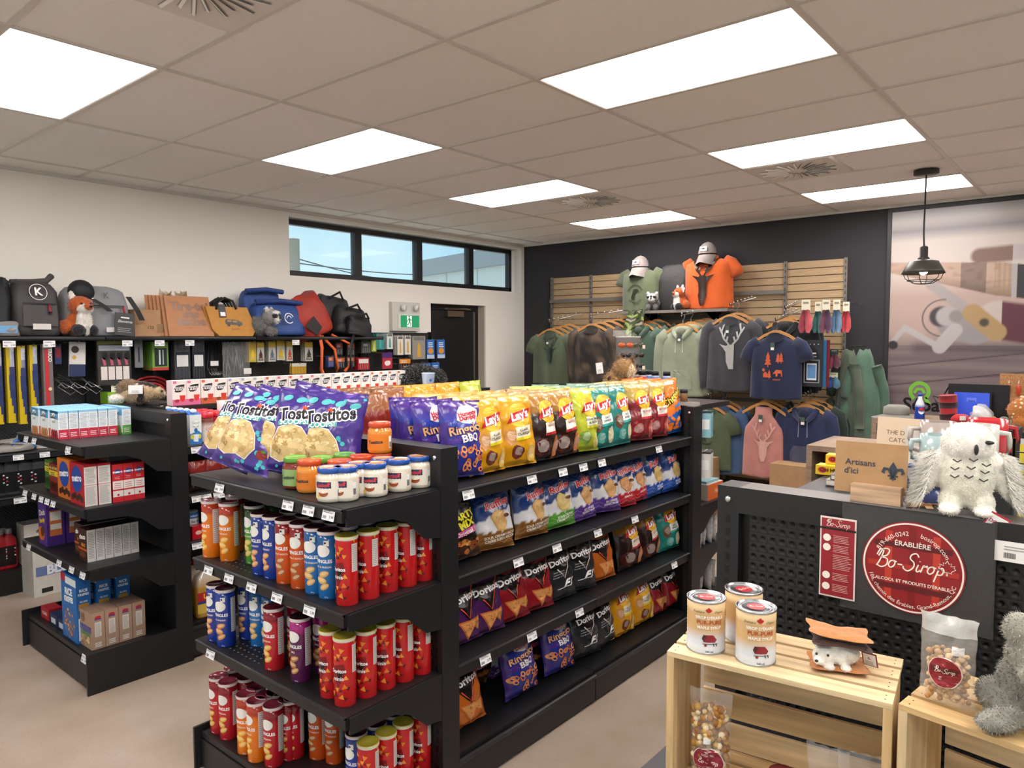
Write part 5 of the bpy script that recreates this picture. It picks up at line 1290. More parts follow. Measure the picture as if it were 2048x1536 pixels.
for (a, b, c) in [((-w*.1, -.13, h*.74), (w*.04, -.15, h*.62), (w*.14, -.15, h*.5)), ((w*.5, -.06, h*.82), (w*.6, -.1, h*.55), (w*.68, -.1, h*.33))]:
    p = MB(); p.loft([[Vector(q)+Vector((dx, dy, 0)) for dx, dy in ((-.02, 0), (.02, 0), (.02, .005), (-.02, .005))] for q in (a, b, c)], '#17181b', smooth=False); p.build('strap', 'nylon', o)
t = MB(); t.box(-.07, .07, -.003, .003, -.085, .085, '#26272a'); f = lambda x, z: (x, -.004, z); t.text('Elements', 0, .02, .028, f, '#e8e8e8', shear=.3); rect(t, f, -.03, .03, .045, .055, '#d8d8d8'); lines(t, f, -.05, .05, -.06, -.02, 3, '#9a9a9a', .3); t.build('swing_tag', 'print', o, (w*.36, -.145, h*.24), 0, (-.1, .1, 0))
tag(o, 'light grey roll-top backpack with black straps behind the fox plush', 'backpack')
# fox plush
FO, WHT, DK = '#b0541f', '#d8d2ca', '#1b1c22'
def fox(loc, rz, label, s=1., group=None, nf=3000):
    return plush('fox_plush', label, [((0, .02, .07), (.075, .065, .085), FO), ((0, -.045, .085), (.05, .03, .075), WHT), ((0, -.01, .185), (.072, .062, .06), FO), ((0, -.055, .165), (.05, .035, .033), WHT), ((0, -.085, .175), (.024, .03, .02), FO),
        ((-.048, 0, .245), (.02, .012, .032), WHT, (0, -.25, 0)), ((.048, 0, .245), (.02, .012, .032), WHT, (0, .25, 0)), ((-.045, -.05, .03), (.034, .04, .035), DK), ((.045, -.05, .03), (.034, .04, .035), DK), ((-.08, .03, .05), (.03, .05, .045), FO), ((.08, .03, .05), (.03, .05, .045), FO), ((0, -.06, .03), (.014, .02, .04), '#b8b4ae')],
        loc, rz, [((-.03, -.065, .195), .0075), ((.03, -.065, .195), .0075)], ((0, -.114, .178), (.011, .008, .008)), lambda o: paper_tag(o, (.075, -.01, .215), (0, .4, .2)), voxel=.006, fur=.008, nf=nf, scale=s, group=group)
p = bp(163, 667, Y=5.83); fox((p.x, 5.85, ZT+.012), .25, 'orange fox plush with white bib leaning on the light grey backpack', 1.15)
# carton box behind
X0, X1, Z0, Z1 = prect(268, 612, 322, 667, 5.9)
mb = MB(); mb.box(-(X1-X0)/2, (X1-X0)/2, -.1, .1, 0, Z1-Z0, '#a8825f'); o = mb.build('cardboard_box', 'cardboard', None, ((X0+X1)/2, 6.0, ZT)); p = MB(); p.text('133', .02, .07, .035, lambda x, z: (x, -.101, z), '#4a3522', bold=.02); rect(p, lambda x, z: (x, -.101, z), .07, .13, .03, .1, '#8a6a48'); p.build('print', 'print', o); tag(o, 'plain brown cardboard box behind the kraft letter boards', 'box')
# stack of leaning kraft boards
X0, X1, Z0, Z1 = prect(322, 590, 425, 666, 5.84); w = (X1-X0)*.86; h = Z1-ZT
def kboard(front):
    def mk():
        mb = MB(); mb.box(-w/2, w/2, -.004, .004, 0, h*1.05, '#b07c58'); o = mb.build('kraft_board', 'cardboard')
        p = MB(); f = lambda x, z: (x, -.005, z)
        for i, t_ in enumerate(['Tire-toi', 'une', 'bache']): p.text(t_, .01, h*(.78-.2*i), .098 if i != 1 else .09, f, '#7d5235', bold=.055)
        p.text('Gaspesie', 0, h*.22, .02, f, '#7d5235'); p.build('lettering', 'print', o); return o
    return Kind(mk)
K_KB = kboard(1)
for i in range(6): K_KB(((X0+X1)/2+.03-.022*i, 5.83+.022*i, ZT+.003), rot=(-.32+.012*i, 0, -.1-.012*i), label='brown kraft lettering board in the leaning stack on the wall shelf', group='kraft boards')
mb = MB(); R = random.Random(4)
for k in range(14):
    a = R.uniform(-.1, .1); mb.add([(a, 0, 0), (a+R.uniform(-.06, .06), R.uniform(-.02, .02), R.uniform(.03, .07)), (a+.05, 0, .01)], [(0, 1, 2), (2, 1, 0)], R.choice(['#d8c8ae', '#b89a74', '#c9b596']))
o = mb.build('crumpled_tissue', 'matte', None, ((X0+X1)/2-.06, 6.0, ZT+h*.98)); tag(o, 'crumpled cream tissue paper on top of the kraft boards', 'paper')
# kraft tote bags
X0, X1, Z0, Z1 = prect(412, 612, 510, 668, 5.84); w = X1-X0; h = Z1-ZT
def ktote():
    mb = MB(); P = [(-w/2, h), (-w*.42, h*.22), (-w*.30, .0), (w*.40, 0), (w/2, h*.25), (w*.36, h)]
    V = [(x, -.012, z) for x, z in P]+[(x, .012, z) for x, z in P]; n = len(P); mb.add(V, [tuple(range(n))[::-1], tuple(range(n, 2*n))]+[(i, (i+1) % n, (i+1) % n+n, i+n) for i in range(n)], '#b5803e'); o = mb.build('kraft_tote', 'cardboard')
    for y in (-.02, .02):
        p = MB(); p.tube([(-w*.30, y, h*.9), (-w*.26, y, h*1.12), (-w*.1, y, h*1.30), (w*.06, y, h*1.2), (w*.12, y, h*.92)], .010, '#18181a', n=6); p.build('handle', 'nylon', o)
    p = MB(); f = lambda x, z: (x, -.0135, z); p.poly([(-.06, h*.40), (.09, h*.36), (.095, h*.46), (.05, h*.55), (-.05, h*.58), (-.065, h*.5)], f, '#3a2c1c'); rect(p, lambda x, z: (x, -.0145, z), -.045, -.005, h*.48, h*.55, '#8a6636'); rect(p, lambda x, z: (x, -.0145, z), .005, .045, h*.47, h*.53, '#8a6636')
    for x in (-.035, .06): p.disc(x, h*.38, .014, .014, lambda a, b: (a, -.0148, b), '#1d150c', n=12)
    p.text('Gaspesie', .02, h*.24, .02, f, '#3a2c1c'); p.build('van_print', 'print', o)
    t = MB(); t.box(-.03, .03, -.002, .002, -.055, .055, '#2e2f33'); rect(t, lambda x, z: (x, -.003, z), -.022, .022, -.045, -.012, '#e2e2e2'); t.build('swing_tag', 'print', o, (-w*.18, -.02, h*.85)); return o
K_KT = Kind(ktote)
for i in range(3): K_KT(((X0+X1)/2-.012*i, 5.81+.03*i, ZT+.003), rot=(-.22, 0, .02), label='tan kraft tote bag with black handles and van print on the wall shelf', group='kraft tote bags')
# blue roll-top bags
for i, (q, lab, y) in enumerate([((488, 578, 570, 640, 5.95), 'blue roll-top dry bag standing at the back, beside the kraft totes', 6.0), ((510, 602, 612, 664, 5.83), 'blue roll-top dry bag with white emblem beside the raccoon plush', 5.87)]):
    X0, X1, Z0, Z1 = prect(*q); w = X1-X0; h = Z1-ZT
    o = soft_bag('dry_bag', w, .2 if i else .16, h, '#24427e', .7, .1, 11+i, slump=.04).build('dry_bag', 'nylon', None, ((X0+X1)/2, y, ZT+.004), 0, (-.12 if i else 0, 0, .05)); tag(o, lab, 'bag', 'blue dry bags')
    p = MB(); p.tube([(-w*.48, -.05, h*.95), (0, -.07, h*1.0), (w*.46, -.05, h*.97)], .022, '#1f3a74', n=8); p.build('rolled_top', 'nylon', o)
    if i:
        p = MB(.03); f = bagf(.2, .1, h, .7, .03); ring = [(w*.08+.045*cos(a), h*.48+.045*sin(a)) for a in [(.3+5.2*k/20) for k in range(21)]]; p.strip(ring, .007, f, '#e8ecf2'); ring = [(w*.08+.022*cos(a), h*.48+.022*sin(a)) for a in [(.0+3.2*k/12) for k in range(13)]]; p.strip(ring, .007, f, '#e8ecf2'); p.build('emblem', 'print', o)
        p = MB(.03); p.strip([(-w*.12, h*.62), (-w*.02, h*.30)], .012, f, '#16294f'); p.build('zip', 'nylon', o)
# raccoon plush
def raccoon(loc, rz, label, s=1., nf=3000):
    G, LG, W = '#6b6866', '#8d8a88', '#d6d2cc'
    return plush('raccoon_plush', label, [((0, .03, .07), (.07, .08, .075), G), ((0, -.05, .13), (.066, .055, .055), LG), ((0, -.085, .115), (.04, .03, .03), W), ((-.035, -.088, .135), (.022, .02, .016), '#1d1b1b'), ((.035, -.088, .135), (.022, .02, .016), '#1d1b1b'), ((0, -.09, .158), (.05, .02, .014), W), ((-.048, -.04, .182), (.018, .012, .018), W), ((.048, -.04, .182), (.018, .012, .018), W), ((-.04, -.06, .03), (.026, .028, .035), G), ((.04, -.06, .03), (.026, .028, .035), G), ((0, -.09, .14), (.010, .03, .02), '#1d1b1b')],
        loc, rz, [((-.035, -.106, .14), .007), ((.035, -.106, .14), .007)], ((0, -.117, .122), (.011, .008, .008)), voxel=.006, fur=.010, nf=nf, scale=s)
p = bp(530, 666, Y=5.80); raccoon((p.x, 5.82, ZT+.012), .7, 'grey raccoon plush peeking in front of the blue dry bag', 1.25)
# red backpack with orange drawcord
X0, X1, Z0, Z1 = prect(598, 595, 672, 664, 5.84); w = X1-X0; h = Z1-ZT
o = soft_bag('red_backpack', w, .24, h*1.12, '#9c2f22', .6, .0, 21, slump=.05, exp=.6).build('red_backpack', 'nylon', None, ((X0+X1)/2+.02, 5.93, ZT+.006), 0, (-.1, -.35, .1)); tag(o, 'red hiking backpack slumped on the wall shelf with orange cords hanging', 'backpack')
p = MB(.03); f = lambda x, z: (x, -.145, z); p.poly([(-w*.42, h*.40), (-w*.1, h*.56), (w*.02, h*.2), (-w*.2, h*.06)], f, '#1d1a1b'); p.build('mesh_pocket', 'nylon', o)
p = MB(); p.tube([(-.02, -.12, h*.02), (-.05, -.2, -.1), (-.06, -.2, -.3), (-.04, -.2, -.34)], .016, '#d8602a', n=6); p.tube([(.0, -.12, h*.02), (.09, -.2, -.12), (.12, -.2, -.30), (.10, -.2, -.36)], .014, '#d8602a', n=6); p.tube([(.12, -.1, h*.05), (.3, -.18, -.08), (.26, -.2, -.28), (.20, -.2, -.33)], .014, '#d8602a', n=6); q = p.build('orange_cord', 'nylon', o); q.rotation_euler = (.1, .35, -.1)
# black packs
for i, (q, lab, y, ty) in enumerate([((632, 590, 700, 655, 5.98), 'tall black backpack at the back beside the red one', 6.02, -.1), ((672, 614, 738, 664, 5.84), 'black messenger bag at the end of the wall shelf', 5.9, -.2), ((690, 632, 742, 666, 5.80), 'small black pouch in front of the messenger bag', 5.80, -.05)]):
    X0, X1, Z0, Z1 = prect(*q); w = X1-X0; h = Z1-ZT
    o = soft_bag('black_backpack' if i == 0 else 'black_bag', w, .18 if i < 2 else .1, h, ['#242527', '#1e1f21', '#191a1c'][i], .6, .06, 31+i, slump=.06).build('black_backpack' if i == 0 else 'black_bag', 'nylon', None, ((X0+X1)/2, y, ZT+.005), 0, (-.06, .12, .1)); tag(o, lab, 'bag')
    p = MB(); p.tube([(-w*.25, -.06, h*.9), (0, -.1, h*1.08), (w*.2, -.07, h*.9)], .012, '#121214', n=6); p.build('handle', 'nylon', o)
    if i == 2:
        p = MB(); p.tube([(-w*.3, -.04, .03), (-w*.5, -.06, -.15), (-w*.45, -.06, -.34)], .016, '#1b1c1e', n=6); p.build('strap', 'nylon', o)

# ---- hanging packs
def hook(Y, X, Z):
    mb = MB(); mb.tube([(X, WY, Z), (X, Y-.03, Z), (X, Y-.035, Z+.012)], .003, '#b8b8ba', n=5); mb.build('peg_hook', 'metal', wg)
def hang(name, label, cat, x0, y0, x1, y1, main, art=None, n=1, dy=.02, th=.012, Y=5.9, group=None, m='satin', dx=0., roll=0., hk=True):
    X0, X1, Z0, Z1 = prect(x0, y0, x1, y1, Y); w, h = X1-X0, Z1-Z0
    def mk():
        mb = MB(); mb.box(-w/2, w/2, -th/2, th/2, -h, 0, main); o = mb.build(name, m)
        if art:
            p = MB(); art(p, lambda x, z: (x, -th/2-.0012, z-h), lambda x, z: (x, -th/2-.002, z-h), w, h); p.build('printed_card', 'print', o)
        return o
    K = Kind(mk)
    for i in range(n):
        o = K(((X0+X1)/2+dx*i, Y+dy*i, Z1), rot=(0, roll, 0), label=label, group=group if n > 1 else None)
        tag(o, cat=cat)
    if hk: hook(Y, (X0+X1)/2, Z1-.004)
    return K
def wiper(p, f, f2, w, h):
    rect(p, f, -w/2, w/2, 0, h, '#c3a81c')
    for s_ in range(9):
        z0 = h*(.02+.1*s_); x = -w*.5+w*.9*abs(sin(pi*(s_+.5)/9)); rect(p, f2, w*.5-w*.75*sin(pi*(s_+.5)/10), w*.5, z0, z0+h*.1, '#2a3560' if s_ % 2 else '#313b63')
    rect(p, f2, -w*.05, w*.45, h*.72, h*.97, '#b8bcc6'); p.text('rain-x', -w*.2, h*.80, w*.5, lambda x, z: (f2(x, z)[0], f2(x, z)[1]-.0006, z), '#1c1c1c', rot=-pi/2, bold=.04)
    rect(p, lambda x, z: (f2(x, z)[0], f2(x, z)[1]-.0006, z), -w*.35, -w*.05, h*.12, h*.16, '#6b5f1a')
for (a, b, c, d) in [(-16, 686, 8, 848), (10, 690, 33, 845), (33, 692, 55, 847), (57, 690, 78, 823)]: hang('wiper_blade_pack', 'tall yellow wiper blade pack hanging on the wall pegboard', 'wiper pack', a, b, c, d, '#bfa41c', wiper, 2, .03, .02, 5.86, 'yellow wiper packs')
for o in [o for o in bpy.data.objects if o.name.startswith('wiper_blade_pack') and not o.parent]: o['group'] = 'yellow wiper packs'
def trico(p, f, f2, w, h): rect(p, f, -w*.3, w*.1, 0, h*.92, '#b8343a'); p.text('TRICO', w*.22, h*.82, w*.5, f2, '#f0ece8', rot=-pi/2, bold=.03); p.disc(w*.15, h*.28, w*.2, w*.2, f2, '#d8c89a', n=12); rect(p, f, -w*.5, w*.5, h*.94, h, '#c9c4c0')
hang('wiper_blade_pack', 'grey and red wiper blade pack beside the yellow ones', 'wiper pack', 83, 688, 108, 812, '#6e6462', trico, 2, .03, .02, 5.86, 'grey wiper packs')
hang('fuse_pack', 'small blue and red blister pack beside the wiper packs', 'blister pack', 108, 690, 123, 728, '#27305e', lambda p, f, f2, w, h: (rect(p, f, -w*.4, w*.4, h*.35, h*.85, '#8a2028'), rect(p, f2, -w*.3, w*.3, h*.88, h*.97, '#1a1a1a')), 1)
def gauge(p, f, f2, w, h): rect(p, f, -w/2, w/2, h*.35, h, '#d0cdc8'); rect(p, f, -w/2, w/2, 0, h*.35, '#2c3658'); p.disc(-w*.15, h*.78, w*.24, w*.24, f2, '#3a3020', n=18); p.disc(-w*.2, h*.55, w*.14, w*.14, f2, '#c9a04a', n=14); p.strip([(w*.32, h*.92), (w*.10, h*.1)], w*.22, lambda x, z: (f2(x, z)[0], f2(x, z)[1]-.004, z), '#c08f1e')
hang('tire_gauge_card', 'white card with a brass tire gauge on the wall pegboard', 'gauge card', 138, 684, 173, 752, '#cfccc8', gauge, 1, roll=.04)
def straps(p, f, f2, w, h):
    rect(p, f, -w*.46, w*.46, h*.78, h*.90, '#b4bcc8'); rect(p, f, -w/2, w/2, h*.93, h, '#8a8a3c')
    for k in range(4):
        x = -w*.33+k*w*.22; p.disc(x+.012, h*.66, .022, .03, f2, '#141416', n=12); p.strip([(x, h*.62), (x+.01, h*.45)], .02, f2, '#b05a6e'); rect(p, f2, x-.02, x+.025, h*.12, h*.42, '#dcd2cc'); rect(p, lambda a, b: (f2(a, b)[0], f2(a, b)[1]-.0005, b), x-.02, x+.025, h*.36, h*.46, '#c04654'); rect(p, lambda a, b: (f2(a, b)[0], f2(a, b)[1]-.0005, b), x-.016, x+.02, h*.18, h*.24, '#3a3432')
hang('tie_down_pack', 'clear pack of four hooked tie-down straps on the wall pegboard', 'strap pack', 192, 682, 262, 768, '#3a3836', straps, 1, th=.03, m='foil')
hang('adhesive_tube_card', 'grey card with a black tube beside the green bulb cards', 'card pack', 268, 680, 286, 735, '#6f7074', lambda p, f, f2, w, h: p.strip([(0, h*.2), (0, h*.75)], w*.2, f, '#2a2b2e'), 1)
hang('bulb_card', 'green and red bulb card in the thick hanging file', 'card pack', 303, 684, 337, 740, '#6f9a3e', lambda p, f, f2, w, h: (rect(p, f, -w/2, w/2, 0, h*.1, '#b8403a'), rect(p, f, -w*.36, w*.4, h*.14, h*.78, '#23282a'), rect(p, f2, -w*.1, 0, h*.2, h*.72, '#c9d4d0'), rect(p, f2, w*.12, w*.2, h*.2, h*.72, '#9fb4ae')), 7, .028, group='green bulb cards')
def dark_pack(p, f, f2, w, h): rect(p, f, -w*.42, w*.42, h*.36, h*.70, '#1b2236'); rect(p, f2, -w*.36, w*.36, h*.32, h*.62, '#d4d2d0'); lines(p, lambda x, z: (f2(x, z)[0], f2(x, z)[1]-.0005, z), -w*.3, w*.3, h*.35, h*.58, 4, '#6b6b6e', .4); [p.strip([(x*w, h*.02), (x*w*.9, h*.98)], .003, f, '#55575c') for x in (-.4, -.2, .05, .25, .42)]
hang('cable_tie_pack', 'long pack of grey cable ties with a white label, wider one', 'cable tie pack', 347, 681, 381, 757, '#3c3d42', dark_pack, 3, .03, group='wide cable tie packs', m='foil')
hang('cable_tie_pack', 'long pack of black cable ties with a white label, narrower one', 'cable tie pack', 383, 681, 410, 756, '#2a2c31', dark_pack, 2, .03, group='narrow cable tie packs', m='foil')
# bungee bundles
R = random.Random(8)
for (x0, x1, lab) in ((413, 441, 'bundle of black bungee cords with steel hooks hanging on the pegboard'),):
    X0, X1, Z0, Z1 = prect(x0, 684, x1, 755, 5.9); mb = MB()
    for k in range(14):
        x = R.uniform(X0, X1)-X0; mb.tube([(x, R.uniform(0, .04), 0), (x+R.uniform(-.01, .01), R.uniform(0, .04), -.15), (x+R.uniform(-.02, .02), R.uniform(0, .04), -.24)], .006, '#17181d', n=5)
    o = mb.build('bungee_bundle', 'nylon', None, (X0, 5.9, Z1)); tag(o, lab, 'bungee cords')
    h_ = MB()
    for k in range(10):
        x = R.uniform(-.01, X1-X0+.02); h_.tube([(x, -.01, -.22), (x+.01, -.012, -.26), (x+.03, -.012, -.28), (x+.045, -.012, -.265), (x+.045, -.012, -.245)], .0028, '#c9cacc', n=5)
    h_.build('steel_hooks', 'metal', o); t = MB(); t.box(.02, .09, -.02, -.018, -.2, -.16, '#d8d6d2'); t.build('label', 'print', o)
    hook(5.9, (X0+X1)/2, Z1-.01)
X0, X1, Z0, Z1 = prect(440, 684, 496, 752, 5.88); mb = MB()
for k in range(16):
    x = R.uniform(0, X1-X0); mb.tube([(x, R.uniform(-.02, .03), 0), (x+R.uniform(-.03, .03), R.uniform(-.03, .03), -.1), (x+R.uniform(-.03, .03), R.uniform(-.02, .03), -(Z1-Z0)*R.uniform(.8, 1))], .008, R.choice(['#1b1b1d', '#2c2c2f', '#3b3b3e']), n=5)
o = mb.build('rope_bundle', 'foil', None, (X0, 5.89, Z1)); tag(o, 'bagged bundle of black rope next to the bungee cords', 'rope bundle')
s_ = MB(); s_.grid(lambda u, v: (u*(X1-X0), -.045+.012*mnoise.noise(Vector((u*4, v*6, 0))), -(Z1-Z0)*v), 10, 12, '#ffffff'); s_.build('clear_bag', 'clearbag', o)
t = MB(); t.box(.19, .26, -.05, -.048, -(Z1-Z0)+.02, -(Z1-Z0)+.07, '#d8d6d2'); t.build('label', 'print', o); hook(5.89, (X0+X1)/2, Z1-.01)
# air fresheners
AF = [(497, 512, 683, 724, '#b89a2a', '#d8b83a', 'yellow'), (513, 528, 684, 724, '#b89a2a', '#4a3428', 'brown tree'), (536, 551, 683, 723, '#b89a2a', '#5a6a7a', 'grey'), (553, 569, 681, 720, '#b89a2a', '#c9a824', 'gold'), (572, 585, 682, 722, '#b89a2a', '#a84a2c', 'rust red'), (609, 625, 684, 722, '#b89a2a', '#3a3a30', 'black')]
for (x0, x1, y0, y1, c1, c2, nm) in AF:
    hang('air_freshener_pack', 'yellow-topped air freshener pack with %s shape' % nm, 'air freshener', x0, y0, x1, y1, '#b8b4ac' if nm != 'yellow' else '#b39a2e', lambda p, f, f2, w, h, c2=c2: (rect(p, f, -w/2, w/2, h*.72, h, '#b89a2a'), p.poly([(-w*.38, h*.08), (w*.38, h*.08), (w*.2, h*.3), (w*.3, h*.32), (w*.1, h*.52), (0, h*.66), (-w*.1, h*.52), (-w*.3, h*.32), (-w*.2, h*.3)], f2, c2), rect(p, f2, -w*.25, w*.25, h*.12, h*.2, '#d8d2b8')), 3, .03, group=nm+' air fresheners')
hang('clip_pack', 'bag of yellow plastic clips below the pegboard hooks', 'clip pack', 583, 727, 612, 747, '#b8902c', lambda p, f, f2, w, h: (rect(p, f, -w/2, w/2, h*.7, h, '#c9c4b8'), [p.strip([(x*w, 0), (x*w, h*.7)], .004, f2, '#8a6a1c') for x in (-.3, -.1, .1, .3)]), 2, .03, group='yellow clip packs')
# tackle and blades
tk = [('tackle_card', 'dark tackle card with pale red header behind the cords', 670, 684, 685, 710, '#2a2a2c', '#8a3a34', 3), ('tackle_card', 'dark tackle card with red header under the black bags', 693, 685, 709, 711, '#26272a', '#9a443c', 3), ('tackle_card', 'orange-headed black tackle card in the lower row', 668, 714, 690, 736, '#1f2022', '#b8603c', 3), ('tackle_card', 'brown-orange tackle card beside the orange-headed ones', 692, 713, 709, 734, '#232426', '#a85a3a', 2),
      ('blade_card', 'grey blade card in the thick file on the pegboard', 722, 683, 741, 706, '#4b4d4a', '#5d5f5a', 6), ('lure_card', 'lime green lure card between grey and teal ones', 742, 677, 752, 703, '#a8b83a', '#d8dcb0', 2), ('lure_card', 'teal lure card in the thick file', 752, 667, 768, 699, '#2f8a86', '#58a8a0', 6), ('lure_card', 'white lure card beside the teal file', 773, 667, 785, 698, '#c9ccc8', '#2a8a84', 3),
      ('lure_card', 'white spinner card with gold lure, left one', 794, 671, 806, 710, '#cfcac2', '#c9a23c', 3), ('lure_card', 'white spinner card with gold lure, right one', 809, 671, 821, 709, '#cfcac2', '#b8902c', 3), ('lure_bag', 'clear grey bag of silver and gold lures', 824, 672, 850, 718, '#8a8680', '#c99a3a', 3),
      ('jerky_bag', 'red and purple snack bag hanging on the pegboard', 764, 705, 784, 737, '#a82c38', '#4a2c6a', 1), ('hand_warmer_pack', 'red and white pack in the lower pegboard row', 715, 716, 738, 739, '#a8242c', '#d8d2d0', 4), ('blue_orange_pack', 'blue and orange pack beside the hanging cord', 655, 712, 667, 734, '#2c4a8a', '#d86a2a', 2),
      ('bait_bag', 'blue bait bag with amber window, upper pair, nearer the exit sign', 853, 679, 868, 717, '#2f66b0', '#c8893a', 1), ('bait_bag', 'blue bait bag with amber window, upper pair, nearer the door', 874, 679, 889, 716, '#2f66b0', '#c8893a', 1), ('bait_bag', 'blue bait bag with amber window, lower pair, left', 846, 727, 861, 762, '#2f66b0', '#c8893a', 1), ('bait_bag', 'blue bait bag with amber window, lower pair, right', 863, 725, 878, 762, '#2f66b0', '#c8893a', 1),
      ('glove_pack', 'dark glove pack with an orange tag', 796, 716, 822, 740, '#2a2628', '#d8862a', 1), ('pouch', 'dark maroon pouch hanging beside the glove pack', 800, 728, 830, 748, '#3a1c22', '#4a242a', 1), ('red_pack', 'black and red pack beside the maroon pouch', 830, 732, 846, 746, '#a8242a', '#1a1a1a', 1)]
for (nm, lab, x0, y0, x1, y1, c1, c2, n) in tk:
    def art(p, f, f2, w, h, c2=c2, nm=nm):
        if nm in ('lure_card', 'lure_bag'): p.poly([(-w*.15, h*.1), (w*.15, h*.1), (w*.1, h*.6), (0, h*.75), (-w*.1, h*.6)], f, c2); rect(p, f, -w*.4, w*.4, h*.82, h*.95, '#6b6a66')
        elif nm == 'bait_bag': p.disc(0, h*.4, w*.38, h*.16, f, c2, n=14); rect(p, f, -w/2, w/2, 0, h*.2, '#a8bcd4'); lines(p, f2, -w*.35, w*.35, h*.6, h*.9, 3, '#dfe6ee', .4)
        elif nm == 'jerky_bag': rect(p, f, -w/2, w/2, h*.66, h, c2); blob(p, f2, 0, h*.35, w*.3, h*.18, '#e2d8d4', 9, 2)
        else: rect(p, f, -w*.42, w*.42, h*.55, h*.9, c2); lines(p, f2, -w*.3, w*.3, h*.62, h*.85, 2, '#e2dcd6', .4); [rect(p, f2, x*w-.003, x*w+.003, h*.08, h*.5, '#8a8a8c') for x in (-.3, -.1, .1, .3)]
    hang(nm, lab, 'hanging pack', x0, y0, x1, y1, c1, art, n, .028, .012, 5.92, lab[:40]+' file')
for (x0, y0) in ((770, 690), (800, 662), (850, 668), (690, 680)): pass
# empty wire hooks
for (px, py) in ((112, 762), (137, 762), (165, 760)):
    q = bp(px, py, Y=5.9); mb = MB()
    for k in range(3): mb.tube([(0, .2, .02*k), (-.0, -.02, .0+.006*k), (.04, -.06, -.05), (.09, -.09, -.04)], .003, '#cfcfd2', n=5)
    mb.tube([(.02, -.06, -.01), (.10, -.09, -.07), (.06, -.09, -.1), (-.01, -.06, -.04), (.02, -.06, -.01)], .003, '#d8d8da', n=5)
    mb.build('empty_wire_hook', 'metal', wg, q)
# paper notice and green sealant box
q = prect(222, 765, 260, 784, 5.9); mb = MB(); mb.box(q[0], q[1]+.03, 5.9, 5.902, q[2], q[3], '#ddd6cc'); lines(mb, lambda x, z: (x, 5.8995, z), q[0]+.02, q[1]-.01, q[2]+.02, q[3]-.01, 3, '#55504a', .35); tag(mb.build('paper_notice', 'matte'), 'small typed paper notice on the pegboard above the ferret plush', 'notice')
q = prect(215, 785, 246, 806, 5.86); mb = MB(); mb.box(q[0], q[1], 5.86, 6.0, q[2], q[3], '#7fae2c'); p_ = MB(); o = mb.build('sealant_box', 'carton'); p_.disc((q[0]+q[1])/2, (q[2]+q[3])/2, .055, .025, lambda x, z: (x, 5.859, z), '#16180f', n=18); p_.text('slime', (q[0]+q[1])/2, (q[2]+q[3])/2, .04, lambda x, z: (x, 5.858, z), '#b8e04a', bold=.03); p_.build('print', 'print', o); tag(o, 'lime green sealant box on the wall shelf behind the ferret plush', 'box')
mb = MB(); mb.box(q[0]-.1, q[1]+.4, 5.82, WY, q[2]-.028, q[2]-.002, BK); mb.build('mid_shelf', 'blackmetal', wg)
for k in range(4):
    mb = MB(); r_ = .17-.035*k; a0 = bp(300, 780, Y=6.05); pts = [(a0.x+r_*cos(t), 6.04-.01*k, a0.z-.02+r_*.75*sin(t)) for t in [pi*j/14 for j in range(15)]]; mb.tube(pts, .012, '#a82a2c' if k % 2 == 0 else '#7a1a1e', n=6)
    tag(mb.build('air_hose', 'gloss'), 'looped red rubber hose hanging behind the tea boxes', 'hose', 'red hoses')
# ---- lower shelves
for i, (px, pr) in enumerate([(12, 0), (37, 0)]):
    pass
def bottle(name, col, cap, lab):
    def mk():
        mb = MB(); rr = lambda k, z_: [(.045*k*cos(t), .03*k*sin(t), z_) for t in [2*pi*i/20 for i in range(20)]]
        mb.loft([rr(.95, 0), rr(1, .008), rr(1, .14), rr(.85, .17), rr(.4, .19), rr(.38, .2)], col); o = mb.build(name, 'satin'); c = MB(); c.lathe([(.018, .198), (.018, .225), (.001, .226)], cap, n=14); c.build('cap', 'satin', o)
        p = MB(); f = lambda x, z_: (x, -.0305-.001+.25*abs(x)**1.6*3, z_); rect(p, f, -.03, .03, .02, .13, lab, 6); [p.strip([(-.028, .06+k*.02), (.028, .075+k*.02)], .007, lambda x, z_: (f(x, z_)[0], f(x, z_)[1]-.001, z_), '#b83a4a' if k % 2 else '#d8d4d0') for k in range(3)]; p.build('label', 'print', o); return o
    return Kind(mk)
K_OB = bottle('oil_treatment_bottle', '#3a3b40', '#4a4b50', '#1a1a1c')
for px in (-6, 24, 51, 80): q = bp(px, 990, Y=5.88); K_OB((q.x, 5.88, .722), label='dark grey fuel additive bottle with striped label on the wall shelf', group='fuel additive bottles', scale=(1.4, 1.2, 1.25))
K_RB2 = bottle('red_fluid_bottle', '#a81c24', '#8a8a8a', '#1d1416')
for px in (-4, 3, 20, 12): q = bp(px, 1135, Y=6.06); K_RB2((q.x, 6.06 if px != 12 else 6.1, .167), label='red fluid bottle on the bottom wall shelf', group='red fluid bottles', scale=(1.1, 1.1, 1.25))
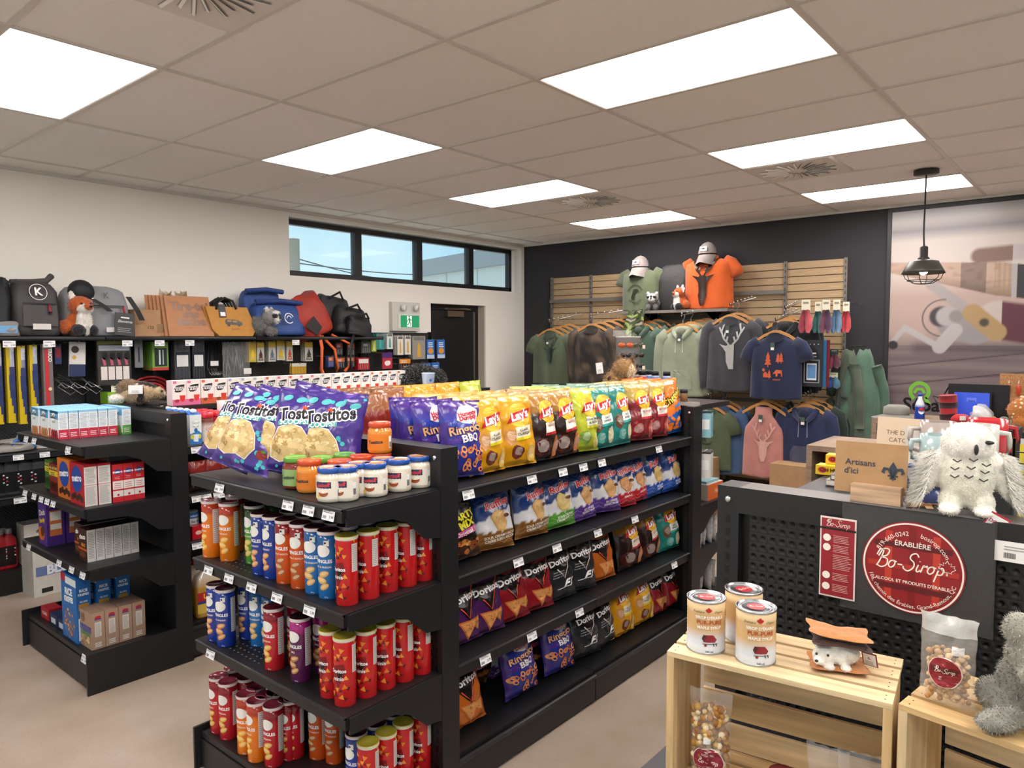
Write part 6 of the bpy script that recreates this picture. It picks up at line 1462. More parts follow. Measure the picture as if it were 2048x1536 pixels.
# tape and bagged hose
for i, (px, r_, c) in enumerate([(38, .045, '#2f5f9c'), (58, .065, '#4a8ab8')]):
    q = bp(px, 895, Y=5.86); mb = MB(); M = Matrix.Translation((q.x, 5.88+.03*i, 1.017+r_)) @ Matrix.Rotation(pi/2, 4, 'X'); mb.lathe([(r_*.45, -.025), (r_, -.025), (r_, .025), (r_*.45, .025), (r_*.45, -.025)], c if i == 0 else ['#cfd6dc', '#cfd6dc', c, c, '#1a1a1a'], n=24, cap=False); mb.xf(M); tag(mb.build('tape_roll', 'satin'), ['small blue tape roll lying on the wall shelf', 'large tape roll with white face on the wall shelf'][i], 'tape roll')
q = bp(10, 893, Y=5.88); o = soft_bag('bagged_fittings', .32, .12, .08, '#8f8a84', .6, 0, 41, slump=.05).build('bagged_fittings', 'foil', None, (q.x, 5.9, 1.018)); tag(o, 'clear bag of fittings beside the tape rolls', 'bag')
q = bp(95, 893, Y=5.9); mb = MB(); mb.box(-.1, .1, -.05, .05, 0, .07, '#c4beb6'); tag(mb.build('white_carton', 'carton', None, (q.x+.05, 5.95, 1.017), -.3), 'small white carton lying beside the tape rolls', 'box')
# fluid boxes
def defbox():
    def art(p, f, f2, w, h):
        for i, t in enumerate(["FED Fluide", "d'echappement", 'diesel']): p.text(t, -w*.05, h*(.9-.09*i), .034, f, '#1d1d20', bold=.03)
        rect(p, f, -w*.46, w*.47, h*.42, h*.62, '#6b7aa8'); p.text('BLUE', -w*.05, h*.52, .085, f2, '#e2e4ec', bold=.05); p.text('Performance', w*.12, h*.36, .026, f, '#1d1d20', bold=.02); p.text('FED / DEF', w*.08, h*.12, .022, f, '#1d1d20', bold=.03); rect(p, f, -w*.38, -w*.2, h*.06, h*.16, '#2a2a2c')
    def sa(p, f, f2, w, h): lines(p, f, -w*.4, w*.2, h*.3, h*.7, 8, '#9a958e', .25); rect(p, f, w*.1, w*.36, h*.76, h*.9, '#bdb6ad')
    return carton('fluid_box', .40, .2, .335, '#cdc7bd', art, '#b9b2a8', '#bfb8ae', sa)
K_DF = defbox(); q = bp(66, 1196, Z=0)
K_DF((q.x+.2, q.y+.10, 0), rz=.05, label='white and blue diesel fluid box standing on the floor'); q = bp(42, 1128, Y=6.0); K_DF((q.x+.22, 6.06, .167), rz=.0, label='white diesel fluid box on the bottom wall shelf behind another', scale=(1, .8, .9))
# ---- plush on top of the pantry gondola
def ferret():
    T, B_, K_ = '#b89e7c', '#6b5138', '#241d18'
    p_ = bp(283, 806, Y=4.50)
    plush('ferret_plush', 'tan ferret plush with a price tag on the pantry gondola top', [((0, 0, .055), (.09, .055, .055), T), ((-.04, .01, .075), (.06, .05, .05), B_), ((.085, -.015, .05), (.04, .032, .032), T), ((.115, -.02, .042), (.018, .015, .014), '#d8c8ae'), ((.0, -.04, .05), (.02, .02, .05), K_), ((-.1, .0, .03), (.04, .03, .02), '#d8d0c4'), ((.04, -.02, .095), (.05, .018, .012), K_, (0, .3, 0))],
          (p_.x-.01, 4.52, 1.412), -.15, [((.105, -.042, .06), .006)], ((.132, -.022, .044), (.006, .006, .005)), lambda o: paper_tag(o, (-.03, -.075, .075), (0, .03, .1), .07, .045, '#e6e2de', '12.99'), fur=.008, nf=2600, voxel=.006, scale=1.15)
ferret()
p_ = bp(838, 770, Y=4.3)
plush('black_bear_plush', 'fluffy black plush animal lying on the far end of the pantry gondola', [((0, 0, .09), (.17, .09, .09), '#0d0c0d'), ((.14, -.03, .08), (.075, .065, .07), '#100f10'), ((-.12, 0, .06), (.08, .07, .06), '#0c0b0c'), ((.19, -.05, .05), (.025, .03, .03), '#7a5a4a')], (p_.x, 4.3, 1.402), -.2, (), None, fur=.022, nf=5000, voxel=.009)
p_ = bp(792, 770, Y=4.36); plush('badger_plush', 'grey and white plush squeezed beside the last tea box', [((0, 0, .07), (.05, .07, .07), '#8d8a86'), ((.03, -.05, .09), (.035, .03, .035), '#d8d4ce'), ((0, -.03, .03), (.045, .04, .03), '#4a4846')], (3.93, 4.40, 1.402), -.3, (), None, fur=.016, nf=2500, voxel=.007)
# ---- exit sign with emergency lamps
q = prect(786, 603, 842, 662, 6.13); ex = empty('exit_sign', ((q[0]+q[1])/2, YL-.0, (q[2]+q[3])/2)); w, h = q[1]-q[0], q[3]-q[2]
tag(ex, 'white emergency light unit with two lamp heads and a green running-man exit sign', 'exit sign')
mb = MB(); mb.box(-w/2, w/2, -.055, 0, -h/2, h/2, '#cbc8c0'); bev(mb.build('housing', 'satin', ex), .006)
mb = MB(); gw, gz0, gz1 = w*.36, -h*.42, h*.08; mb.box(-gw+.02, gw+.05, -.064, -.054, gz0, gz1, '#d8d8d2'); mb.build('sign_bezel', 'satin', ex)
mb = MB(); f = lambda x, z: (x+.035, -.0655, z); f2 = lambda x, z: (x+.035, -.0662, z); f3 = lambda x, z: (x+.035, -.067, z); rect(mb, f, -gw+.02, gw, gz0+.012, gz1-.012, '#1f8a5c'); rect(mb, f2, -.035, .035, gz0+.02, gz1-.018, '#e6efe8')
g_ = '#1f7a50'; zc = (gz0+gz1)/2; mb.disc(-.004, zc+.052, .011, .011, f3, g_, n=12); mb.strip([(-.002, zc+.038), (.002, zc-.005)], .022, f3, g_); mb.strip([(0, zc-.002), (.018, zc-.022), (.014, zc-.05)], .011, f3, g_); mb.strip([(0, zc-.002), (-.014, zc-.028), (-.032, zc-.038)], .011, f3, g_); mb.strip([(-.004, zc+.032), (-.026, zc+.012), (-.03, zc-.008)], .008, f3, g_); mb.strip([(.004, zc+.032), (.022, zc+.012), (.034, zc+.02)], .008, f3, g_)
mat('sign_glow', .4, emit=.35); mb.build('running_man_sign', 'sign_glow', ex)
for x in (-w*.16, w*.30):
    l = MB(); M = Matrix.Translation((x, -.075, h*.30)) @ Matrix.Rotation(pi/2, 4, 'X') @ Matrix.Rotation(.4, 4, 'Y'); l.lathe([(.0, .03), (.032, .03), (.034, .0), (.02, -.02), (.001, -.02)], ['#f2f2ee', '#e4e4e0', '#d8d6d0', '#cfccc6', '#cfccc6'], n=18); l.xf(M); l.build('lamp_head', 'gloss', ex)
    b = MB(); b.box(x-.016, x+.016, -.06, -.05, h*.2, h*.4, '#c4c1b9'); b.build('lamp_bracket', 'satin', ex)
# ------------------------------------------------------------------ slat wall and clothing
SX = XB-.024; SY0, SY1 = 2.12, 5.735; SZ = 2.57
sw = empty('slat_wall'); tag(sw, 'wooden slat wall with grey slotted standards, covering the dark back wall', 'display wall')
mb = MB(); mb.box(SX+.012, XB-.001, SY0, SY1, .25, SZ, '#4a3524'); mb.build('backing', 'matte', sw)
mat('slat', .5, var=.14, vscale=6, stretch=(9, 1, 30))
mb = MB(); mb.box(SX, SX+.014, SY0, SY1, 0, .0685, '#a68c6a'); slat = mb.mesh('slat', 'slat')
k = 0
while SZ-.0762*(k+1) > .24: link('slat', slat, sw, (0, 0, SZ-.0762*(k+1)+.004)); k += 1
GR = '#6a655f'
for px in (1105, 1183, 1455, 1571, 1691):
    y = bp(px, 600, X=SX).y; mb = MB(); mb.box(SX-.022, SX-.001, y-.016, y+.016, .25, SZ+.006, GR); o = mb.build('standard', 'satin', sw)
    s_ = MB()
    for j in range(38): s_.box(SX-.0226, SX-.022, y-.004, y+.004, .3+j*.06, .33+j*.06, '#1f1d1c')
    s_.build('slots', 'satin', o)
def rail(px0, py0, px1, py1, X=SX-.05, hh=.02):
    a, b = bp(px0, py0, X=X), bp(px1, py1, X=X); z = (a.z+b.z)/2; mb = MB(); mb.box(X-.008, X+.008, b.y, a.y, z-hh, z+hh, GR); mb.build('cross_bar', 'satin', sw)
    for y in (a.y-.02, b.y+.02):
        q = MB(); q.box(X, SX, y-.006, y+.006, z-.03, z+.02, GR); q.build('bar_bracket', 'satin', sw)
rail(1100, 602, 1258, 597); rail(1455, 588, 1568, 583); rail(1275, 636, 1455, 633); rail(1395, 803, 1570, 795)
# display shelf
a, b = bp(1238, 622, X=7.22), bp(1455, 611, X=7.22); SHZ = 2.10
mb = MB(); mb.box(7.22, SX, b.y, a.y, SHZ-.03, SHZ, '#77716a'); o = mb.build('display_shelf', 'satin', sw); bev(o, .008)
for y in (a.y-.3, b.y+.25):
    q = MB(); q.add([(SX, y, SHZ-.03), (7.25, y, SHZ-.03), (SX, y, SHZ-.2)], [(0, 1, 2), (2, 1, 0)], '#3a3836'); q.build('shelf_bracket', 'satin', sw)
# ---- garments
def garment(kind, col, w=.50, L=.68, ry=.05, seed=1, camo=None, sl=None):
    """hung top: local -y is its front, z = 0 at the neck, hem at -L"""
    mb = MB(); n = 30; hw = w/2; c0 = C(col)
    def half(z):
        t = -z/L
        if kind == 'tank': return hw*(.42+.0*t) if t < .12 else hw*(.42+.5*min(1, (t-.12)/.2)+.12*t)
        if t < .04: return hw*(.36+.9*t)
        if t < .14: return hw*(.40+.55*(t-.04)/.1)
        return hw*(.95+.06*t)
    def fy(x, z, s=-1, o=0.):
        t = max(0, -z/L); h_ = half(z); q = max(0, 1-(abs(x)/h_)**2.2)**.5
        fold = .014*t*sin(x*34+seed)+.008*t*sin(x*61+seed*2+z*5)+.006*mnoise.noise(Vector((x*7+seed, z*5, s)))
        return s*(ry*q*(.5+.6*min(1, t*4)))+fold*(.4+.6*q)+s*o
    zs = [-L*t for t in (0, .015, .04, .07, .10, .14, .2, .3, .4, .5, .6, .7, .8, .9, .97, 1.)]
    rings = []; K = []
    for z in zs:
        h_ = half(z); r = []
        for i in range(n):
            a = 2*pi*i/n; x = h_*cos(a); s = -1 if sin(a) < 0 else 1; r.append((x, fy(x*.999, z, s), z-.012*(1-abs(cos(a)))*(1 if z < -.05 else 0)))
            cc = c0
            if camo:
                v = mnoise.noise(Vector((x*9+seed, z*7, s*2.)))+.5*mnoise.noise(Vector((x*22, z*19+seed, s))); cc = C(camo[0] if v > .25 else camo[1] if v > -.1 else camo[2])
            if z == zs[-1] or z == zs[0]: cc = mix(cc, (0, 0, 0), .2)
            K.append(cc)
        rings.append(r)
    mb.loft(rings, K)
    if kind != 'tank':
        long = kind in ('hoodie', 'sweater')
        for s in (-1, 1):
            path = [(s*hw*.66, -L*.12), (s*hw*.92, -L*.19), (s*hw*1.08, -L*.29), (s*hw*1.17, -L*.40)] if not long else [(s*hw*.70, -L*.10), (s*hw*.98, -L*.17), (s*hw*1.10, -L*.35), (s*hw*1.14, -L*.6), (s*hw*1.14, -L*.85), (s*hw*1.12, -L*.98)]
            rr = [.07, .078, .074, .072] if not long else [.08, .08, .07, .06, .05, .04]; R_ = []
            for i, (x, z) in enumerate(path):
                p0, p1 = path[max(0, i-1)], path[min(len(path)-1, i+1)]; dx, dz = p1[0]-p0[0], p1[1]-p0[1]; l = hypot(dx, dz); nx, nz = -dz/l, dx/l
                R_.append([(x+nx*rr[i]*cos(t), min(ry, .06)*.7*sin(t)+.008*sin(i*2+seed), z+nz*rr[i]*cos(t)) for t in [2*pi*j/12 for j in range(12)]])
            if camo:
                KK = [C(random.Random(int(abs(p[0]*40)+abs(p[2]*55)*7)).choice(camo)) for r_ in R_ for p in r_]
                mb.loft(R_, KK)
            else: mb.loft(R_, mix(c0, (0, 0, 0), .05))
    if kind == 'hoodie':
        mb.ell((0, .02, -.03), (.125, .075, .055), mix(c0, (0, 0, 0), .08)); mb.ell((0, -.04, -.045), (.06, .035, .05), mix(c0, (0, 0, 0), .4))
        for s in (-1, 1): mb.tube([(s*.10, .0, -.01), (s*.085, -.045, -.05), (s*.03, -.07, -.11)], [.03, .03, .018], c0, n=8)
        for s in (-1, 1): mb.tube([(s*.035, -ry-.02, -.07), (s*.04, -ry-.03, -.18), (s*.042, -ry-.03, -.26)], .0035, mix(c0, (1, 1, 1), .25), n=5)
        pk = MB(.05); 
        P = [(-.13, -L*.90), (.13, -L*.90), (.13, -L*.74), (.09, -L*.62), (-.09, -L*.62), (-.13, -L*.74)]; mb.sub = .06; mb.poly(P, lambda x, z: (x, fy(x, z, -1, .008), z), mix(c0, (1, 1, 1), .04)); mb.sub = 0
    elif kind != 'tank':
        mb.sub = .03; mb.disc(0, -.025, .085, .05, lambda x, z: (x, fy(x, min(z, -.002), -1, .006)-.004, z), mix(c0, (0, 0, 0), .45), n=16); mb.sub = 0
    return mb, lambda o=.008: (lambda x, z: (x, fy(x, z, -1, o), z))
def hanger_mk():
    mb = MB(); pts = [(-.215, -.10), (-.12, -.04), (-.03, -.002), (.03, -.002), (.12, -.04), (.215, -.10)]
    R_ = [[(x, dy, z+dz) for dy, dz in ((-.008, -.014), (.008, -.014), (.008, .014), (-.008, .014))] for x, z in pts]
    mb.loft(R_, '#c08a50', smooth=False); o = mb.build('wooden_hanger', 'satin'); h = MB(); h.tube([(0, 0, 0), (0, 0, .05), (.012, 0, .065), (.022, 0, .085), (.012, 0, .105), (-.008, 0, .105), (-.02, 0, .09)], .0025, '#d0d0d2', n=5); h.build('hook', 'metal', o); return o
K_HG = Kind(hanger_mk)
def swing(o, x, z, col='#4a5450'):
    t = MB(); t.box(-.02, .02, -.0015, .0015, -.075, 0, col); rect(t, lambda a, b: (a, -.0022, b), -.015, .015, -.07, -.045, '#e6e4e0'); t.build('swing_tag', 'print', o, (x, -.085, z))
def rack(gk, apex, n, X, label, group, dX=.085, dz=.02, jx=0., yaw=0., tagc=True, art=None, hl='', first_only=False, dy=0.):
    a = bp(apex[0], apex[1], X=X)
    mb, surf = gk(); me = mb.mesh(group, 'fabric')
    name = label.split('|')[0]; lab = label.split('|')[1]
    for i in range(n):
        y = a.y+dy*i; q = random.Random(i+int(apex[0])).uniform(-.08, .08) if i else 0
        o = link(name, me, None, (X+dX*i, y, a.z-.03+dz*i), FX+yaw+q); tag(o, (lab if i == 0 else lab+', hung behind the front one') if n > 1 else lab, name.split('_')[-1], group if n > 1 else None)
        if i == 0:
            if tagc: swing(o, .0, -.07)
            if art: p = MB(.03); art(p, surf(.010), surf(.0115)); p.build('chest_print', 'print', o)
        K_HG((X+dX*i, y, a.z+.005+dz*i), rz=FX+yaw+q, label='wooden hanger holding the %s' % hl, group='hangers of the '+hl)
    # face-out arm
    zz = a.z+.115; m = MB(); m.tube([(SX-.05, a.y+dy*n, zz+dz*(SX-.05-X)/max(dX, .01)*.6+.02), (X-.06, a.y-.012, zz-.012), (X-.07, a.y-.012, zz+.02)], .006, '#a8a6a4', n=6)
    for j in range(7):
        t = j/6; xx = X-.05+(SX-.1-X)*t; m.ell((xx, a.y+dy*n*t-.012*(1-t), zz-.005+(dz*(SX-.05-X)/max(dX, .01)*.6+.02)*t+.012), (.009, .009, .009), '#c4c2c0', None, 8, 6)
    m.build('face_out_arm', 'metal', sw)
def circ_print(p, f, f2, col='#2c3226', r=.095, cz=-.27):
    p.text('RESERVE FAUNIQUE', 0, cz, .026, f, col, bold=.03, arc=(r, 1)); p.text('LA VERENDRYE', 0, cz, .026, f, col, bold=.03, arc=(r, -1))
    p.poly([(-.06, cz-.03), (-.03, cz+.05), (.03, cz+.06), (.065, cz+.03), (.03, cz+.03), (0, cz+.02), (-.01, cz-.02), (.0, cz-.075), (-.03, cz-.05), (-.05, cz-.075)], f2, col)
def deer(p, f, col, cx, cz, s, half=False):
    P = [(-.05, .0), (-.035, -.02), (-.03, -.09), (-.012, -.14), (.012, -.14), (.03, -.09), (.035, -.02), (.05, 0), (.02, .03), (-.02, .03)]
    if half: P = [(x, z) for x, z in P if x <= .02]+[(.02, .03)]; P = [(-.05, 0), (-.035, -.02), (-.03, -.09), (-.012, -.14), (.02, -.14), (.022, .03), (-.02, .03)]
    p.poly([(cx+x*s, cz+z*s) for x, z in P], f, col); p.poly([(cx+x*s, cz+z*s) for x, z in ((-.03, .02), (-.085, .035), (-.04, -.005))], f, col)
    if not half: p.poly([(cx+x*s, cz+z*s) for x, z in ((.03, .02), (.085, .035), (.04, -.005))], f, col)
    for sg in ((-1, 1)):
        for L_ in ([(.012, .03), (.05, .07), (.07, .12), (.055, .175)], [(.05, .07), (.038, .12)], [(.068, .11), (.09, .15)], [(.03, .05), (.02, .085)]):
            p.strip([(cx+sg*x*s, cz+z*s) for x, z in L_], .012*s, f, col)
OLV, LGR, CHR, NAV, DGR = '#5c6650', '#8e957e', '#3c3c42', '#1d2440', '#44584a'
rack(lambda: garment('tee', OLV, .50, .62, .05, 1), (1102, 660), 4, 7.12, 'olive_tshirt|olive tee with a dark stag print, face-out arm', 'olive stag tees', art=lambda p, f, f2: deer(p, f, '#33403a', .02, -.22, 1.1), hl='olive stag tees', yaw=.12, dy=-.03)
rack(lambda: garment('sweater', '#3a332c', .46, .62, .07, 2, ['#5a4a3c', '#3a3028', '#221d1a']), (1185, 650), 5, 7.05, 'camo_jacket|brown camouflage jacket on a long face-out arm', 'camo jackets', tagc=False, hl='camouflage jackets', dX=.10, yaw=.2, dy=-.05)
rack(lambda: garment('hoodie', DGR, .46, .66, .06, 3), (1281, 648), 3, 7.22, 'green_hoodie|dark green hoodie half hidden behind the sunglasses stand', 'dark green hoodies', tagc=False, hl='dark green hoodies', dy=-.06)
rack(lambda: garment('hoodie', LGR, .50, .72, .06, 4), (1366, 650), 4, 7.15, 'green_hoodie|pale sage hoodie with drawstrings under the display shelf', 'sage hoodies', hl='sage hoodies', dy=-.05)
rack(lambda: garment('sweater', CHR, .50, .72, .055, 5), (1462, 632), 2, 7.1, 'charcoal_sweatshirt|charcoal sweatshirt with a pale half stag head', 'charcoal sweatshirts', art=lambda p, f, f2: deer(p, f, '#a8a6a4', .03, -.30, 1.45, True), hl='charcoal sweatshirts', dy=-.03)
def trees(p, f, f2):
    c = '#c8603e'
    def tree(x, z, s):
        for k in range(3): p.poly([(x-s*(.5-.1*k), z+s*.45*k), (x+s*(.5-.1*k), z+s*.45*k), (x, z+s*(.45*k+.75))], f, c)
        rect(p, f, x-s*.08, x+s*.08, z-s*.3, z, c)
    tree(-.05, -.28, .075); tree(.045, -.25, .05); tree(.075, -.25, .055); tree(-.035, -.40, .045); p.disc(-.095, -.33, .016, .016, f, c, n=14); rect(p, f, -.10, -.05, -.40, -.37, c); p.poly([(-.105, -.37), (-.045, -.37), (-.075, -.345)], f, c)
    p.poly([(.0, -.37), (.03, -.325), (.085, -.33), (.09, -.39), (.078, -.39), (.072, -.36), (.045, -.36), (.04, -.39), (.028, -.39), (.026, -.36), (.01, -.35)], f2, c); lines(p, f, .0, .09, -.425, -.41, 2, c, .4)
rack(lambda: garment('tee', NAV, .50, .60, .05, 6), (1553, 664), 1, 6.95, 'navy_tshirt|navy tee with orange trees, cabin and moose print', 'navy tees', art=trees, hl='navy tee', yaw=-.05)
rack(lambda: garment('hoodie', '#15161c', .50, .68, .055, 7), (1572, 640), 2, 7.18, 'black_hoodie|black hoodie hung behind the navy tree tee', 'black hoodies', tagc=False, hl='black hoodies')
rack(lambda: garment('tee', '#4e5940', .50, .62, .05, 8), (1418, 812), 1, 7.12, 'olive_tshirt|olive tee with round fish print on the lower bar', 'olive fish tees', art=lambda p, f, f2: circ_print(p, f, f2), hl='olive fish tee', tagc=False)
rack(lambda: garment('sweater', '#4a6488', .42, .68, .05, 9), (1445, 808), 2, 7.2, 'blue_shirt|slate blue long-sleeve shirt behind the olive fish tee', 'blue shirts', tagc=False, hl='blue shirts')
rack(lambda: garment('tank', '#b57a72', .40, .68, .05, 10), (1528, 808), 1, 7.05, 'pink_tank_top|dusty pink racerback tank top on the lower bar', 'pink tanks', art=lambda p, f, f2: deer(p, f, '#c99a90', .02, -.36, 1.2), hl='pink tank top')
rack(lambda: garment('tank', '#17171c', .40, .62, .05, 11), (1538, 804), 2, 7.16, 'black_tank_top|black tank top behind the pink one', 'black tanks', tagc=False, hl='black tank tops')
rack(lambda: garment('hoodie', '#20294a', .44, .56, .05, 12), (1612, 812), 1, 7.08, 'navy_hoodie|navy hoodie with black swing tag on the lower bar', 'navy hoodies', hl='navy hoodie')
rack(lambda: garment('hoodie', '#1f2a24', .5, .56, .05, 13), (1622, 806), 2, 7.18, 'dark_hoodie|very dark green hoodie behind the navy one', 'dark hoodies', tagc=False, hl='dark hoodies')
# rain jackets on the wall
for i, (px, col, yw_, X, lab) in enumerate([(1730, '#4e6a58', .55, 7.40, 'sea green rain jacket hanging beside the mural'), (1697, '#4d5848', -.5, 7.38, 'grey-green rain jacket hanging beside the slat wall')]):
    a = bp(px, 706, X=X); mb = MB(); rg_ = []; n = 40
    for t in [k/14 for k in range(15)]:
        rx = .05+.11*min(1, t*1.6)**.7; ry_ = .035+.06*min(1, t*2)
        rg_.append([(rx*cos(q)*(1+.0*t)+(.05*t if i else -.02*t), ry_*sin(q)+(.018*t*sin(q*5+i)+.010*sin(q*9+t*4))*min(1, t*3), .02-.86*t+.02*sin(q*3)*(1-t)) for q in [2*pi*k/n for k in range(n)]])
    mb.loft(rg_, C(col))
    for s in (-1, 1): mb.tube([(s*(.09+.085*sin(min(1, q*1.6)*pi/2)), -.03, -.12-.58*q) for q in [k/12 for k in range(13)]], [.052-.012*k/12+.004*sin(k*1.7) for k in range(13)], mix(C(col), (0, 0, 0), .12), n=18)
    o = mb.build('rain_jacket', 'fabric', None, (X, a.y, a.z), FX+yw_); tag(o, lab, 'jacket')
    h = MB(); h.tube([(.02, .0, .06), (.02, .14, .07)], .006, '#2a2a2a', n=6); h.build('hanging_loop', 'satin', o)
# ---- mannequins with tees and caps
def mannequin(px, py, col, art, label, w=.5, H_=.48):
    a = bp(px, py, X=7.36); mb, surf = garment('tee', col, w, H_, .12, px % 7); o = mb.build('mannequin_torso', 'fabric', None, (7.43, a.y, SHZ+H_+.012), FX-.05); tag(o, label, 'mannequin')
    p = MB(.03); art(p, surf(.010), surf(.0115)); p.build('chest_print', 'print', o)
    nk = MB(); nk.lathe([(.06, -.03), (.06, .02), (.08, .06), (.07, .10), (.001, .12)], '#2a2828', n=18); nk.build('head_form', 'satin', o); return a
def cap(y, z, lab):
    c = empty('trucker_cap', (7.40, y, z), FX); tag(c, lab, 'cap')
    d = MB(); d.grid(lambda u, v: (.098*cos(pi+u*pi)*cos(v*pi/2*.97), .108*sin(pi+u*pi)*cos(v*pi/2*.97), .125*sin(v*pi/2)), 14, 8, '#8a807c'); d.build('front_panels', 'fabric', c)
    d = MB(); d.grid(lambda u, v: (.098*cos(u*pi)*cos(v*pi/2*.97), .108*sin(u*pi)*cos(v*pi/2*.97), .125*sin(v*pi/2)), 14, 8, '#1d1c1e'); d.build('mesh_back', 'fabric', c)
    d = MB(); d.grid(lambda u, v: (.095*cos(pi+u*pi)*(1+.1*v), .1*sin(pi+u*pi)-.085*v*sin(u*pi)**.7, -.012-.05*v-.035*v*v-.03*abs(cos(u*pi))*v), 14, 6, '#8f8581'); d.build('brim', 'fabric', c)
    d = MB(); d.box(-.04, .04, -.112, -.106, .025, .07, '#e2dcd4'); p_ = MB(); d.poly([(-.028, .045), (.0, .056), (.028, .046), (0, .04)], lambda x, zz: (x, -.113, zz), '#3a3a3a'); d.build('patch', 'print', c)
    d = MB(); d.ell((0, 0, .127), (.01, .01, .006), '#6a605c', None, 8, 6); d.build('button', 'fabric', c)
a1 = mannequin(1277, 612, '#5a6149', lambda p, f, f2: circ_print(p, f, f2, '#2c3224', .10, -.30), 'torso form in an olive round-print tee on the display shelf')
cap(a1.y, SHZ+.505, 'grey trucker cap resting on the olive tee mannequin')
a2 = mannequin(1411, 607, '#c8581f', lambda p, f, f2: (deer(p, f, '#2a1c16', .0, -.26, 1.55), p.poly([(-.06, -.42), (-.02, -.36), (0, -.40), (.03, -.36), (.05, -.42), (.02, -.52), (-.01, -.54), (-.04, -.5)], f2, '#33201a')), 'torso form in a bright orange stag tee on the display shelf', .56, .56)
cap(a2.y, SHZ+.59, 'grey trucker cap with hang tag resting on the orange tee mannequin')
q = bp(1347, 610, X=7.42); o = soft_bag('black_tote', .36, .2, .50, '#2b2929', .7, 0, 51, slump=.03).build('black_tote', 'nylon', None, (7.46, q.y, SHZ+.006), FX); tag(o, 'tall black fabric tote between the two mannequins', 'bag')
q = bp(1306, 612, X=7.3); raccoon((7.30, q.y, SHZ+.01), FX+.3, 'grey raccoon plush at the foot of the olive mannequin', 1.0, 2000)
q = bp(1359, 610, X=7.28); fox((7.29, q.y, SHZ+.01), FX-.5, 'small fox plush between the black tote and the orange mannequin', .95, None, 2000)
# ---- socks, phone pouches
def socks(px0, py0, px1, py1, X, c1, c2, lab, n=1, head='#d8d2bc'):
    a, b = bp(px0, py0, X=X), bp(px1, py1, X=X); w, h = a.y-b.y, a.z-b.z; o = empty('sock_pack', (X, (a.y+b.y)/2, a.z), FX); tag(o, lab, 'socks')
    m = MB(); m.box(-w*.3, w*.3, -.004, .004, -h*.34, 0, head); rect(m, lambda x, z: (x, -.005, z), -w*.2, w*.2, -h*.12, -h*.06, '#8a8676'); rect(m, lambda x, z: (x, -.005, z), -w*.3, w*.3, -h*.42, -h*.3, '#4f7468'); m.build('header_card', 'print', o)
    k = MB(); k.tube([(0, .0, -.012), (0, SX-X, -.006)], .003, '#a8a6a4', n=5); k.build('peg', 'metal', o)
    for s in (-1, 1):
        k = MB(); k.tube([(s*w*.05, 0, -h*.3), (s*w*.2, 0, -h*.55), (s*w*.25, -.01, -h*.8), (s*w*.2, -.02, -h*.97)], [.02, w*.24, w*.27, w*.12], c1 if s < 0 else c2, n=10); k.build('sock', 'fabric', o)
socks(1598, 600, 1625, 668, 7.0, '#8c3040', '#b04a52', 'red and pink sock pair with cream header, first on the arm'); socks(1626, 604, 1646, 668, 7.12, '#2f5a5c', '#3f6a68', 'teal sock pair behind the red one'); socks(1640, 600, 1664, 668, 7.0, '#6a3a4e', '#4a3048', 'plum sock pair with cream header'); socks(1662, 600, 1684, 668, 7.1, '#4a6a88', '#5a7a94', 'steel blue sock pair with cream header'); socks(1682, 604, 1702, 667, 7.15, '#a82c36', '#b83a40', 'bright red sock pair at the end'); socks(1655, 698, 1681, 738, 7.2, '#7a3048', '#5a2a3c', 'patterned burgundy sock pair below the arm', head='#33423c'); socks(1652, 745, 1681, 778, 7.2, '#24427e', '#3f6a80', 'blue sock pair beside the phone pouches', head='#cfc8b0')
for j in range(3):
    a, b = bp(1605, 680, X=7.02+.05*j), bp(1644, 774, X=7.02+.05*j); w, h = a.y-b.y, a.z-b.z
    m = MB(); m.box(-w/2, w/2, -.01, .01, -h, 0, '#242529' if j == 0 else ('#2f6f9c' if j == 1 else '#7a2430')); o = m.build('phone_pouch', 'satin', None, (7.02+.05*j, (a.y+b.y)/2-.03*j, a.z), FX); tag(o, ['black waterproof phone pouch pack showing a phone', 'blue waterproof phone pouch behind the black one', 'dark red waterproof phone pouch at the back'][j], 'phone pouch')
    if j == 0:
        p = MB(); f = lambda x, z: (x, -.0115, z); f2 = lambda x, z: (x, -.0125, z); f3 = lambda x, z: (x, -.0135, z); rect(p, f, -w*.38, w*.38, -h*.92, -h*.42, '#8a8c90'); rect(p, f2, -w*.33, w*.33, -h*.90, -h*.44, '#1b1c1f'); rect(p, f3, -w*.24, w*.24, -h*.86, -h*.50, '#d4d6da'); rect(p, lambda x, z: (x, -.0142, z), -w*.2, w*.2, -h*.82, -h*.53, '#5a86b4'); rect(p, f, -w*.2, w*.2, -h*.3, -h*.27, '#dcdcdc'); p.text('Elements', 0, -h*.35, .022, f, '#dcdcdc', shear=.3); [p.disc(-w*.3+k*w*.2, -h*.09, .006, .006, f, '#9a9ca0', n=8) for k in range(4)]; p.build('print', 'print', o)
# cardboard boxes under the rails
for (px, py, w, h, lab) in ((1583, 975, .34, .24, 'brown cardboard box under the navy hoodies'), (1395, 960, .3, .2, 'brown cardboard box under the olive fish tee')):
    a = bp(px, py-20, X=6.9); m = MB(); m.box(-w/2, w/2, -.15, .15, 0, max(.2, a.z+.13), '#a27f5c'); tag(m.build('cardboard_box', 'cardboard', None, (6.95, a.y, .0), FX), lab, 'box')

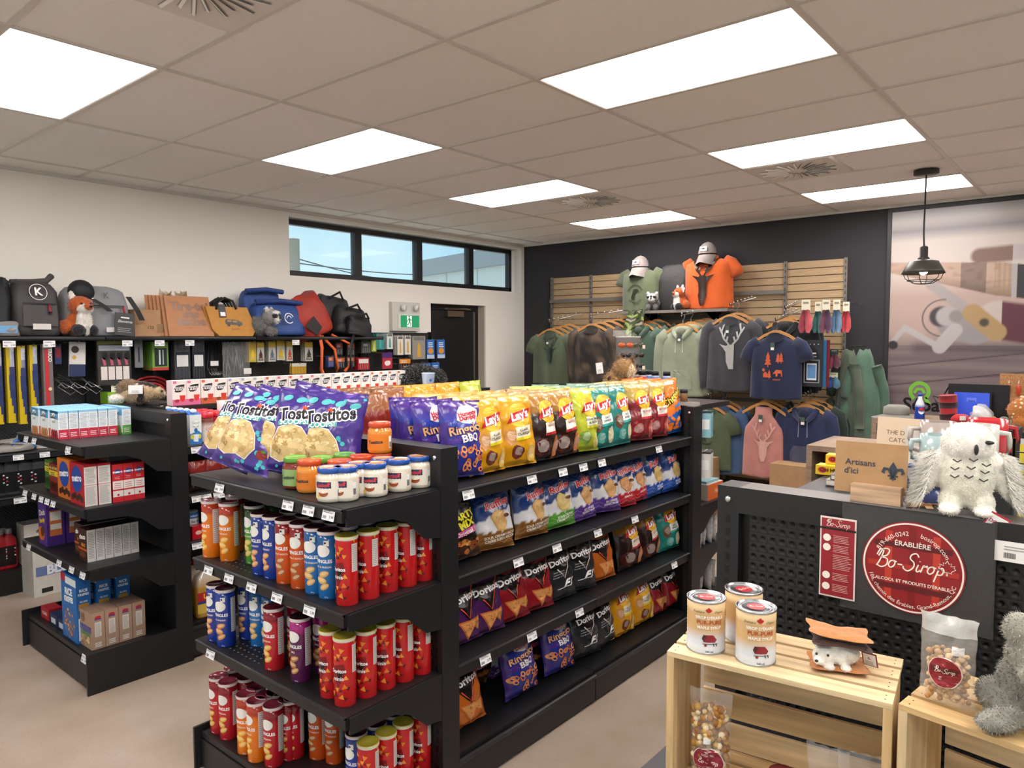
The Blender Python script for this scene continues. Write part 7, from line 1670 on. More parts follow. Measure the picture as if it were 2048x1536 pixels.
# ------------------------------------------------------------------ mural print with the fishing rod photograph
MY0, MY1, MZ0, MZ1 = -3.0, 1.735, .35, 2.965
def mp(px, py): q = bp(px, py, X=XB-.02); return (MY1-q.y, q.z)
def sg(p, q, x, z):
    dx, dz = q[0]-p[0], q[1]-p[1]; t = max(0, min(1, ((x-p[0])*dx+(z-p[1])*dz)/(dx*dx+dz*dz))); return hypot(x-p[0]-t*dx, z-p[1]-t*dz), t
PXM = .0046
_seg = lambda *l: [mp(*p) for p in l]
G0, G1 = _seg((1786, 536), (2080, 566)); R0_, R1_ = _seg((1960, 512), (2080, 500)); ST0, ST1 = _seg((1862, 568), (1945, 628)); SPL = mp(1889, 633); BD0, BD1 = _seg((1905, 650), (1950, 662)); GD0, GD1 = _seg((1945, 626), (1992, 664))
HA = _seg((1787, 681), (1810, 656), (1879, 694), (1910, 660)); KN = mp(1786, 690); BA = mp(1886, 636); MR0, MR1 = _seg((1995, 640), (2080, 652)); B1 = _seg((1778, 733), (2048, 707)); B2 = _seg((1778, 770), (2048, 745)); DK = mp(1900, 690)[1]; BND = mp(1900, 456)[1]; RING = (mp(1921, 550)[0], mp(1973, 550)[0], mp(2024, 560)[0], mp(2034, 560)[0])
def mural_col(u, v, amax=1.25):
    a = amax*u; b = MZ0+(MZ1-MZ0)*v; c = mix(H('#c9bdb6'), H('#8e898b'), max(0, 1-abs(b-BND)/.10)); c = mix(c, H('#a5a3a4'), max(0, min(1, (b-BND-.05)/.12)))
    c = mix(c, H('#b49c92'), max(0, min(1, (BND-.35-b)/.25))); c = mix(c, H('#94827e'), max(0, min(1, (DK+.12-b)/.12)))
    if b < DK:
        c = mix(H('#8b7b78'), H('#6f6065'), .5+.6*mnoise.noise(Vector((a*1.3, b*16, 3.)))); c = mix(c, H('#564a4e'), .6*max(0, mnoise.noise(Vector((a*.8, b*45, 7.)))))
        for p, q in (B1, B2):
            d = abs(b-(p[1]+(q[1]-p[1])*(a-p[0])/(q[0]-p[0]))); c = mix(c, H('#2c2426'), max(0, 1-d/.010)*.9)
    def over(d, r, col, soft=.012):
        nonlocal c
        c = mix(c, C(col), max(0, min(1, (r-d)/soft+.5)))
    d, t = sg((.25, DK-.03), (1.2, DK-.05), a, b); over(d, .03, '#4f4347', .12)
    d, t = sg(R0_, R1_, a, b); over(d, 15*PXM, '#7d6258' if a < RING[2] else '#b5acaa', .03)
    d, t = sg(MR0, MR1, a, b); over(d, 36*PXM, '#bdb0a8' if a < MR0[0]+.03 else '#5a2c36', .03)
    d, t = sg(G0, G1, a, b); ck = mix(H('#b89c8b'), H('#8b7060'), .9*max(0, mnoise.noise(Vector((a*16, b*30, 1.))))); ck = mix(ck, H('#6d564a'), max(0, min(1, (G0[1]-.02-b+ (G1[1]-G0[1])*t)/.16)))
    if RING[0] < a < RING[1]: ck = mix(ck, H('#5a4b45'), .65)
    if a > RING[1]+.06: ck = mix(ck, H('#8c7a4c'), .45 if int(a*55) % 2 else .15)
    if a > RING[2]: ck = H('#a8a2a2') if a < RING[3] else H('#2f2a2c')
    over(d, (11+20*min(1, t*1.35))*PXM, ck, .010)
    d, t = sg(ST0, ST1, a, b); over(d, 10*PXM, '#a09796', .02); d, t = sg(BD0, BD1, a, b); over(d, 26*PXM, '#948d8d', .02)
    over(hypot(a-SPL[0]+.03, b-SPL[1]), 20*PXM, '#453e40', .02); over(hypot(a-SPL[0]-.02, b-SPL[1]), 19*PXM, '#aaa4a3', .02); over(hypot(a-SPL[0]-.09, b-SPL[1]), 12*PXM, '#8d8584', .02)
    d, t = sg(GD0, GD1, a, b); over(d, 17*PXM, '#a98b60', .016); over(hypot(a-(GD0[0]+GD1[0])/2, b-(GD0[1]+GD1[1])/2), 8*PXM, '#4a4036', .02)
    if a < BA[0]+.02: over(abs(hypot(a-BA[0], b-BA[1])-36*PXM), .006, '#5f5756', .008)
    for i in range(3): d, t = sg(HA[i], HA[i+1], a, b); over(d, (5, 6, 13)[i]*PXM, '#b3abaa', .010)
    over(hypot(a-KN[0], b-KN[1]), 9*PXM, '#332d2f', .012)
    return mix(c, (0, 0, 0), .22)
mu = MB(); mu.box(XB-.02, XB-.001, MY0, MY1, MZ0, MZ1, '#6a6260')
mo = mu.build('mural_panel', 'satin'); tag(mo, 'large wall mural photograph of a fishing rod and reel on a wooden deck', 'mural')
pm = MB(); pm.grid(lambda u, v: (XB-.0206, MY1-1.25*u, MZ0+(MZ1-MZ0)*v), 200, 260, mural_col); pm.grid(lambda u, v: (XB-.0206, MY1-1.25-(MY1-1.25-MY0)*u, MZ0+(MZ1-MZ0)*v), 30, 80, lambda u, v: mural_col(1+u*2.5, v)); pm.build('printed_photo', 'print', mo)
lg_ = MB(); f = lambda x, z: (XB-.0216, MY1-x, z); gx0, gz0 = mp(1839, 783); r_ = .075
lg_.strip([(gx0+r_*cos(t), gz0+r_*1.05*sin(t)) for t in [(-.85+5.0*k/26) for k in range(27)]], .034, f, '#6fae3e'); lg_.strip([(gx0-.045, gz0-.015), (gx0-.02, gz0+.022), (gx0+.022, gz0+.022), (gx0+.042, gz0-.015)], .026, f, '#6fae3e'); lg_.strip([(gx0+.045, gz0-.055), (gx0+.085, gz0-.115)], .03, f, '#6fae3e'); lg_.build('green_emblem', 'print', mo)
tx, tz = mp(1852, 811); lt = MB(); lt.text('S\u00e9paq', tx, tz, .165, f, '#121113', bold=.025); lt.build('lettering', 'print', mo)
t_ = MB(); t_.box(XB-.03, XB-.001, MY1+.002, MY1+.035, .3, ZC-.03, '#232326'); tag(t_.build('trim_1', 'satin'), kind='structure')
t_ = MB(); t_.box(XB-.03, XB-.001, MY0, MY1+.002, MZ1+.002, ZC-.028, '#232326'); tag(t_.build('trim_2', 'satin'), kind='structure')
# ---- pendant lamp
q = bp(1853, 340, Z=ZC); pd = empty('pendant_lamp', (q.x, q.y, ZC-.004)); tag(pd, 'black caged pendant lamp hanging in front of the mural', 'pendant lamp')
zb = bp(1848, 545, X=q.x).z-ZC
m = MB(); m.lathe([(.001, 0), (.085, 0), (.085, -.028), (.02, -.032), (.001, -.032)], '#2c2725', n=24); m.build('ceiling_canopy', 'satin', pd)
m = MB(); m.tube([(0, 0, -.03), (-.004, .004, zb*.6), (0, 0, zb+.19)], .006, '#1b1918', n=6); m.build('cord', 'satin', pd)
m = MB(); m.lathe([(.02, zb+.20), (.028, zb+.19), (.028, zb+.12), (.04, zb+.11), (.04, zb+.095)], '#2c2826', n=18); m.build('socket', 'satin', pd)
m = MB(); m.lathe([(.04, zb+.10), (.10, zb+.085), (.135, zb+.02), (.145, zb+.0), (.14, zb+.0), (.128, zb+.02), (.09, zb+.08), (.03, zb+.09)], '#37342c', n=28, cap=False); m.build('shade', 'satin', pd)
m = MB(); m.ell((0, 0, zb+.03), (.035, .035, .045), '#fff2df', None, 14, 10); m.build('bulb', mat('bulb_glow', .3, emit=14., color='#ffe9cf'), pd)
m = MB(); 
for k in range(6):
    t = pi*k/6*2; m.tube([(.14*cos(t), .14*sin(t), zb), (.125*cos(t), .125*sin(t), zb-.04), (.07*cos(t), .07*sin(t), zb-.075), (.03*cos(t), .03*sin(t), zb-.08)], .003, '#2c2826', n=5)
for r_, z in ((.143, zb-.002), (.105, zb-.055), (.03, zb-.08)): m.tube([(r_*cos(2*pi*k/24), r_*sin(2*pi*k/24), z) for k in range(25)], .003, '#2c2826', n=5)
m.build('cage', 'satin', pd)
# ------------------------------------------------------------------ goods on the artisan gondola and beyond
PX_ = RX-.004
def pq(pts, X): return [bp(*p, X=X) for p in pts]
# kraft sign in a wooden block
a = bp(1703, 1000, X=RX+.03); b = bp(1802, 1022, X=RX+.03); yc = (a.y+b.y)/2; bw = a.y-b.y
mb = MB(); mb.box(-bw/2, bw/2, -.016, .016, 0, .042, '#b8997a'); o = mb.build('sign_block', 'softwood', None, (RX+.034, yc, NT+.001), FX+.02); bev(o, .003); tag(o, 'pale wooden block holding the kraft artisan sign', 'sign stand')
sg4 = pq([(1673, 898), (1817, 912), (1813, 1004), (1669, 985)], RX+.05); w_ = sg4[0].y-sg4[1].y; h_ = (sg4[0].z-sg4[3].z)*1.02; yc2 = sum(p.y for p in sg4)/4
mb = MB(); mb.box(-w_/2, w_/2, -.0015, .0015, 0, h_+.012, '#a9855e'); s_ = mb.build('kraft_sign', 'cardboard', None, (RX+.045, yc2, NT+.0435-.026), 0, (-.06, 0, FX+.02)); tag(s_, "kraft card sign reading Artisans d'ici with a fleur-de-lis", 'sign')
p = MB(); f = lambda x, z: (x, -.0024, z); ink = '#343c46'; p.text('Artisans', -w_*.14, h_*.66, h_*.185, f, ink, bold=.012); p.text("d'ici", -w_*.265, h_*.47, h_*.185, f, ink, bold=.012); p.build('lettering', 'print', s_)
p = MB(); cx, cz, k = w_*.31, h_*.52, h_*.22
p.poly([(cx, cz+k), (cx+.32*k, cz+.45*k), (cx+.12*k, cz-.35*k), (cx-.12*k, cz-.35*k), (cx-.32*k, cz+.45*k)], f, ink)
for s in (-1, 1): p.strip([(cx+s*.12*k, cz-.35*k), (cx+s*.35*k, cz+.25*k), (cx+s*.75*k, cz+.3*k), (cx+s*.9*k, cz-.05*k), (cx+s*.7*k, cz-.15*k)], [.2*k, .3*k, .32*k, .28*k, .12*k], f, ink); p.strip([(cx, cz-.35*k), (cx+s*.22*k, cz-.7*k)], .2*k, f, ink)
rect(p, f, cx-.45*k, cx+.45*k, cz-.45*k, cz-.3*k, ink); p.poly([(cx-.12*k, cz-.45*k), (cx+.12*k, cz-.45*k), (cx, cz-.95*k)], f, ink); p.build('fleur_de_lis', 'print', s_)
# acrylic sleeve with the round plaque
c4 = pq([(1678, 1006), (1992, 1056), (1981, 1272), (1705, 1216)], RX-.008); y0, y1 = (c4[0].y+c4[3].y)/2+.006, (c4[1].y+c4[2].y)/2; z1, z0 = NT-.004, (c4[2].z+c4[3].z)/2
ac = empty('maple_display_panel', (RX-.006, 0, 0)); tag(ac, 'black card in a clear acrylic sleeve carrying a round red maple plaque', 'sign')
mb = MB(); mb.box(-.003, 0, y1, y0, z0, z1, '#111112'); mb.build('black_card', 'satin', ac); mb = MB(); mb.box(-.0055, -.0035, y1-.004, y0+.004, z0-.004, z1+.004, '#ffffff'); mb.box(-.0055, .07, y1-.004, y0+.004, z1+.006, z1+.0085, '#ffffff'); mb.build('acrylic_sleeve', 'clear', ac)
pc = bp(1824, 1136, X=RX-.012); rr = (bp(1720, 1120, X=RX-.012).y-bp(1927, 1155, X=RX-.012).y)/2
F = lambda o: (lambda x, z: (-.006-o, pc.y-x, pc.z+z))
p = MB(); p.disc(0, 0, rr, rr, F(.001), '#8c1f26', n=64)
for k in range(-6, 7):                                        # woven check
    u = k*rr/6.5; hh = sqrt(max(0, .88*.88*rr*rr-u*u)); q = '#a3302c' if k % 2 else '#6f161c'
    if k % 3 == 0: rect(p, F(.0014), u-rr*.07, u+rr*.07, -hh, hh, '#b83a2c' if k % 2 else '#7a1a20'); rect(p, F(.0017), -hh, hh, u-rr*.06, u+rr*.06, '#5c1a20' if k % 2 else '#a83028')
p.strip([(rr*.955*cos(2*pi*k/72), rr*.955*sin(2*pi*k/72)) for k in range(73)], rr*.035, F(.0024), '#e8ddd4'); p.build('plaque', 'print', ac)
p = MB(); W = '#f0e6da'; g = F(.003)
p.text('\u00c9RABLI\u00c8RE', 0, rr*.50, rr*.15, g, W, bold=.012); p.text("ALCOOL ET PRODUITS D'\u00c9RABLE", 0, -rr*.33, rr*.096, g, W, bold=.012)
p.text('819-660-0242      bosirop.com', 0, 0, rr*.135, g, W, arc=(rr*.74, 1)); p.text('106, chemin des \u00c9rables, Grand-Remous, QC', 0, 0, rr*.118, g, W, arc=(rr*.84, -1))
def script(p, fn, cx, cz, s, col, w):
    """brush-script brand name drawn stroke by stroke"""
    L_ = {'B': [[(.0, .62), (.12, .95), (.30, .9), (.22, .35), (.10, -.02)], [(.10, .55), (.28, 1.0), (.58, .98), (.52, .66), (.26, .52), (.56, .45), (.60, .12), (.36, -.06), (.12, .02)]],
          'o': [[(.22, .42), (.08, .34), (.04, .12), (.16, .0), (.30, .1), (.34, .3), (.22, .42), (.42, .36)]], '-': [[(.06, .25), (.30, .25)]],
          'S': [[(.66, .82), (.52, 1.0), (.30, .92), (.26, .68), (.48, .48), (.50, .2), (.28, -.04), (.04, .06), (.0, .2)]], 'i': [[(.10, .4), (.05, .1), (.12, 0), (.26, .12)], [(.14, .58), (.15, .62)]],
          'r': [[(.04, 0), (.12, .42), (.16, .34), (.30, .42), (.28, .30)]], 'p': [[(.14, .42), (.02, -.4)], [(.10, .3), (.26, .44), (.38, .3), (.30, .06), (.10, .04)]]}
    adv = {'B': .66, 'o': .42, '-': .36, 'S': .62, 'i': .24, 'r': .32, 'p': .42}; x = -1.75
    for ch in 'Bo-Sirop':
        for st in L_[ch]:
            pts = [(cx+(x+q[0]+q[1]*.18)*s, cz+(q[1]-.25)*s) for q in st]; sm = []
            for i in range(len(pts)-1):
                p0, p1, p2, p3 = pts[max(0, i-1)], pts[i], pts[i+1], pts[min(len(pts)-1, i+2)]
                for t in (0, .25, .5, .75): sm.append(tuple(.5*(2*p1[j]+(p2[j]-p0[j])*t+(2*p0[j]-5*p1[j]+4*p2[j]-p3[j])*t*t+(3*p1[j]-p0[j]-3*p2[j]+p3[j])*t**3) for j in (0, 1)))
            p.strip(sm+[pts[-1]], w*s, fn, col)
        x += adv[ch]
script(p, g, -rr*.06, rr*.04, rr*.385, W, .07)
def leaf(cx, cz, s): return [(cx+x*s, cz+z*s) for x, z in ((0, 1), (.2, .6), (.45, .72), (.38, .35), (.85, .45), (.72, .2), (.95, .05), (.45, -.35), (.5, -.55), (.06, -.45), (.05, -.9), (-.05, -.9), (-.06, -.45), (-.5, -.55), (-.45, -.35), (-.95, .05), (-.72, .2), (-.85, .45), (-.38, .35), (-.45, .72), (-.2, .6))]
lf = leaf(rr*.66, rr*.12, rr*.17); p.strip(lf+[lf[0]], rr*.012, g, W); p.build('plaque_lettering', 'print', ac)
# red leaflet
lq = pq([(1647, 1029), (1721, 1044), (1702, 1205), (1633, 1183)], RX-.012); yl, yr = (lq[0].y+lq[3].y)/2, (lq[1].y+lq[2].y)/2; zt, zb_ = (lq[0].z+lq[1].z)/2, (lq[2].z+lq[3].z)/2
lw, lh = yl-yr, zt-zb_; lf_o = empty('maple_leaflet', (RX-.013, (yl+yr)/2, zb_), FX); tag(lf_o, 'narrow red leaflet with white text beside the round plaque', 'leaflet')
mb = MB(); mb.box(-lw/2, lw/2, -.001, .001, 0, lh, '#e6d8d0'); mb.build('card', 'print', lf_o); p = MB(); f = lambda x, z: (x, -.0018, z); f2 = lambda x, z: (x, -.0026, z); rect(p, f, -lw*.46, lw*.46, lh*.02, lh*.98, '#8f2430'); rect(p, f2, -lw*.5, lw*.5, lh*.845, lh*.87, '#17130f'); script(p, f2, 0, lh*.91, lw*.19, '#f0e6da', .07)
for z in (.74, .62, .27, .13): p.disc(-lw*.3, lh*z, lw*.11, lw*.11, f2, '#efe6dc', n=16); lines(p, f2, -lw*.12, lw*.4, lh*(z-.05), lh*(z+.05), 5, '#d8a8a0', .3)
lines(p, f2, -lw*.12, lw*.4, lh*.36, lh*.55, 9, '#d8a8a0', .3); p.build('print', 'print', lf_o)
q = bp(2030, 1106, X=RX-.006); mb = MB(); mb.box(-.04, .04, -.001, .001, -.022, .022, '#e4e2de'); f = lambda x, z: (x, -.0016, z); lines(mb, f, -.02, .03, .004, .016, 2, '#8a8886', .3); [rect(mb, f, -.02+k*.002, -.019+k*.002, -.014, -.002, '#222222') for k in range(11)]; tag(mb.build('price_card', 'print', None, (RX-.004, q.y, q.z), FX), 'white barcode price card on the black pegboard', 'price card')
# snowy owl
def owl():
    W_, C_ = '#e6e2d8', '#dcd8c8'
    q = bp(1928, 1038, X=RX+.03); S = 1.0
    bl = [((0, 0, .085), (.058, .046, .075), C_), ((0, -.004, .158), (.054, .048, .048), W_), ((-.030, -.012, .025), (.026, .026, .03), C_), ((.030, -.012, .025), (.026, .026, .03), C_), ((-.034, -.034, .010), (.022, .034, .012), W_), ((.034, -.034, .010), (.022, .034, .012), W_), ((-.066, .01, .085), (.020, .03, .062), W_, (0, .35, 0)), ((.066, .01, .085), (.020, .03, .062), W_, (0, -.35, 0))]
    mb = plush_mesh('snowy_owl_plush', bl, .004, .0035, 2500, 2); R = random.Random(5)
    for s in (-1, 1):                                          # shaggy wing pile
        for k in range(2600):
            t = R.random(); a = R.uniform(-1.6, 1.6); x = s*(.062+.022*t+.014*cos(a)); y = .005+.034*sin(a); z = .135-.11*t
            l = R.uniform(.016, .034); d = Vector((s*R.uniform(.3, 1.), R.uniform(-.5, .3), R.uniform(-1., -.2))).normalized(); pv = Vector((x, y, z)); tp = pv+d*l; sd = d.cross(Vector((0, 1, 0))).normalized()*.0011
            c = mix(H('#e4e0d6'), H('#55534f'), .85 if R.random() < .12+.15*t else 0); mb.add([pv+sd, pv-sd, tp], [(0, 1, 2)], [mix(c, H('#e4e0d6'), .4), mix(c, H('#e4e0d6'), .4), c])
    o = mb.build('snowy_owl_plush', 'fur', None, (RX+.045, q.y, NT+.004), FX+.22); o.scale = (1.02, 1.0, 1.0)
    b = MB(); b.ell((0, 0, 0), (.0045, .006, .012), '#221f1d', None, 10, 8); b.build('beak', 'satin', o, (.012, -.052, .150))
    for x in (-.018, .036): b = MB(); b.ell((0, 0, 0), (.0095, .004, .0045), '#1a1614', None, 10, 8); b.build('eye', 'gloss', o, (x, -.0475+abs(x-.012)*.25, .166))
    for (x, z) in ((-.022, .122), (.008, .126), (.032, .116), (-.026, .104), (.004, .108), (.03, .1), (-.026, .086), (.0, .088), (.028, .082)):
        b = MB(); b.tube([(x-.008, -.047+abs(x)*.15, z+.003), (x, -.051+abs(x)*.15, z-.002), (x+.008, -.047+abs(x)*.15, z+.003)], .0016, '#4a4846', n=5); b.build('breast_mark', 'fur', o)
    tag(o, 'white snowy owl plush standing on the pegboard end beside the kraft sign', 'plush toy')
    paper_tag(o, (.05, -.055, -.012), (.15, .5, 0), .04, .05, '#b83040', 'DOUX')
owl()
# potpourri chips between the sign and the owl
R = random.Random(6); q = bp(1838, 1022, X=RX+.03); mb = MB()
for k in range(26): v = Vector((RX+.02+R.uniform(0, .06), q.y+R.uniform(-.03, .03), NT+.003+R.uniform(0, .008))); M = Matrix.Translation(v) @ Matrix.Rotation(R.uniform(0, 6), 4, 'Z') @ Matrix.Rotation(R.uniform(-.6, .6), 4, 'X'); mb.box(-.008, .008, -.005, .005, -.0008, .0008, R.choice(['#b08a5e', '#c9a577', '#8f6a44']), M=M)
tag(mb.build('wood_chips', 'matte'), 'loose scatter of tan wood chips beside the owl', 'wood chips', kind='stuff')
# ---- behind the end panel
def open_mug(loc, r, h, out, inn, lab, rz=0., hc=None):
    mb = MB(); mb.lathe([(r*.9, 0), (r, .006), (r, h), (r*.93, h), (r*.9, .008), (.001, .008)], [out, out, out, inn, inn, inn], n=28); o = mb.build('ceramic_mug', 'gloss', None, loc, rz); m = MB(); m.tube([(r*.95, 0, h*.8), (r*1.45, 0, h*.78), (r*1.55, 0, h*.5), (r*1.4, 0, h*.22), (r*.95, 0, h*.18)], .007, hc or out, n=8); m.build('handle', 'gloss', o); tag(o, lab, 'mug', 'ceramic mugs')
zm = 1.47; mb = MB(); mb.box(2.0, 2.3, .02, .46, RSZ+.002, RSZ+.006, '#fff'); mb.box(2.0, 2.003, .02, .46, RSZ+.006, zm, '#fff'); mb.box(2.297, 2.3, .02, .46, RSZ+.006, zm, '#fff'); mb.box(2.003, 2.297, .457, .46, RSZ+.006, zm, '#fff'); mb.box(2.003, 2.297, .02, .023, RSZ+.006, zm, '#fff'); mb.box(2.0, 2.3, .02, .46, zm, zm+.004, '#fff'); tag(mb.build('acrylic_riser', 'clear'), 'clear acrylic riser carrying the mugs behind the owl', 'display riser')
q = bp(1955, 870, X=2.14); open_mug((2.14, q.y, zm+.005), .046, .10, '#c9c6be', '#b5b2aa', 'light grey mug on the acrylic riser behind the owl', -1.2); q = bp(1965, 862, X=2.24); open_mug((2.245, q.y-.01, zm+.005), .046, .105, '#b3262e', '#c23a40', 'red-rimmed mug behind the light grey one', -1.0); q = bp(1893, 870, X=2.2); open_mug((2.2, q.y+.02, zm+.005), .043, .095, '#a89c94', '#8f847c', 'taupe mug beside the light grey one', 2.); q = bp(1885, 890, X=2.06); open_mug((2.07, q.y+.012, zm+.005-.0), .04, .075, '#9fb4b4', '#8aa0a0', 'low pale teal mug at the riser corner', 2.)
q = bp(1962, 880, X=2.42); mb = MB(); mb.box(-.085, .085, -.07, .07, 0, .25, '#141416'); o = mb.build('black_display_case', 'satin', None, (2.47, q.y, RSZ+.002), FX); bev(o, .02); tag(o, 'black display case standing behind the mugs', 'display case')
p = MB(); f = lambda x, z: (x, -.0715, z); p.strip([(-.07, .24), (-.02, .24)], .014, f, '#2f4a7a'); p.strip([(.02, .24), (.07, .24)], .014, f, '#2f4a7a'); p.build('blue_stickers', 'print', o)
# dream-catcher card, leaflets, feathers
q = bp(1800, 930, X=2.35); mb = MB(); mb.box(-.075, .075, -.001, .001, 0, .27, '#d8c0a4'); f = lambda x, z: (x, -.0016, z); mb.text('THE DREAM', 0, .225, .018, f, '#6a5844'); mb.text('CATCHER', 0, .203, .018, f, '#6a5844'); lines(mb, f, -.06, .06, .03, .18, 9, '#9c8a74', .25); tag(mb.build('information_card', 'print', None, (2.35, q.y, RSZ+.002), 0, (-.12, 0, FX-.1)), 'beige information card titled The Dream Catcher behind the sign', 'card')
R = random.Random(3)
for i, (px, py, X, c, lab) in enumerate([(1840, 885, 2.2, '#e6dfd6', 'cream paper tent leaning behind the kraft sign'), (1828, 965, 2.12, '#dcdad6', 'white leaflet fan between the sign and the owl'), (1845, 990, 2.1, '#cfd0d2', 'folded grey leaflet beside the sign')]):
    q = bp(px, py, X=X); mb = MB(); h = q.z-RSZ+.002+.04; mb.add([(-.06, 0, 0), (.05, .02, 0), (.06, .01, h*.9), (-.03, -.01, h)], [(0, 1, 2, 3), (3, 2, 1, 0)], c); mb.add([(-.05, .03, 0), (.06, .05, 0), (.04, .01, h*.92), (-.05, .0, h*.97)], [(0, 1, 2, 3), (3, 2, 1, 0)], mix(C(c), (0, 0, 0), .1)); tag(mb.build('paper_leaflet', 'matte', None, (X, q.y, RSZ+.002), FX+.5*(i-1)), lab, 'leaflet')
q = bp(1858, 985, X=2.1)
for i in range(3): open_mug((2.08, q.y-.01, RSZ+.003+.06*i), .042, .07, '#2c3f78', '#24356a', ['navy', 'navy', 'navy'][i]+' patterned mug in the stack behind the owl, '+['lowest', 'middle', 'topmost'][i], 1.5)
# books and candy
zq = RSZ+.002
for i, (w, d, h, c, lab) in enumerate([(.17, .13, .020, '#8f8a88', 'grey hardcover at the bottom of the book pile'), (.16, .12, .018, '#5a5452', 'dark thin book in the middle of the pile'), (.15, .115, .024, '#3a2c30', 'plum-covered book on top of the pile')]):
    q = bp(1685, 975, Z=RSZ); mb = MB(); mb.box(-w/2, w/2, -d/2, d/2, 0, h, c); mb.box(-w/2+.004, w/2+.001, -d/2-.0012, d/2-.004, .003, h-.003, '#cfc8bc'); tag(mb.build('book', 'satin', None, (q.x+.06, q.y-.03-.006*i, zq), FX+.08*i), lab, 'book'); zq += h+.001
q = bp(1652, 950, Z=RSZ)
for i in range(3):
    mb = MB(); mb.box(-.055, .055, -.03, .03, 0, .034, '#d8b41e'); o = mb.build('candy_bar_box', 'carton', None, (q.x+.02+.045*i, q.y-.02-.02*i, RSZ+.002+.035*i), FX+.1*i); p = MB(); f = lambda x, z: (x, -.0312, z); p.disc(-.03, .018, .016, .011, f, '#b02a24', n=14); p.text('OH HENRY', .01, .018, .019, lambda x, z: (x, -.032, z), '#4a1f14', bold=.04); p.build('print', 'print', o); tag(o, 'yellow Oh Henry candy box, %s of the stack' % ('bottom', 'middle', 'top')[i], 'candy box')
# wood-grain cube furniture
mat('walnut', .5, var=.3, vscale=3, stretch=(3, 1, 16))
def cube(px, py, X, w, d, zb, ztop, lab, t=.03):
    a = bp(px, py, X=X); o = empty('wood_cube', (X, a.y, 0), FX); tag(o, lab, 'cabinet'); WD = '#86705c'; zt_ = ztop
    for n_, b_ in (('top_board', (0, w, 0, d, zt_-t, zt_)), ('bottom_board', (0, w, 0, d, zb, zb+t)), ('side_board', (0, t, 0, d, zb+t, zt_-t)), ('side_board', (w-t, w, 0, d, zb+t, zt_-t)), ('back_board', (t, w-t, d-.012, d, zb+t, zt_-t))):
        m = MB(); m.box(*b_, '#2a2420' if n_ == 'back_board' else WD); m.build(n_, 'walnut', o)
    m = MB(); m.box(.02, w-.02, .03, d-.03, 0, zb, '#1c1b1c'); m.build('plinth', 'satin', o)
a = bp(1613, 890, X=4.15); cube(1613, 890, 4.15, .62, .5, .55, a.z, 'walnut-grained open display cube beyond the artisan gondola')
CZ = 1.18
a = bp(1743, 846, X=6.0); cube(1743, 846, 6.0, 2.6, .55, .1, CZ, 'long wood-grained checkout counter in front of the mural', .035)
# ---- things on the checkout counter
q = bp(1797, 838, X=6.12); o = empty('bucket_hat', (6.14, q.y+.02, CZ+.001), FX+.2); tag(o, 'grey bucket hat lying on the checkout counter', 'hat')
m = MB(); m.lathe([(.085, .02), (.092, .04), (.088, .085), (.06, .10), (.001, .102)], '#7e7a72', n=24); m.build('crown', 'fabric', o); m = MB(); m.lathe([(.088, .03), (.12, .018), (.17, .004), (.172, .0), (.165, .001), (.1, .01)], '#79756d', n=28, cap=False); m.build('brim', 'fabric', o)
q = bp(1836, 840, X=6.0); m = MB(); m.lathe([(.026, 0), (.034, .006), (.034, .05), (.031, .07), (.034, .1), (.03, .125), (.014, .165), (.013, .185)], ['#1f3f9c']*5+['#cfd8dc', '#cfd8dc', '#cfd8dc'], n=20); o = m.build('cola_bottle', 'gloss', None, (6.05, q.y, CZ+.001), -1.2); m = MB(); m.lathe([(.016, .183), (.016, .202), (.001, .203)], '#1d4a9c', n=14); m.build('cap', 'satin', o); p = MB(.01); f = cyl_map(.034); p.disc(.006, .075, .022, .024, f, '#e8e8ea', n=18); p.poly([(.006+.021*cos(t), .078+.023*sin(t)) for t in [pi*k/10 for k in range(11)]], cyl_map(.034, .0016), '#c22c3a'); p.text('PEPSI', .006, .075, .016, cyl_map(.034, .0022), '#14305e', bold=.04); p.build('label', 'print', o); tag(o, 'blue-labelled cola bottle on the checkout counter', 'bottle')
q = bp(1893, 840, X=5.95); m = MB(); m.tube([(0, 0, .0), (0, 0, .08), (-.005, 0, .15), (-.01, 0, .2)], [.05, .055, .058, .06], '#a8222a', n=16); o = m.build('plaid_mitten', 'fabric', None, (6.02, q.y, CZ+.002), -1.); tag(o, 'red and black buffalo-check mitten on the checkout counter', 'mitten')
for k in range(2): m = MB(); m.tube([(-.003*k, 0, .03+.08*k), (-.005, 0, .07+.08*k)], [.0545+.003*k, .0565+.004*k], '#2a1114', n=16); m.build('black_check', 'fabric', o)
m = MB(); m.ell((.06, -.05, .035), (.07, .05, .035), '#b8262e'); m.build('thumb', 'fabric', o); m = MB(); m.box(.03, .07, -.103, -.101, .03, .06, '#e2dcd2'); m.build('care_label', 'print', o)
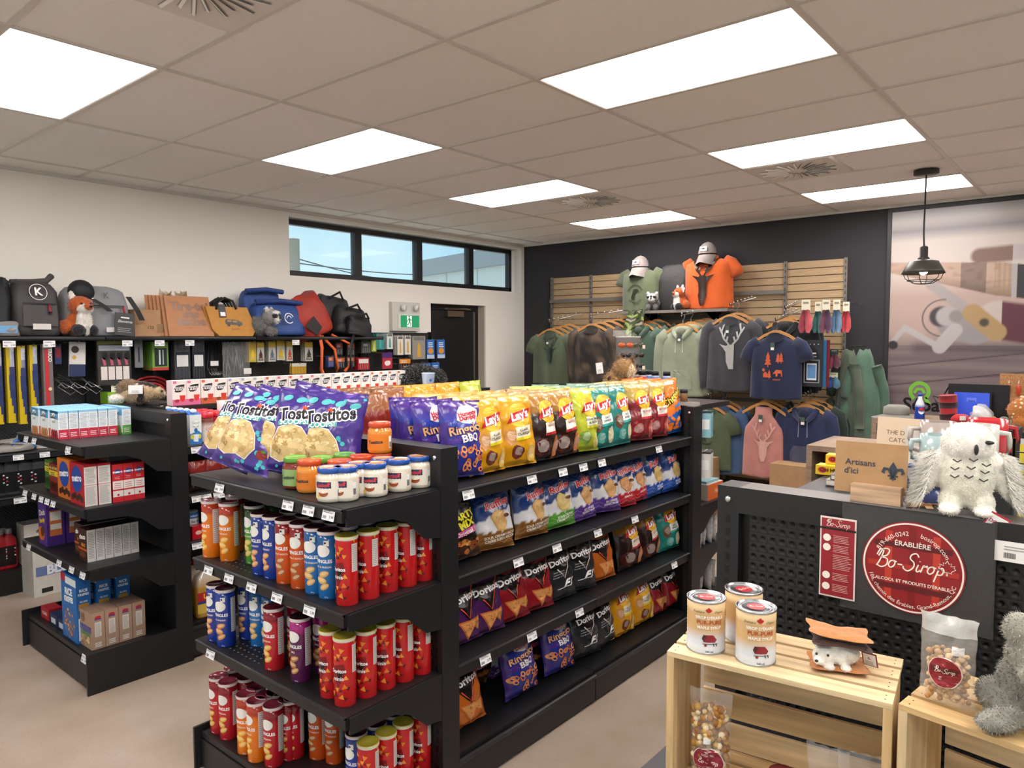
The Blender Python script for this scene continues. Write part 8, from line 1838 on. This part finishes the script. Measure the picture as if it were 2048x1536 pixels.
# point-of-sale screen
a, b = bp(1893, 768, X=6.1), bp(2014, 836, X=6.1); w, h = a.y-b.y, a.z-CZ-.03; o = empty('point_of_sale_screen', (6.2, (a.y+b.y)/2, CZ+.03), FX); tag(o, 'black checkout monitor with a blue tablet screen in front', 'monitor')
m = MB(); m.box(-w/2, w/2, -.02, .03, 0, h, '#151517'); bev(m.build('monitor_back', 'satin', o), .015); m = MB(); m.box(-.1, .1, -.05, .1, -.028, -.01, '#1b1b1d'); m.box(-.03, .03, 0, .03, -.03, .05, '#1b1b1d'); m.build('stand', 'satin', o)
a2, b2 = bp(1905, 780, X=6.05), bp(1975, 830, X=6.05); cx = (a.y+b.y)/2-(a2.y+b2.y)/2; tw = a2.y-b2.y; m = MB(); m.box(cx-tw/2-.012, cx+tw/2+.012, -.075, -.06, -.02, h*.83, '#0d0d0f'); m.box(cx-.03, cx+.03, -.06, -.02, .02, .08, '#1b1b1d'); m.build('tablet', 'satin', o)
mat('screen_glow', .2, emit=.55); m = MB(); rect(m, lambda x, z: (x, -.0758, z), cx-tw/2, cx+tw/2, .0, h*.77, '#2f44a4'); rect(m, lambda x, z: (x, -.0762, z), cx-.03, cx+.03, h*.5, h*.62, '#4a5cb4'); m.text('Sepaq', cx, h*.53, .018, lambda x, z: (x, -.0766, z), '#1b2450', bold=.02); m.build('screen', 'screen_glow', o)
m = MB(); m.tube([(-w*.48, 0, h*.1), (-w*.62, -.02, h*.5), (-w*.5, 0, h*.9)], .006, '#111', n=5); m.tube([(-w*.6, -.05, h*.55), (-w*.75, -.05, h*.62), (-w*.68, -.05, h*.42), (-w*.55, -.05, h*.4)], .005, '#111', n=5); m.build('cable', 'satin', o)
q = bp(1960, 835, X=5.9); o = soft_bag('plastic_bag', .2, .14, .13, '#b4b2b0', .5, 0, 61, slump=.06).build('plastic_bag', 'foil', None, (5.98-.3+.3, q.y, CZ+.002)); tag(o, 'crumpled clear plastic bag in front of the checkout screen', 'plastic bag')
q = bp(1998, 835, X=5.85)
for k in range(2): m = MB(); M = Matrix.Translation((6.0, q.y-.01+.07*(1-k), CZ+.036)); m.lathe([(.03, -.03), (.034, -.028), (.022, -.02), (.022, .02), (.034, .028), (.03, .03)], '#b8a43a' if k == 0 else '#77756f', n=16); m.xf(M @ Matrix.Rotation(pi/2, 4, 'Y')); tag(m.build('line_spool', 'satin'), ['yellow fishing line spool on the checkout counter', 'grey fishing line spool beside the plastic bag'][k], 'spool')
# fawn plush
q = bp(2035, 845, X=5.4); FW, FS = '#b06c2c', '#e2c49a'
o = plush('fawn_plush', 'brown spotted fawn plush beside the checkout screen', [((.12, 0, .12), (.2, .09, .11), FW), ((.22, -.02, .28), (.08, .075, .085), FW), ((.23, -.09, .26), (.04, .045, .035), '#c98a4a'), ((.11, -.01, .31), (.085, .02, .036), '#8a5224', (0, .2, 0)), ((.33, -.01, .32), (.085, .02, .036), '#8a5224', (0, -.2, 0)), ((.02, -.03, .05), (.06, .05, .05), FW), ((.17, -.06, .03), (.04, .04, .03), FW)], (5.98, q.y+.04, CZ+.003), FX, (((.2, -.085, .29), .009),), ((.23, -.135, .262), (.012, .008, .008)), fur=.01, nf=3000, voxel=.01)
R = random.Random(2); m = MB()
for k in range(60):
    t, s = R.uniform(pi*1.02, pi*1.98), R.uniform(-.85, .85); x = .12+.195*s; r_ = sqrt(1-s*s); m.ell((x, .092*r_*sin(t)*1., .12+.112*r_*cos(t)), (.009, .006, .009), FS, None, 6, 4)
tag(m.build('white_spots', 'fur', o), kind='stuff')
# wooden lure rack
a, b = bp(2000, 747, X=6.6), bp(2070, 800, X=6.6); m = MB(); m.box(6.6, 6.62, b.y, a.y, CZ, a.z, '#a8794c'); o = m.build('lure_rack', 'softwood'); tag(o, 'wooden rack hung with small red lures behind the checkout', 'rack')
for k in range(6): m = MB(); y = a.y-.06-k*.06; z = a.z-.07-.0*(k % 2); m.ell((6.585, y, z-.05), (.01, .014, .045), '#c2422c', None, 10, 8); m.tube([(6.6, y, z+.02), (6.585, y, z)], .003, '#ddd', n=4); m.build('red_lure', 'gloss', o)
# wire rack of yellow lighters at the right edge
a = bp(2012, 965, X=2.12); o = empty('lighter_rack', (2.05, a.y-.03, RSZ+.002), FX); tag(o, 'wire rack filled with yellow lighters beside the owl', 'rack')
m = MB()
for k in range(9): m.tube([(-.01, 0, .03+k*.026), (.26, 0, .03+k*.026)], .0016, '#3a3a3c', n=4)
for k in range(2): m.tube([(-.01+.27*k, 0, 0), (-.01+.27*k, 0, .27)], .004, '#3a3a3c', n=5)
m.build('wire_frame', 'metal', o); m = MB(); m.box(-.02, .28, .02, .2, 0, .012, '#232325'); m.build('tray', 'satin', o)
lm = MB(); lm.box(-.008, .008, -.005, .005, 0, .05, '#c9b83a'); lm.box(-.007, .007, -.005, .005, .05, .062, '#b8b8ba'); lm = lm.mesh('lighter', 'gloss')
for i in range(10):
    for k in range(4): link('lighter', lm, o, (.005+i*.027, .05, .016+k*.062))
# ---- far end stand of the snack gondola
m = MB(); m.box(R1+.065, R1+.52, RY0, RY1, NT-.03, NT, BK); m.build('end_top_shelf', 'blackmetal', ng); EZ = NT+.001
def flask(col):
    def mk():
        m = MB(); m.lathe([(.034, 0), (.036, .004), (.036, .125), (.03, .15), (.022, .16), (.022, .165)], [col]*4+['#c9ced4']*2, n=20); o = m.build('steel_flask', 'satin'); c = MB(); c.lathe([(.024, .163), (.024, .19), (.02, .194), (.001, .194)], '#161618', n=16); c.build('screw_cap', 'satin', o); return o
    return Kind(mk)
fb, fr_, fg = flask('#2f6cb8'), flask('#b02430'), flask('#5a646c')
for px, X in ((1333, 4.34), (1310, 4.34), (1297, 4.42), (1352, 4.45)): q = bp(px, 780, X=X); (fb if px != 1352 else fb)((X, q.y, EZ), label='blue steel water flask with black cap on the gondola end', group='blue flasks', scale=(1, 1, .95)) if px != 1352 else None
q = bp(1284, 780, X=4.34); fr_((4.34, q.y, EZ), label='red steel water flask, nearer the blue ones', scale=(1, 1, .95)); q = bp(1272, 780, X=4.42); fr_((4.44, q.y, EZ), label='red steel water flask tucked behind', scale=(1, 1, .95)); q = bp(1264, 780, X=4.3); fg((4.36, q.y+.02, EZ), label='grey steel water flask beside the lynx plush', scale=(1, 1, .95))
q = bp(1243, 770, X=4.3); LX, LS = '#a8814f', '#4a3620'
o = plush('lynx_plush', 'spotted tan lynx plush seen from behind on the gondola end', [((0, 0, .10), (.10, .08, .10), LX), ((.06, -.02, .2), (.075, .065, .065), LX), ((.01, 0, .265), (.018, .012, .03), '#6b4c2c'), ((.115, 0, .265), (.018, .012, .03), '#6b4c2c'), ((.12, -.03, .18), (.03, .03, .05), '#d8c09a'), ((-.09, .02, .05), (.06, .05, .05), LX)], (4.25, q.y, EZ), FX, (), None, lambda o: paper_tag(o, (-.1, -.07, .2), (0, -.15, 0), .055, .075, '#e0dcd6', '24.99'), fur=.014, nf=3500, voxel=.008)
m = MB(); R = random.Random(9)
for k in range(40): t, s = R.uniform(pi, 2*pi), R.uniform(0, pi); m.ell((.104*cos(t)*sin(s), .084*sin(t)*sin(s), .10+.104*cos(s)), (.010, .007, .012), LS, None, 6, 4)
tag(m.build('dark_spots', 'fur', o), kind='stuff')
q = bp(1163, 772, X=4.2); plush('koala_plush', 'small grey plush lying beside the lynx', [((0, 0, .03), (.09, .05, .035), '#8a8684'), ((.07, -.01, .045), (.04, .035, .035), '#a3a09c'), ((-.08, 0, .02), (.04, .04, .02), '#d2cec8')], (4.2, min(q.y, 2.8), EZ), FX, (), None, fur=.01, nf=1200, voxel=.006)
q = bp(1195, 772, X=4.2); m = MB(); m.box(-.06, .06, -.03, .03, 0, .045, '#1d2a58'); tag(m.build('navy_case', 'satin', None, (4.3, q.y, EZ), FX), 'small navy case beside the lynx plush', 'case')
q = bp(1366, 800, X=4.02); m = MB(); m.box(-.06, .06, -.03, .03, 0, .02, '#8a8a88'); tag(m.build('clear_tray', 'frosted', None, (4.03, q.y-.03, NT+.001), FX), 'small clear plastic tray on the gondola corner post', 'tray'); m = MB(); m.lathe([(.022, 0), (.022, .05), (.02, .055)], ['#8a6a4a', '#8a6a4a', '#1b2233'], n=16); o = m.build('pill_bottle', 'satin', None, (4.03, q.y, NT+.0215)); c = MB(); c.lathe([(.023, .053), (.023, .075), (.001, .076)], '#1b2233', n=16); c.build('cap', 'satin', o); tag(o, 'small dark pill bottle standing on the clear tray', 'bottle')
# goods on its outer shelves
q = bp(1405, 985, X=4.25); m = MB(); m.box(-.11, .11, -.09, .09, 0, .1, '#b8ada0', {'-y': H('#c8602c')}); o = m.build('open_carton', 'carton', None, (4.36, 2.06, .776), 0); tag(o, 'open orange and grey carton on the far end shelf', 'box'); m = MB(); m.box(-.09, .09, -.07, .07, .1, .115, '#7fa8b0'); m.build('packets', 'satin', o); p = MB(); p.text('Heat', .02, .05, .04, lambda x, z: (x, -.0912, z), '#e8b89a', shear=.3, bold=.03); p.build('print', 'print', o)
K_FA = bag('first_aid_pouch', .10, .17, .05, lambda s, v: H('#b9b4ae') if int(v*18+s*2) % 4 else H('#7f95ac'), lambda p, f, f2, f3, w, h: lines(p, f, -w*.3, w*.3, h*.1, h*.4, 6, '#8a8681', .3), 4, 'satin', 12, 16)
for i in range(4): K_FA((4.17+.075*i, 2.0+.01*(i % 2), .502), rz=.9, label='clear pouch of white first-aid supplies, middle outer shelf', group='middle first-aid pouches')
for i in range(4): K_FA((4.15+.08*i, 2.0+.02*(i % 2), .203), rz=.7+.2*i, label='clear pouch of white first-aid supplies, lower outer shelf', group='lower first-aid pouches')
for (py, c, lab, n) in ((818, '#86b4bc', 'pale blue hanging packet on the gondola end', 4), (897, '#cfccc6', 'white hanging packet on the gondola end', 5)):
    z = bp(1390, py, X=4.2).z; m = MB(); m.box(-.04, .04, -.002, .002, -.16, 0, c); rect(m, lambda x, zz: (x, -.0026, zz), -.03, .03, -.11, -.05, '#e2e2de'); rect(m, lambda x, zz: (x, -.0026, zz), -.04, .04, -.012, 0, '#2a2a2c'); me = m.mesh('hanging_packet', 'satin')
    for k in range(n): tag(link('hanging_packet', me, None, (4.11+.022*k, RY0-.02+.006*k, z), -1.2), lab, 'packet', lab+'s')
    h = MB(); h.tube([(4.06, RY0-.02, z-.003), (4.11+.022*n, RY0-.02+.006*n, z-.003)], .003, '#cfcfd2', n=5); h.build('peg_hook', 'metal', ng)
# sunglasses spinner
q = bp(1256, 700, X=5.3); o = empty('sunglasses_stand', (5.3, q.y, 0)); tag(o, 'white cylindrical sunglasses spinner stand behind the chip shelves', 'display stand'); zt_ = bp(1256, 673, X=5.3).z
m = MB(); m.lathe([(.10, .95), (.10, zt_-.01), (.104, zt_-.01), (.104, zt_), (.001, zt_)], '#c9c8c6', n=28); m.build('drum', 'satin', o); m = MB(); m.lathe([(.22, 0), (.22, .02), (.03, .04), (.03, .95)], '#8a8886', n=24); m.build('pedestal', 'satin', o)
R = random.Random(1)
for i in range(5):
    for j, ang in enumerate((-2.75, -1.85)):
        z = zt_-.07-i*.085; e = empty('sunglasses', (5.3+.125*cos(ang), q.y+.125*sin(ang), z), ang+pi/2); lc = [['#c8562a', '#2a1c1c', '#24262a', '#1d1f22', '#a8242c'][i], ['#4a4a38', '#1a1a1c', '#22262a', '#1c1c1e', '#b02430'][i]][j]
        tag(e, '%s sunglasses on the spinner, row %s from the top, %s side' % (('amber mirrored', 'black', 'dark grey', 'slim black', 'red')[i] if j == 0 else ('camo framed', 'glossy black', 'smoke', 'matte black', 'bright red')[i], ('one', 'two', 'three', 'four', 'five')[i], ('slat-wall', 'chip-shelf')[j]), 'sunglasses', 'sunglasses on the spinner')
        for s in (-1, 1):
            g_ = MB(); g_.ell((s*.034, 0, 0), (.031, .008, .019), lc, None, 12, 8); g_.build('lens', 'gloss', e); t_ = MB(); t_.tube([(s*.066, .004, .006), (s*.068, .07, .0)], .003, '#161616', n=5); t_.build('temple_arm', 'satin', e)
        if i % 2 == 0 and j == 1: t_ = MB(); t_.box(-.015, .015, -.03, -.029, -.03, 0, '#e6cdbf'); t_.build('price_tag', 'print', e, (.03, 0, 0))
m = MB(); m.box(-.07, .07, -.035, .035, 0, .05, '#8a8684'); tag(m.build('goggle_case', 'frosted', None, (5.24, q.y+.02, zt_+.001), -1.2), 'clear goggle case on top of the sunglasses spinner', 'goggles')
# camouflage cloth hanging over a hook
q = bp(1268, 612, X=7.17); m = MB(); R = random.Random(2)
def cam(u, v): n_ = mnoise.noise(Vector((u*2.2, v*13, 1.)))+.5*mnoise.noise(Vector((u*5, v*25, 4.))); return H('#98a85a') if n_ > .25 else (H('#47552c') if n_ > -.1 else (H('#1c2016') if n_ > -.4 else H('#a89a86')))
m.grid(lambda u, v: (7.17-.03*v+.02*sin(u*9), q.y-.03+(u-.5)*(.2+.13*v)+.11*v, SHZ+.005-.55*v+.015*sin(u*7)), 16, 50, cam); o = m.build('camo_scarf', 'fabric'); o.modifiers.new('thick', 'SOLIDIFY').thickness = .008; tag(o, 'green camouflage scarf hanging from the display shelf above the sunglasses', 'scarf')
# ------------------------------------------------------------------ wooden crates with maple goods
CRT = 1.10
mat('pine', .5, var=.2, vscale=3.2, stretch=(1.2, 18, 18), bump=.1, bscale=9)
def crate(fl, ang, lab, w=.445, d=.232, name='wooden_crate'):
    o = empty(name, (fl[0], fl[1], CR_Z), ang); tag(o, lab, 'crate')          # local x: along the front, y: into the crate
    H_ = CRT-CR_Z; cs = ['#d8bd92', '#dfc79f', '#d2b282', '#dcc298', '#cdab78']; R = random.Random(int(fl[1]*100))
    def slat_(n_, x0, x1, y0, y1, z0, z1):
        m = MB(); L_ = [x1-x0, y1-y0, z1-z0]; k = L_.index(max(L_)); c = ((x0+x1)/2, (y0+y1)/2, (z0+z1)/2)
        ax = [0, 1, 2]; h = [(x1-x0)/2, (y1-y0)/2, (z1-z0)/2]
        m.box(-h[0], h[0], -h[1], h[1], -h[2], h[2], R.choice(cs))
        if k == 2: m.xf(Matrix.Rotation(pi/2, 4, 'Y')); ob = m.build(n_, 'pine', o, c, 0, (0, -pi/2, 0))
        elif k == 1: m.xf(Matrix.Rotation(-pi/2, 4, 'Z')); ob = m.build(n_, 'pine', o, c, pi/2)
        else: ob = m.build(n_, 'pine', o, c)
        bev(ob, .0015); return ob
    pw = (d-.012*3)/4
    for i in range(4):
        s_ = slat_('top_slat', 0, w, i*(pw+.012), i*(pw+.012)+pw, H_-.011, H_)
        for x in (.014, w-.014):
            for yy in (.3, .7): n_ = MB(); n_.lathe([(.0018, 0), (.001, .0006)], '#4a3320', n=6); n_.build('nail', 'metal', s_, (x-w/2, (yy-.5)*pw, .0056))
        slat_('bottom_slat', 0, w, i*(pw+.012), i*(pw+.012)+pw, 0, .011)
    bh = (H_-.022-.014*4)/4
    for i in range(4): slat_('back_slat', .012, w-.012, d-.010, d, .018+i*(bh+.014), .018+i*(bh+.014)+bh)
    for x0 in (0, w-.016):
        slat_('end_post', x0, x0+.016, 0, .035, .0115, H_-.0115)
        for j in range(2): slat_('end_board', x0, x0+.014, .037+j*.08, .037+j*.08+.078, .0115, H_-.0115)
    return o
A1 = -pi/2+.13; A2 = -pi/2-.15
FL1 = bp(1334, 1302, Z=CRT); FL2 = bp(1789, 1407, Z=CRT)
c1 = crate((FL1.x, FL1.y), A1, 'pine crate on its side carrying three syrup cans and a marshmallow plush')
c2 = crate((FL2.x+.004, FL2.y-.006), A2, 'pine crate on its side carrying the nut pouch and a grey plush')
def on_top(px, py, z=CRT): return bp(px, py, Z=z)
# syrup cans
def syrup():
    def mk():
        r, h = .0415, .116; prof = [(r*.98, 0), (r, .002), (r, .018)]
        for k in range(10): prof += [(r*.985, .022+k*.0075), (r, .0255+k*.0075)]
        prof += [(r, h-.004)]
        cols = [mix(H('#d8dde4'), H('#d2ac78'), min(1, max(0, (z-.03)/.025))) if z < .09 else H('#dcbf92') for _, z in prof]
        m = MB(); m.lathe(prof, cols, n=36, cap=True); o = m.build('maple_syrup_can', 'satin')
        l = MB(); l.lathe([(r*.99, h-.005), (r*1.03, h-.003), (r*1.03, h+.001), (r*.97, h+.001), (r*.95, h-.003), (r*.8, h-.003), (r*.78, h-.0018), (r*.7, h-.0018), (r*.68, h-.003), (.001, h-.003)], '#b9bcc0', n=36); l.build('steel_lid', 'metal', o); b = MB(); b.lathe([(r*1.02, 0), (r*1.03, .002), (r*.99, .004)], '#b9bcc0', n=36, cap=False); b.build('bottom_rim', 'metal', o)
        s_ = MB(); s_.disc(0, 0, r*.46, r*.46, lambda x, y: (x, y, h-.0012), '#a8242c', n=24); script(s_, lambda x, y: (x, y, h-.0008), 0, 0, r*.2, '#f0e2d8', .1); s_.build('lid_sticker', 'print', o)
        p = MB(.012); f = cyl_map(r, .0008); f2 = cyl_map(r, .0013); p.poly(leaf(-.002, .098, .008), f, '#b8221f'); p.text('Erabli\u00e8re', -.024, .094, .007, f, '#5a4a2c', shear=.4); p.text('Organic', .021, .094, .007, f, '#5a4a2c', shear=.4)
        p.text("SIROP D'\u00c9RABLE", 0, .082, .0085, f2, '#f2ece4', bold=.03); p.text('PUR-PURE', 0, .071, .0125, f2, '#b04a2c', bold=.02); p.text('MAPLE SYRUP', 0, .060, .0085, f2, '#f2ece4', bold=.03)
        p.poly([(-.016, .036), (-.008, .044), (.008, .044), (.016, .034), (.012, .028), (-.012, .028)], f2, '#8a2430'); p.poly([(-.016, .036), (-.012, .045), (-.006, .042), (-.010, .030)], cyl_map(r, .0018), '#4a2a2c'); p.strip([(-.014, .024), (.018, .024)], .0016, f2, '#6a4a3a'); p.disc(-.008, .021, .003, .003, f2, '#8a2a2a', n=8); p.strip([(.008, .026), (.010, .019)], .002, f2, '#2a2a2a'); p.strip([(.014, .026), (.016, .019)], .002, f2, '#2a2a2a')
        p.text('540 ml', 0, .007, .006, f2, '#3a3a3a', bold=.02); p.poly([(.05, .006), (.056, .006), (.056, .108), (.05, .108)], f, '#7a6a72'); p.build('label', 'print', o); return o
    return Kind(mk)
K_SY = syrup()
for (px, py, rz, lab) in ((1411, 1311, -.95, 'syrup can at the left end of the crate'), (1510, 1335, -.93, 'syrup can at the front edge of the crate'), (1486, 1291, -.3, 'syrup can standing behind the other two')):
    p = on_top(px, py-1); p = p+Vector((p.x, p.y, 0)).normalized()*.0415; K_SY((p.x, p.y, CRT+.0005), rz=rz, label='cream maple '+lab)
# marshmallow plush between graham crackers
p = on_top(1675, 1335); GRm, CHm, WHm = '#b8763c', '#4a2a1c', '#e4e0d8'
sm = plush_mesh('smore_plush', [((0, 0, .033), (.043, .032, .026), WHm), ((-.03, -.020, .030), (.022, .020, .022), WHm), ((-.045, -.008, .052), (.007, .006, .008), WHm), ((-.010, -.022, .053), (.007, .006, .008), WHm), ((-.040, -.034, .024), (.011, .010, .009), '#f0ece6'), ((-.02, -.034, .012), (.012, .009, .007), WHm), ((.012, -.032, .012), (.012, .009, .007), WHm)], .003, .002, 1200, 3).build('smore_plush', 'fur', None, (p.x, p.y, CRT+.001), A1+.28)
tag(sm, 'white bear plush sandwiched between two plush graham crackers', 'plush toy')
def cracker(z, s, rx, col, t, wav, seed): 
    m = MB(); fn = lambda u, v, q: (s*(u-.5)*1.25*(1+.05*sin(v*9)), s*(v-.5)*.95*(1+.05*sin(u*9)), z+wav*((u-.5)**2*1.2+(v-.5)**2*.6)*4*s*.2+q*t*(1-(2*abs(u-.5))**4)*(1-(2*abs(v-.5))**4)+.002*mnoise.noise(Vector((u*5+seed, v*5, q))))
    m.grid(lambda u, v: fn(u, v, 1), 16, 12, col); m.grid(lambda u, v: fn(u, v, -.6), 16, 12, mix(C(col), (0, 0, 0), .15), flip=True); return m
cracker(.006, .088, 0, GRm, .006, .15, 1).build('bottom_cracker', 'fur', sm); o = cracker(.060, .088, 0, CHm, .005, -.1, 2).build('chocolate_layer', 'fur', sm); o.rotation_euler = (.0, .06, 0); o = cracker(.070, .094, 0, GRm, .008, .25, 3).build('top_cracker', 'fur', sm); o.rotation_euler = (-.04, .09, 0); o.location = (-.006, 0, .0)
for x, z in ((-.046, .040), (-.024, .039)): m = MB(); m.ell((0, 0, 0), (.0028,)*3, '#1a1614', None, 8, 6); m.build('eye', 'gloss', sm, (x, -.040, z))
m = MB(); m.ell((0, 0, 0), (.004, .003, .003), '#1a1614', None, 8, 6); m.build('nose', 'gloss', sm, (-.046, -.0425, .026)); paper_tag(sm, (.062, .005, .022), (.4, 0, -.5), .03, .035, '#8a3048', 'IL')
# nut pouch
def nut_pouch():
    p = on_top(1890, 1415); w, h, t = .098, .17, .04; S = bag_fn(w, h, t, 3); o = empty('nut_pouch', (p.x+.012, p.y, CRT+.002), A2+.1); tag(o, 'clear stand-up pouch of candied nuts with a round red label', 'pouch')
    m = MB(); m.grid(lambda u, v: S(u, v, -1), 18, 22, '#fff', a=(-1, 1)); m.grid(lambda u, v: S(u, v, 1), 18, 22, '#fff', a=(-1, 1), flip=True); m.build('clear_film', 'frosted', o); m = MB(); m.grid(lambda u, v: S(u, v, -1, .0006), 10, 4, '#b9b7b2', a=(-1, 1), b=(.80, 1.)); m.build('top_seal', 'foil', o)
    R = random.Random(4); m = MB()
    for k in range(210):
        s, v = R.uniform(-.8, .8), R.uniform(.06, .62); q = S(s, v, -1); y = q[1]*R.uniform(-.6, .78); m.ell((q[0]*.92, y, q[2]), (R.uniform(.004, .007),)*2+(R.uniform(.003, .006),), R.choice(['#c9a06a', '#b8894f', '#dcb988', '#a87840']), None, 7, 5)
    tag(m.build('nuts', 'satin', o), kind='stuff')
    p_ = MB(.012); f = lambda x, z: S(x/(w/2*.93), z/h, -1, .0022); f2 = lambda x, z: S(x/(w/2*.93), z/h, -1, .003); f3 = lambda x, z: S(x/(w/2*.93), z/h, -1, .0038); p_.disc(.0, .068, .029, .029, f, '#ead8cc', n=28); p_.disc(.0, .068, .0275, .0275, f2, '#8c2028', n=28); rect(p_, f3, -.024, .024, .066, .078, '#5c181e'); script(p_, lambda x, z: S(x/(w/2*.93), z/h, -1, .0046), 0, .070, .010, '#f0e2d8', .09); rect(p_, f2, .010, .030, .104, .12, '#e6e2dc'); p_.build('label', 'print', o)
nut_pouch()
# long-eared grey plush
p = on_top(2012, 1462); GH = '#8f8c80'
plush('grey_hare_plush', 'fluffy grey plush animal sitting on the crate beside the nut pouch', [((0, .02, .06), (.062, .055, .065), '#7f7c72'), ((-.005, -.03, .135), (.062, .05, .05), GH), ((-.015, -.062, .112), (.045, .03, .028), '#9a978a'), ((-.045, -.03, .178), (.028, .03, .03), GH), ((.04, -.03, .178), (.028, .03, .03), GH), ((-.075, -.045, .02), (.05, .024, .02), '#8c8a80', (0, 0, .5)), ((.05, -.06, .02), (.05, .024, .02), '#8c8a80', (0, 0, -.6)), ((-.05, .03, .03), (.04, .05, .03), '#85837a')],
      (p.x+.06, p.y-.042, CRT+.004), A2+.6, (((-.03, -.078, .148), .006), ((.022, -.075, .148), .006)), None, None, fur=.005, nf=6000, voxel=.005, scale=1.0)
# caramel popcorn bag inside the first crate
def pop_bag():
    M_ = c1.matrix_basis; loc = M_ @ Vector((.085, .05, .012)); w, h, t = .095, .225, .055; S = bag_fn(w, h, t, 6); o = empty('popcorn_bag', tuple(loc), A1+.1); tag(o, 'clear bag of caramel popcorn with a round red label inside the crate', 'bag')
    R = random.Random(7); m = MB()
    for k in range(330):
        s, v = R.uniform(-.9, .9), R.uniform(.05, .86); q = S(s, v, -1); y = q[1]*R.uniform(-.3, .88); r_ = R.uniform(.006, .010); m.ell((q[0]*.93, y, q[2]), (r_, r_*.9, r_*.85), R.choice(['#c99a4e', '#b07a30', '#e2c284', '#9c6424', '#efdcb0']), eul((R.uniform(0, 3), R.uniform(0, 3), 0)), 7, 5)
    tag(m.build('popcorn', 'satin', o), kind='stuff'); m = MB(); m.grid(lambda u, v: S(u, v, -1), 16, 24, '#fff', a=(-1, 1)); m.grid(lambda u, v: S(u, v, 1), 16, 24, '#fff', a=(-1, 1), flip=True); m.build('clear_film', 'clearbag', o)
    p_ = MB(.012); F_ = lambda o_: (lambda x, z: S(x/(w/2*.93), z/h, -1, o_)); p_.disc(0, .075, .034, .034, F_(.003), '#e8d8cc', n=28); p_.disc(0, .075, .0325, .0325, F_(.0038), '#8c2436', n=28); p_.text('\u00c9RABLI\u00c8RE', 0, .092, .006, F_(.0046), '#f0e2d8'); script(p_, F_(.0046), 0, .076, .0125, '#f0e2d8', .09); p_.text("ALCOOL ET PRODUITS D'ERABLE", 0, .062, .0036, F_(.0046), '#f0e2d8'); rect(p_, F_(.004), -.010, .006, .118, .130, '#e2ded8'); p_.build('label', 'print', o)
pop_bag()
M_ = c1.matrix_basis
for i, (x, y) in enumerate(((.325, .06), (.385, .07))):
    loc = M_ @ Vector((x, y, .012)); w, h, t = .085, .165, .045; S = bag_fn(w, h, t, 8+i); o = empty('candy_pouch', tuple(loc), A1-.1+.25*i); tag(o, 'crinkled clear candy pouch in the crate, %s' % ('nearer the middle', 'against the end board')[i], 'pouch')
    m = MB(); m.grid(lambda u, v: S(u, v, -1), 14, 18, '#fff', a=(-1, 1)); m.grid(lambda u, v: S(u, v, 1), 14, 18, '#fff', a=(-1, 1), flip=True); m.build('clear_film', 'clearbag', o); p_ = MB(.012); p_.disc(0, .06, .026, .026, lambda x, z: S(x/(w/2*.93), z/h, -1, .002), '#8c2838', n=24); p_.build('label', 'print', o)
    m = MB(); R = random.Random(i)
    for k in range(70): s, v = R.uniform(-.8, .8), R.uniform(.05, .6); q = S(s, v, -1); m.ell((q[0]*.9, q[1]*R.uniform(-.5, .7), q[2]), (.008, .007, .006), R.choice(['#8a6a5a', '#7a5a4a', '#9c7c6a']), None, 6, 4)
    tag(m.build('candies', 'satin', o), kind='stuff')
loc = M_ @ Vector((.235, .07, .012)); m = MB(); m.lathe([(.03, 0), (.032, .004), (.032, .055), (.026, .062), (.026, .066)], '#6a2a24', n=22); o = m.build('spread_jar', 'jarglass', None, tuple(loc), A1); c = MB(); c.lathe([(.028, .064), (.028, .078), (.001, .079)], '#8a2430', n=22); c.build('lid', 'satin', o); p_ = MB(.01); p_.text('Bo-Sirop', 0, .035, .012, cyl_map(.032), '#f0e2d8', shear=.3); p_.build('label', 'print', o); tag(o, 'small dark red spread jar with red lid inside the crate', 'jar')
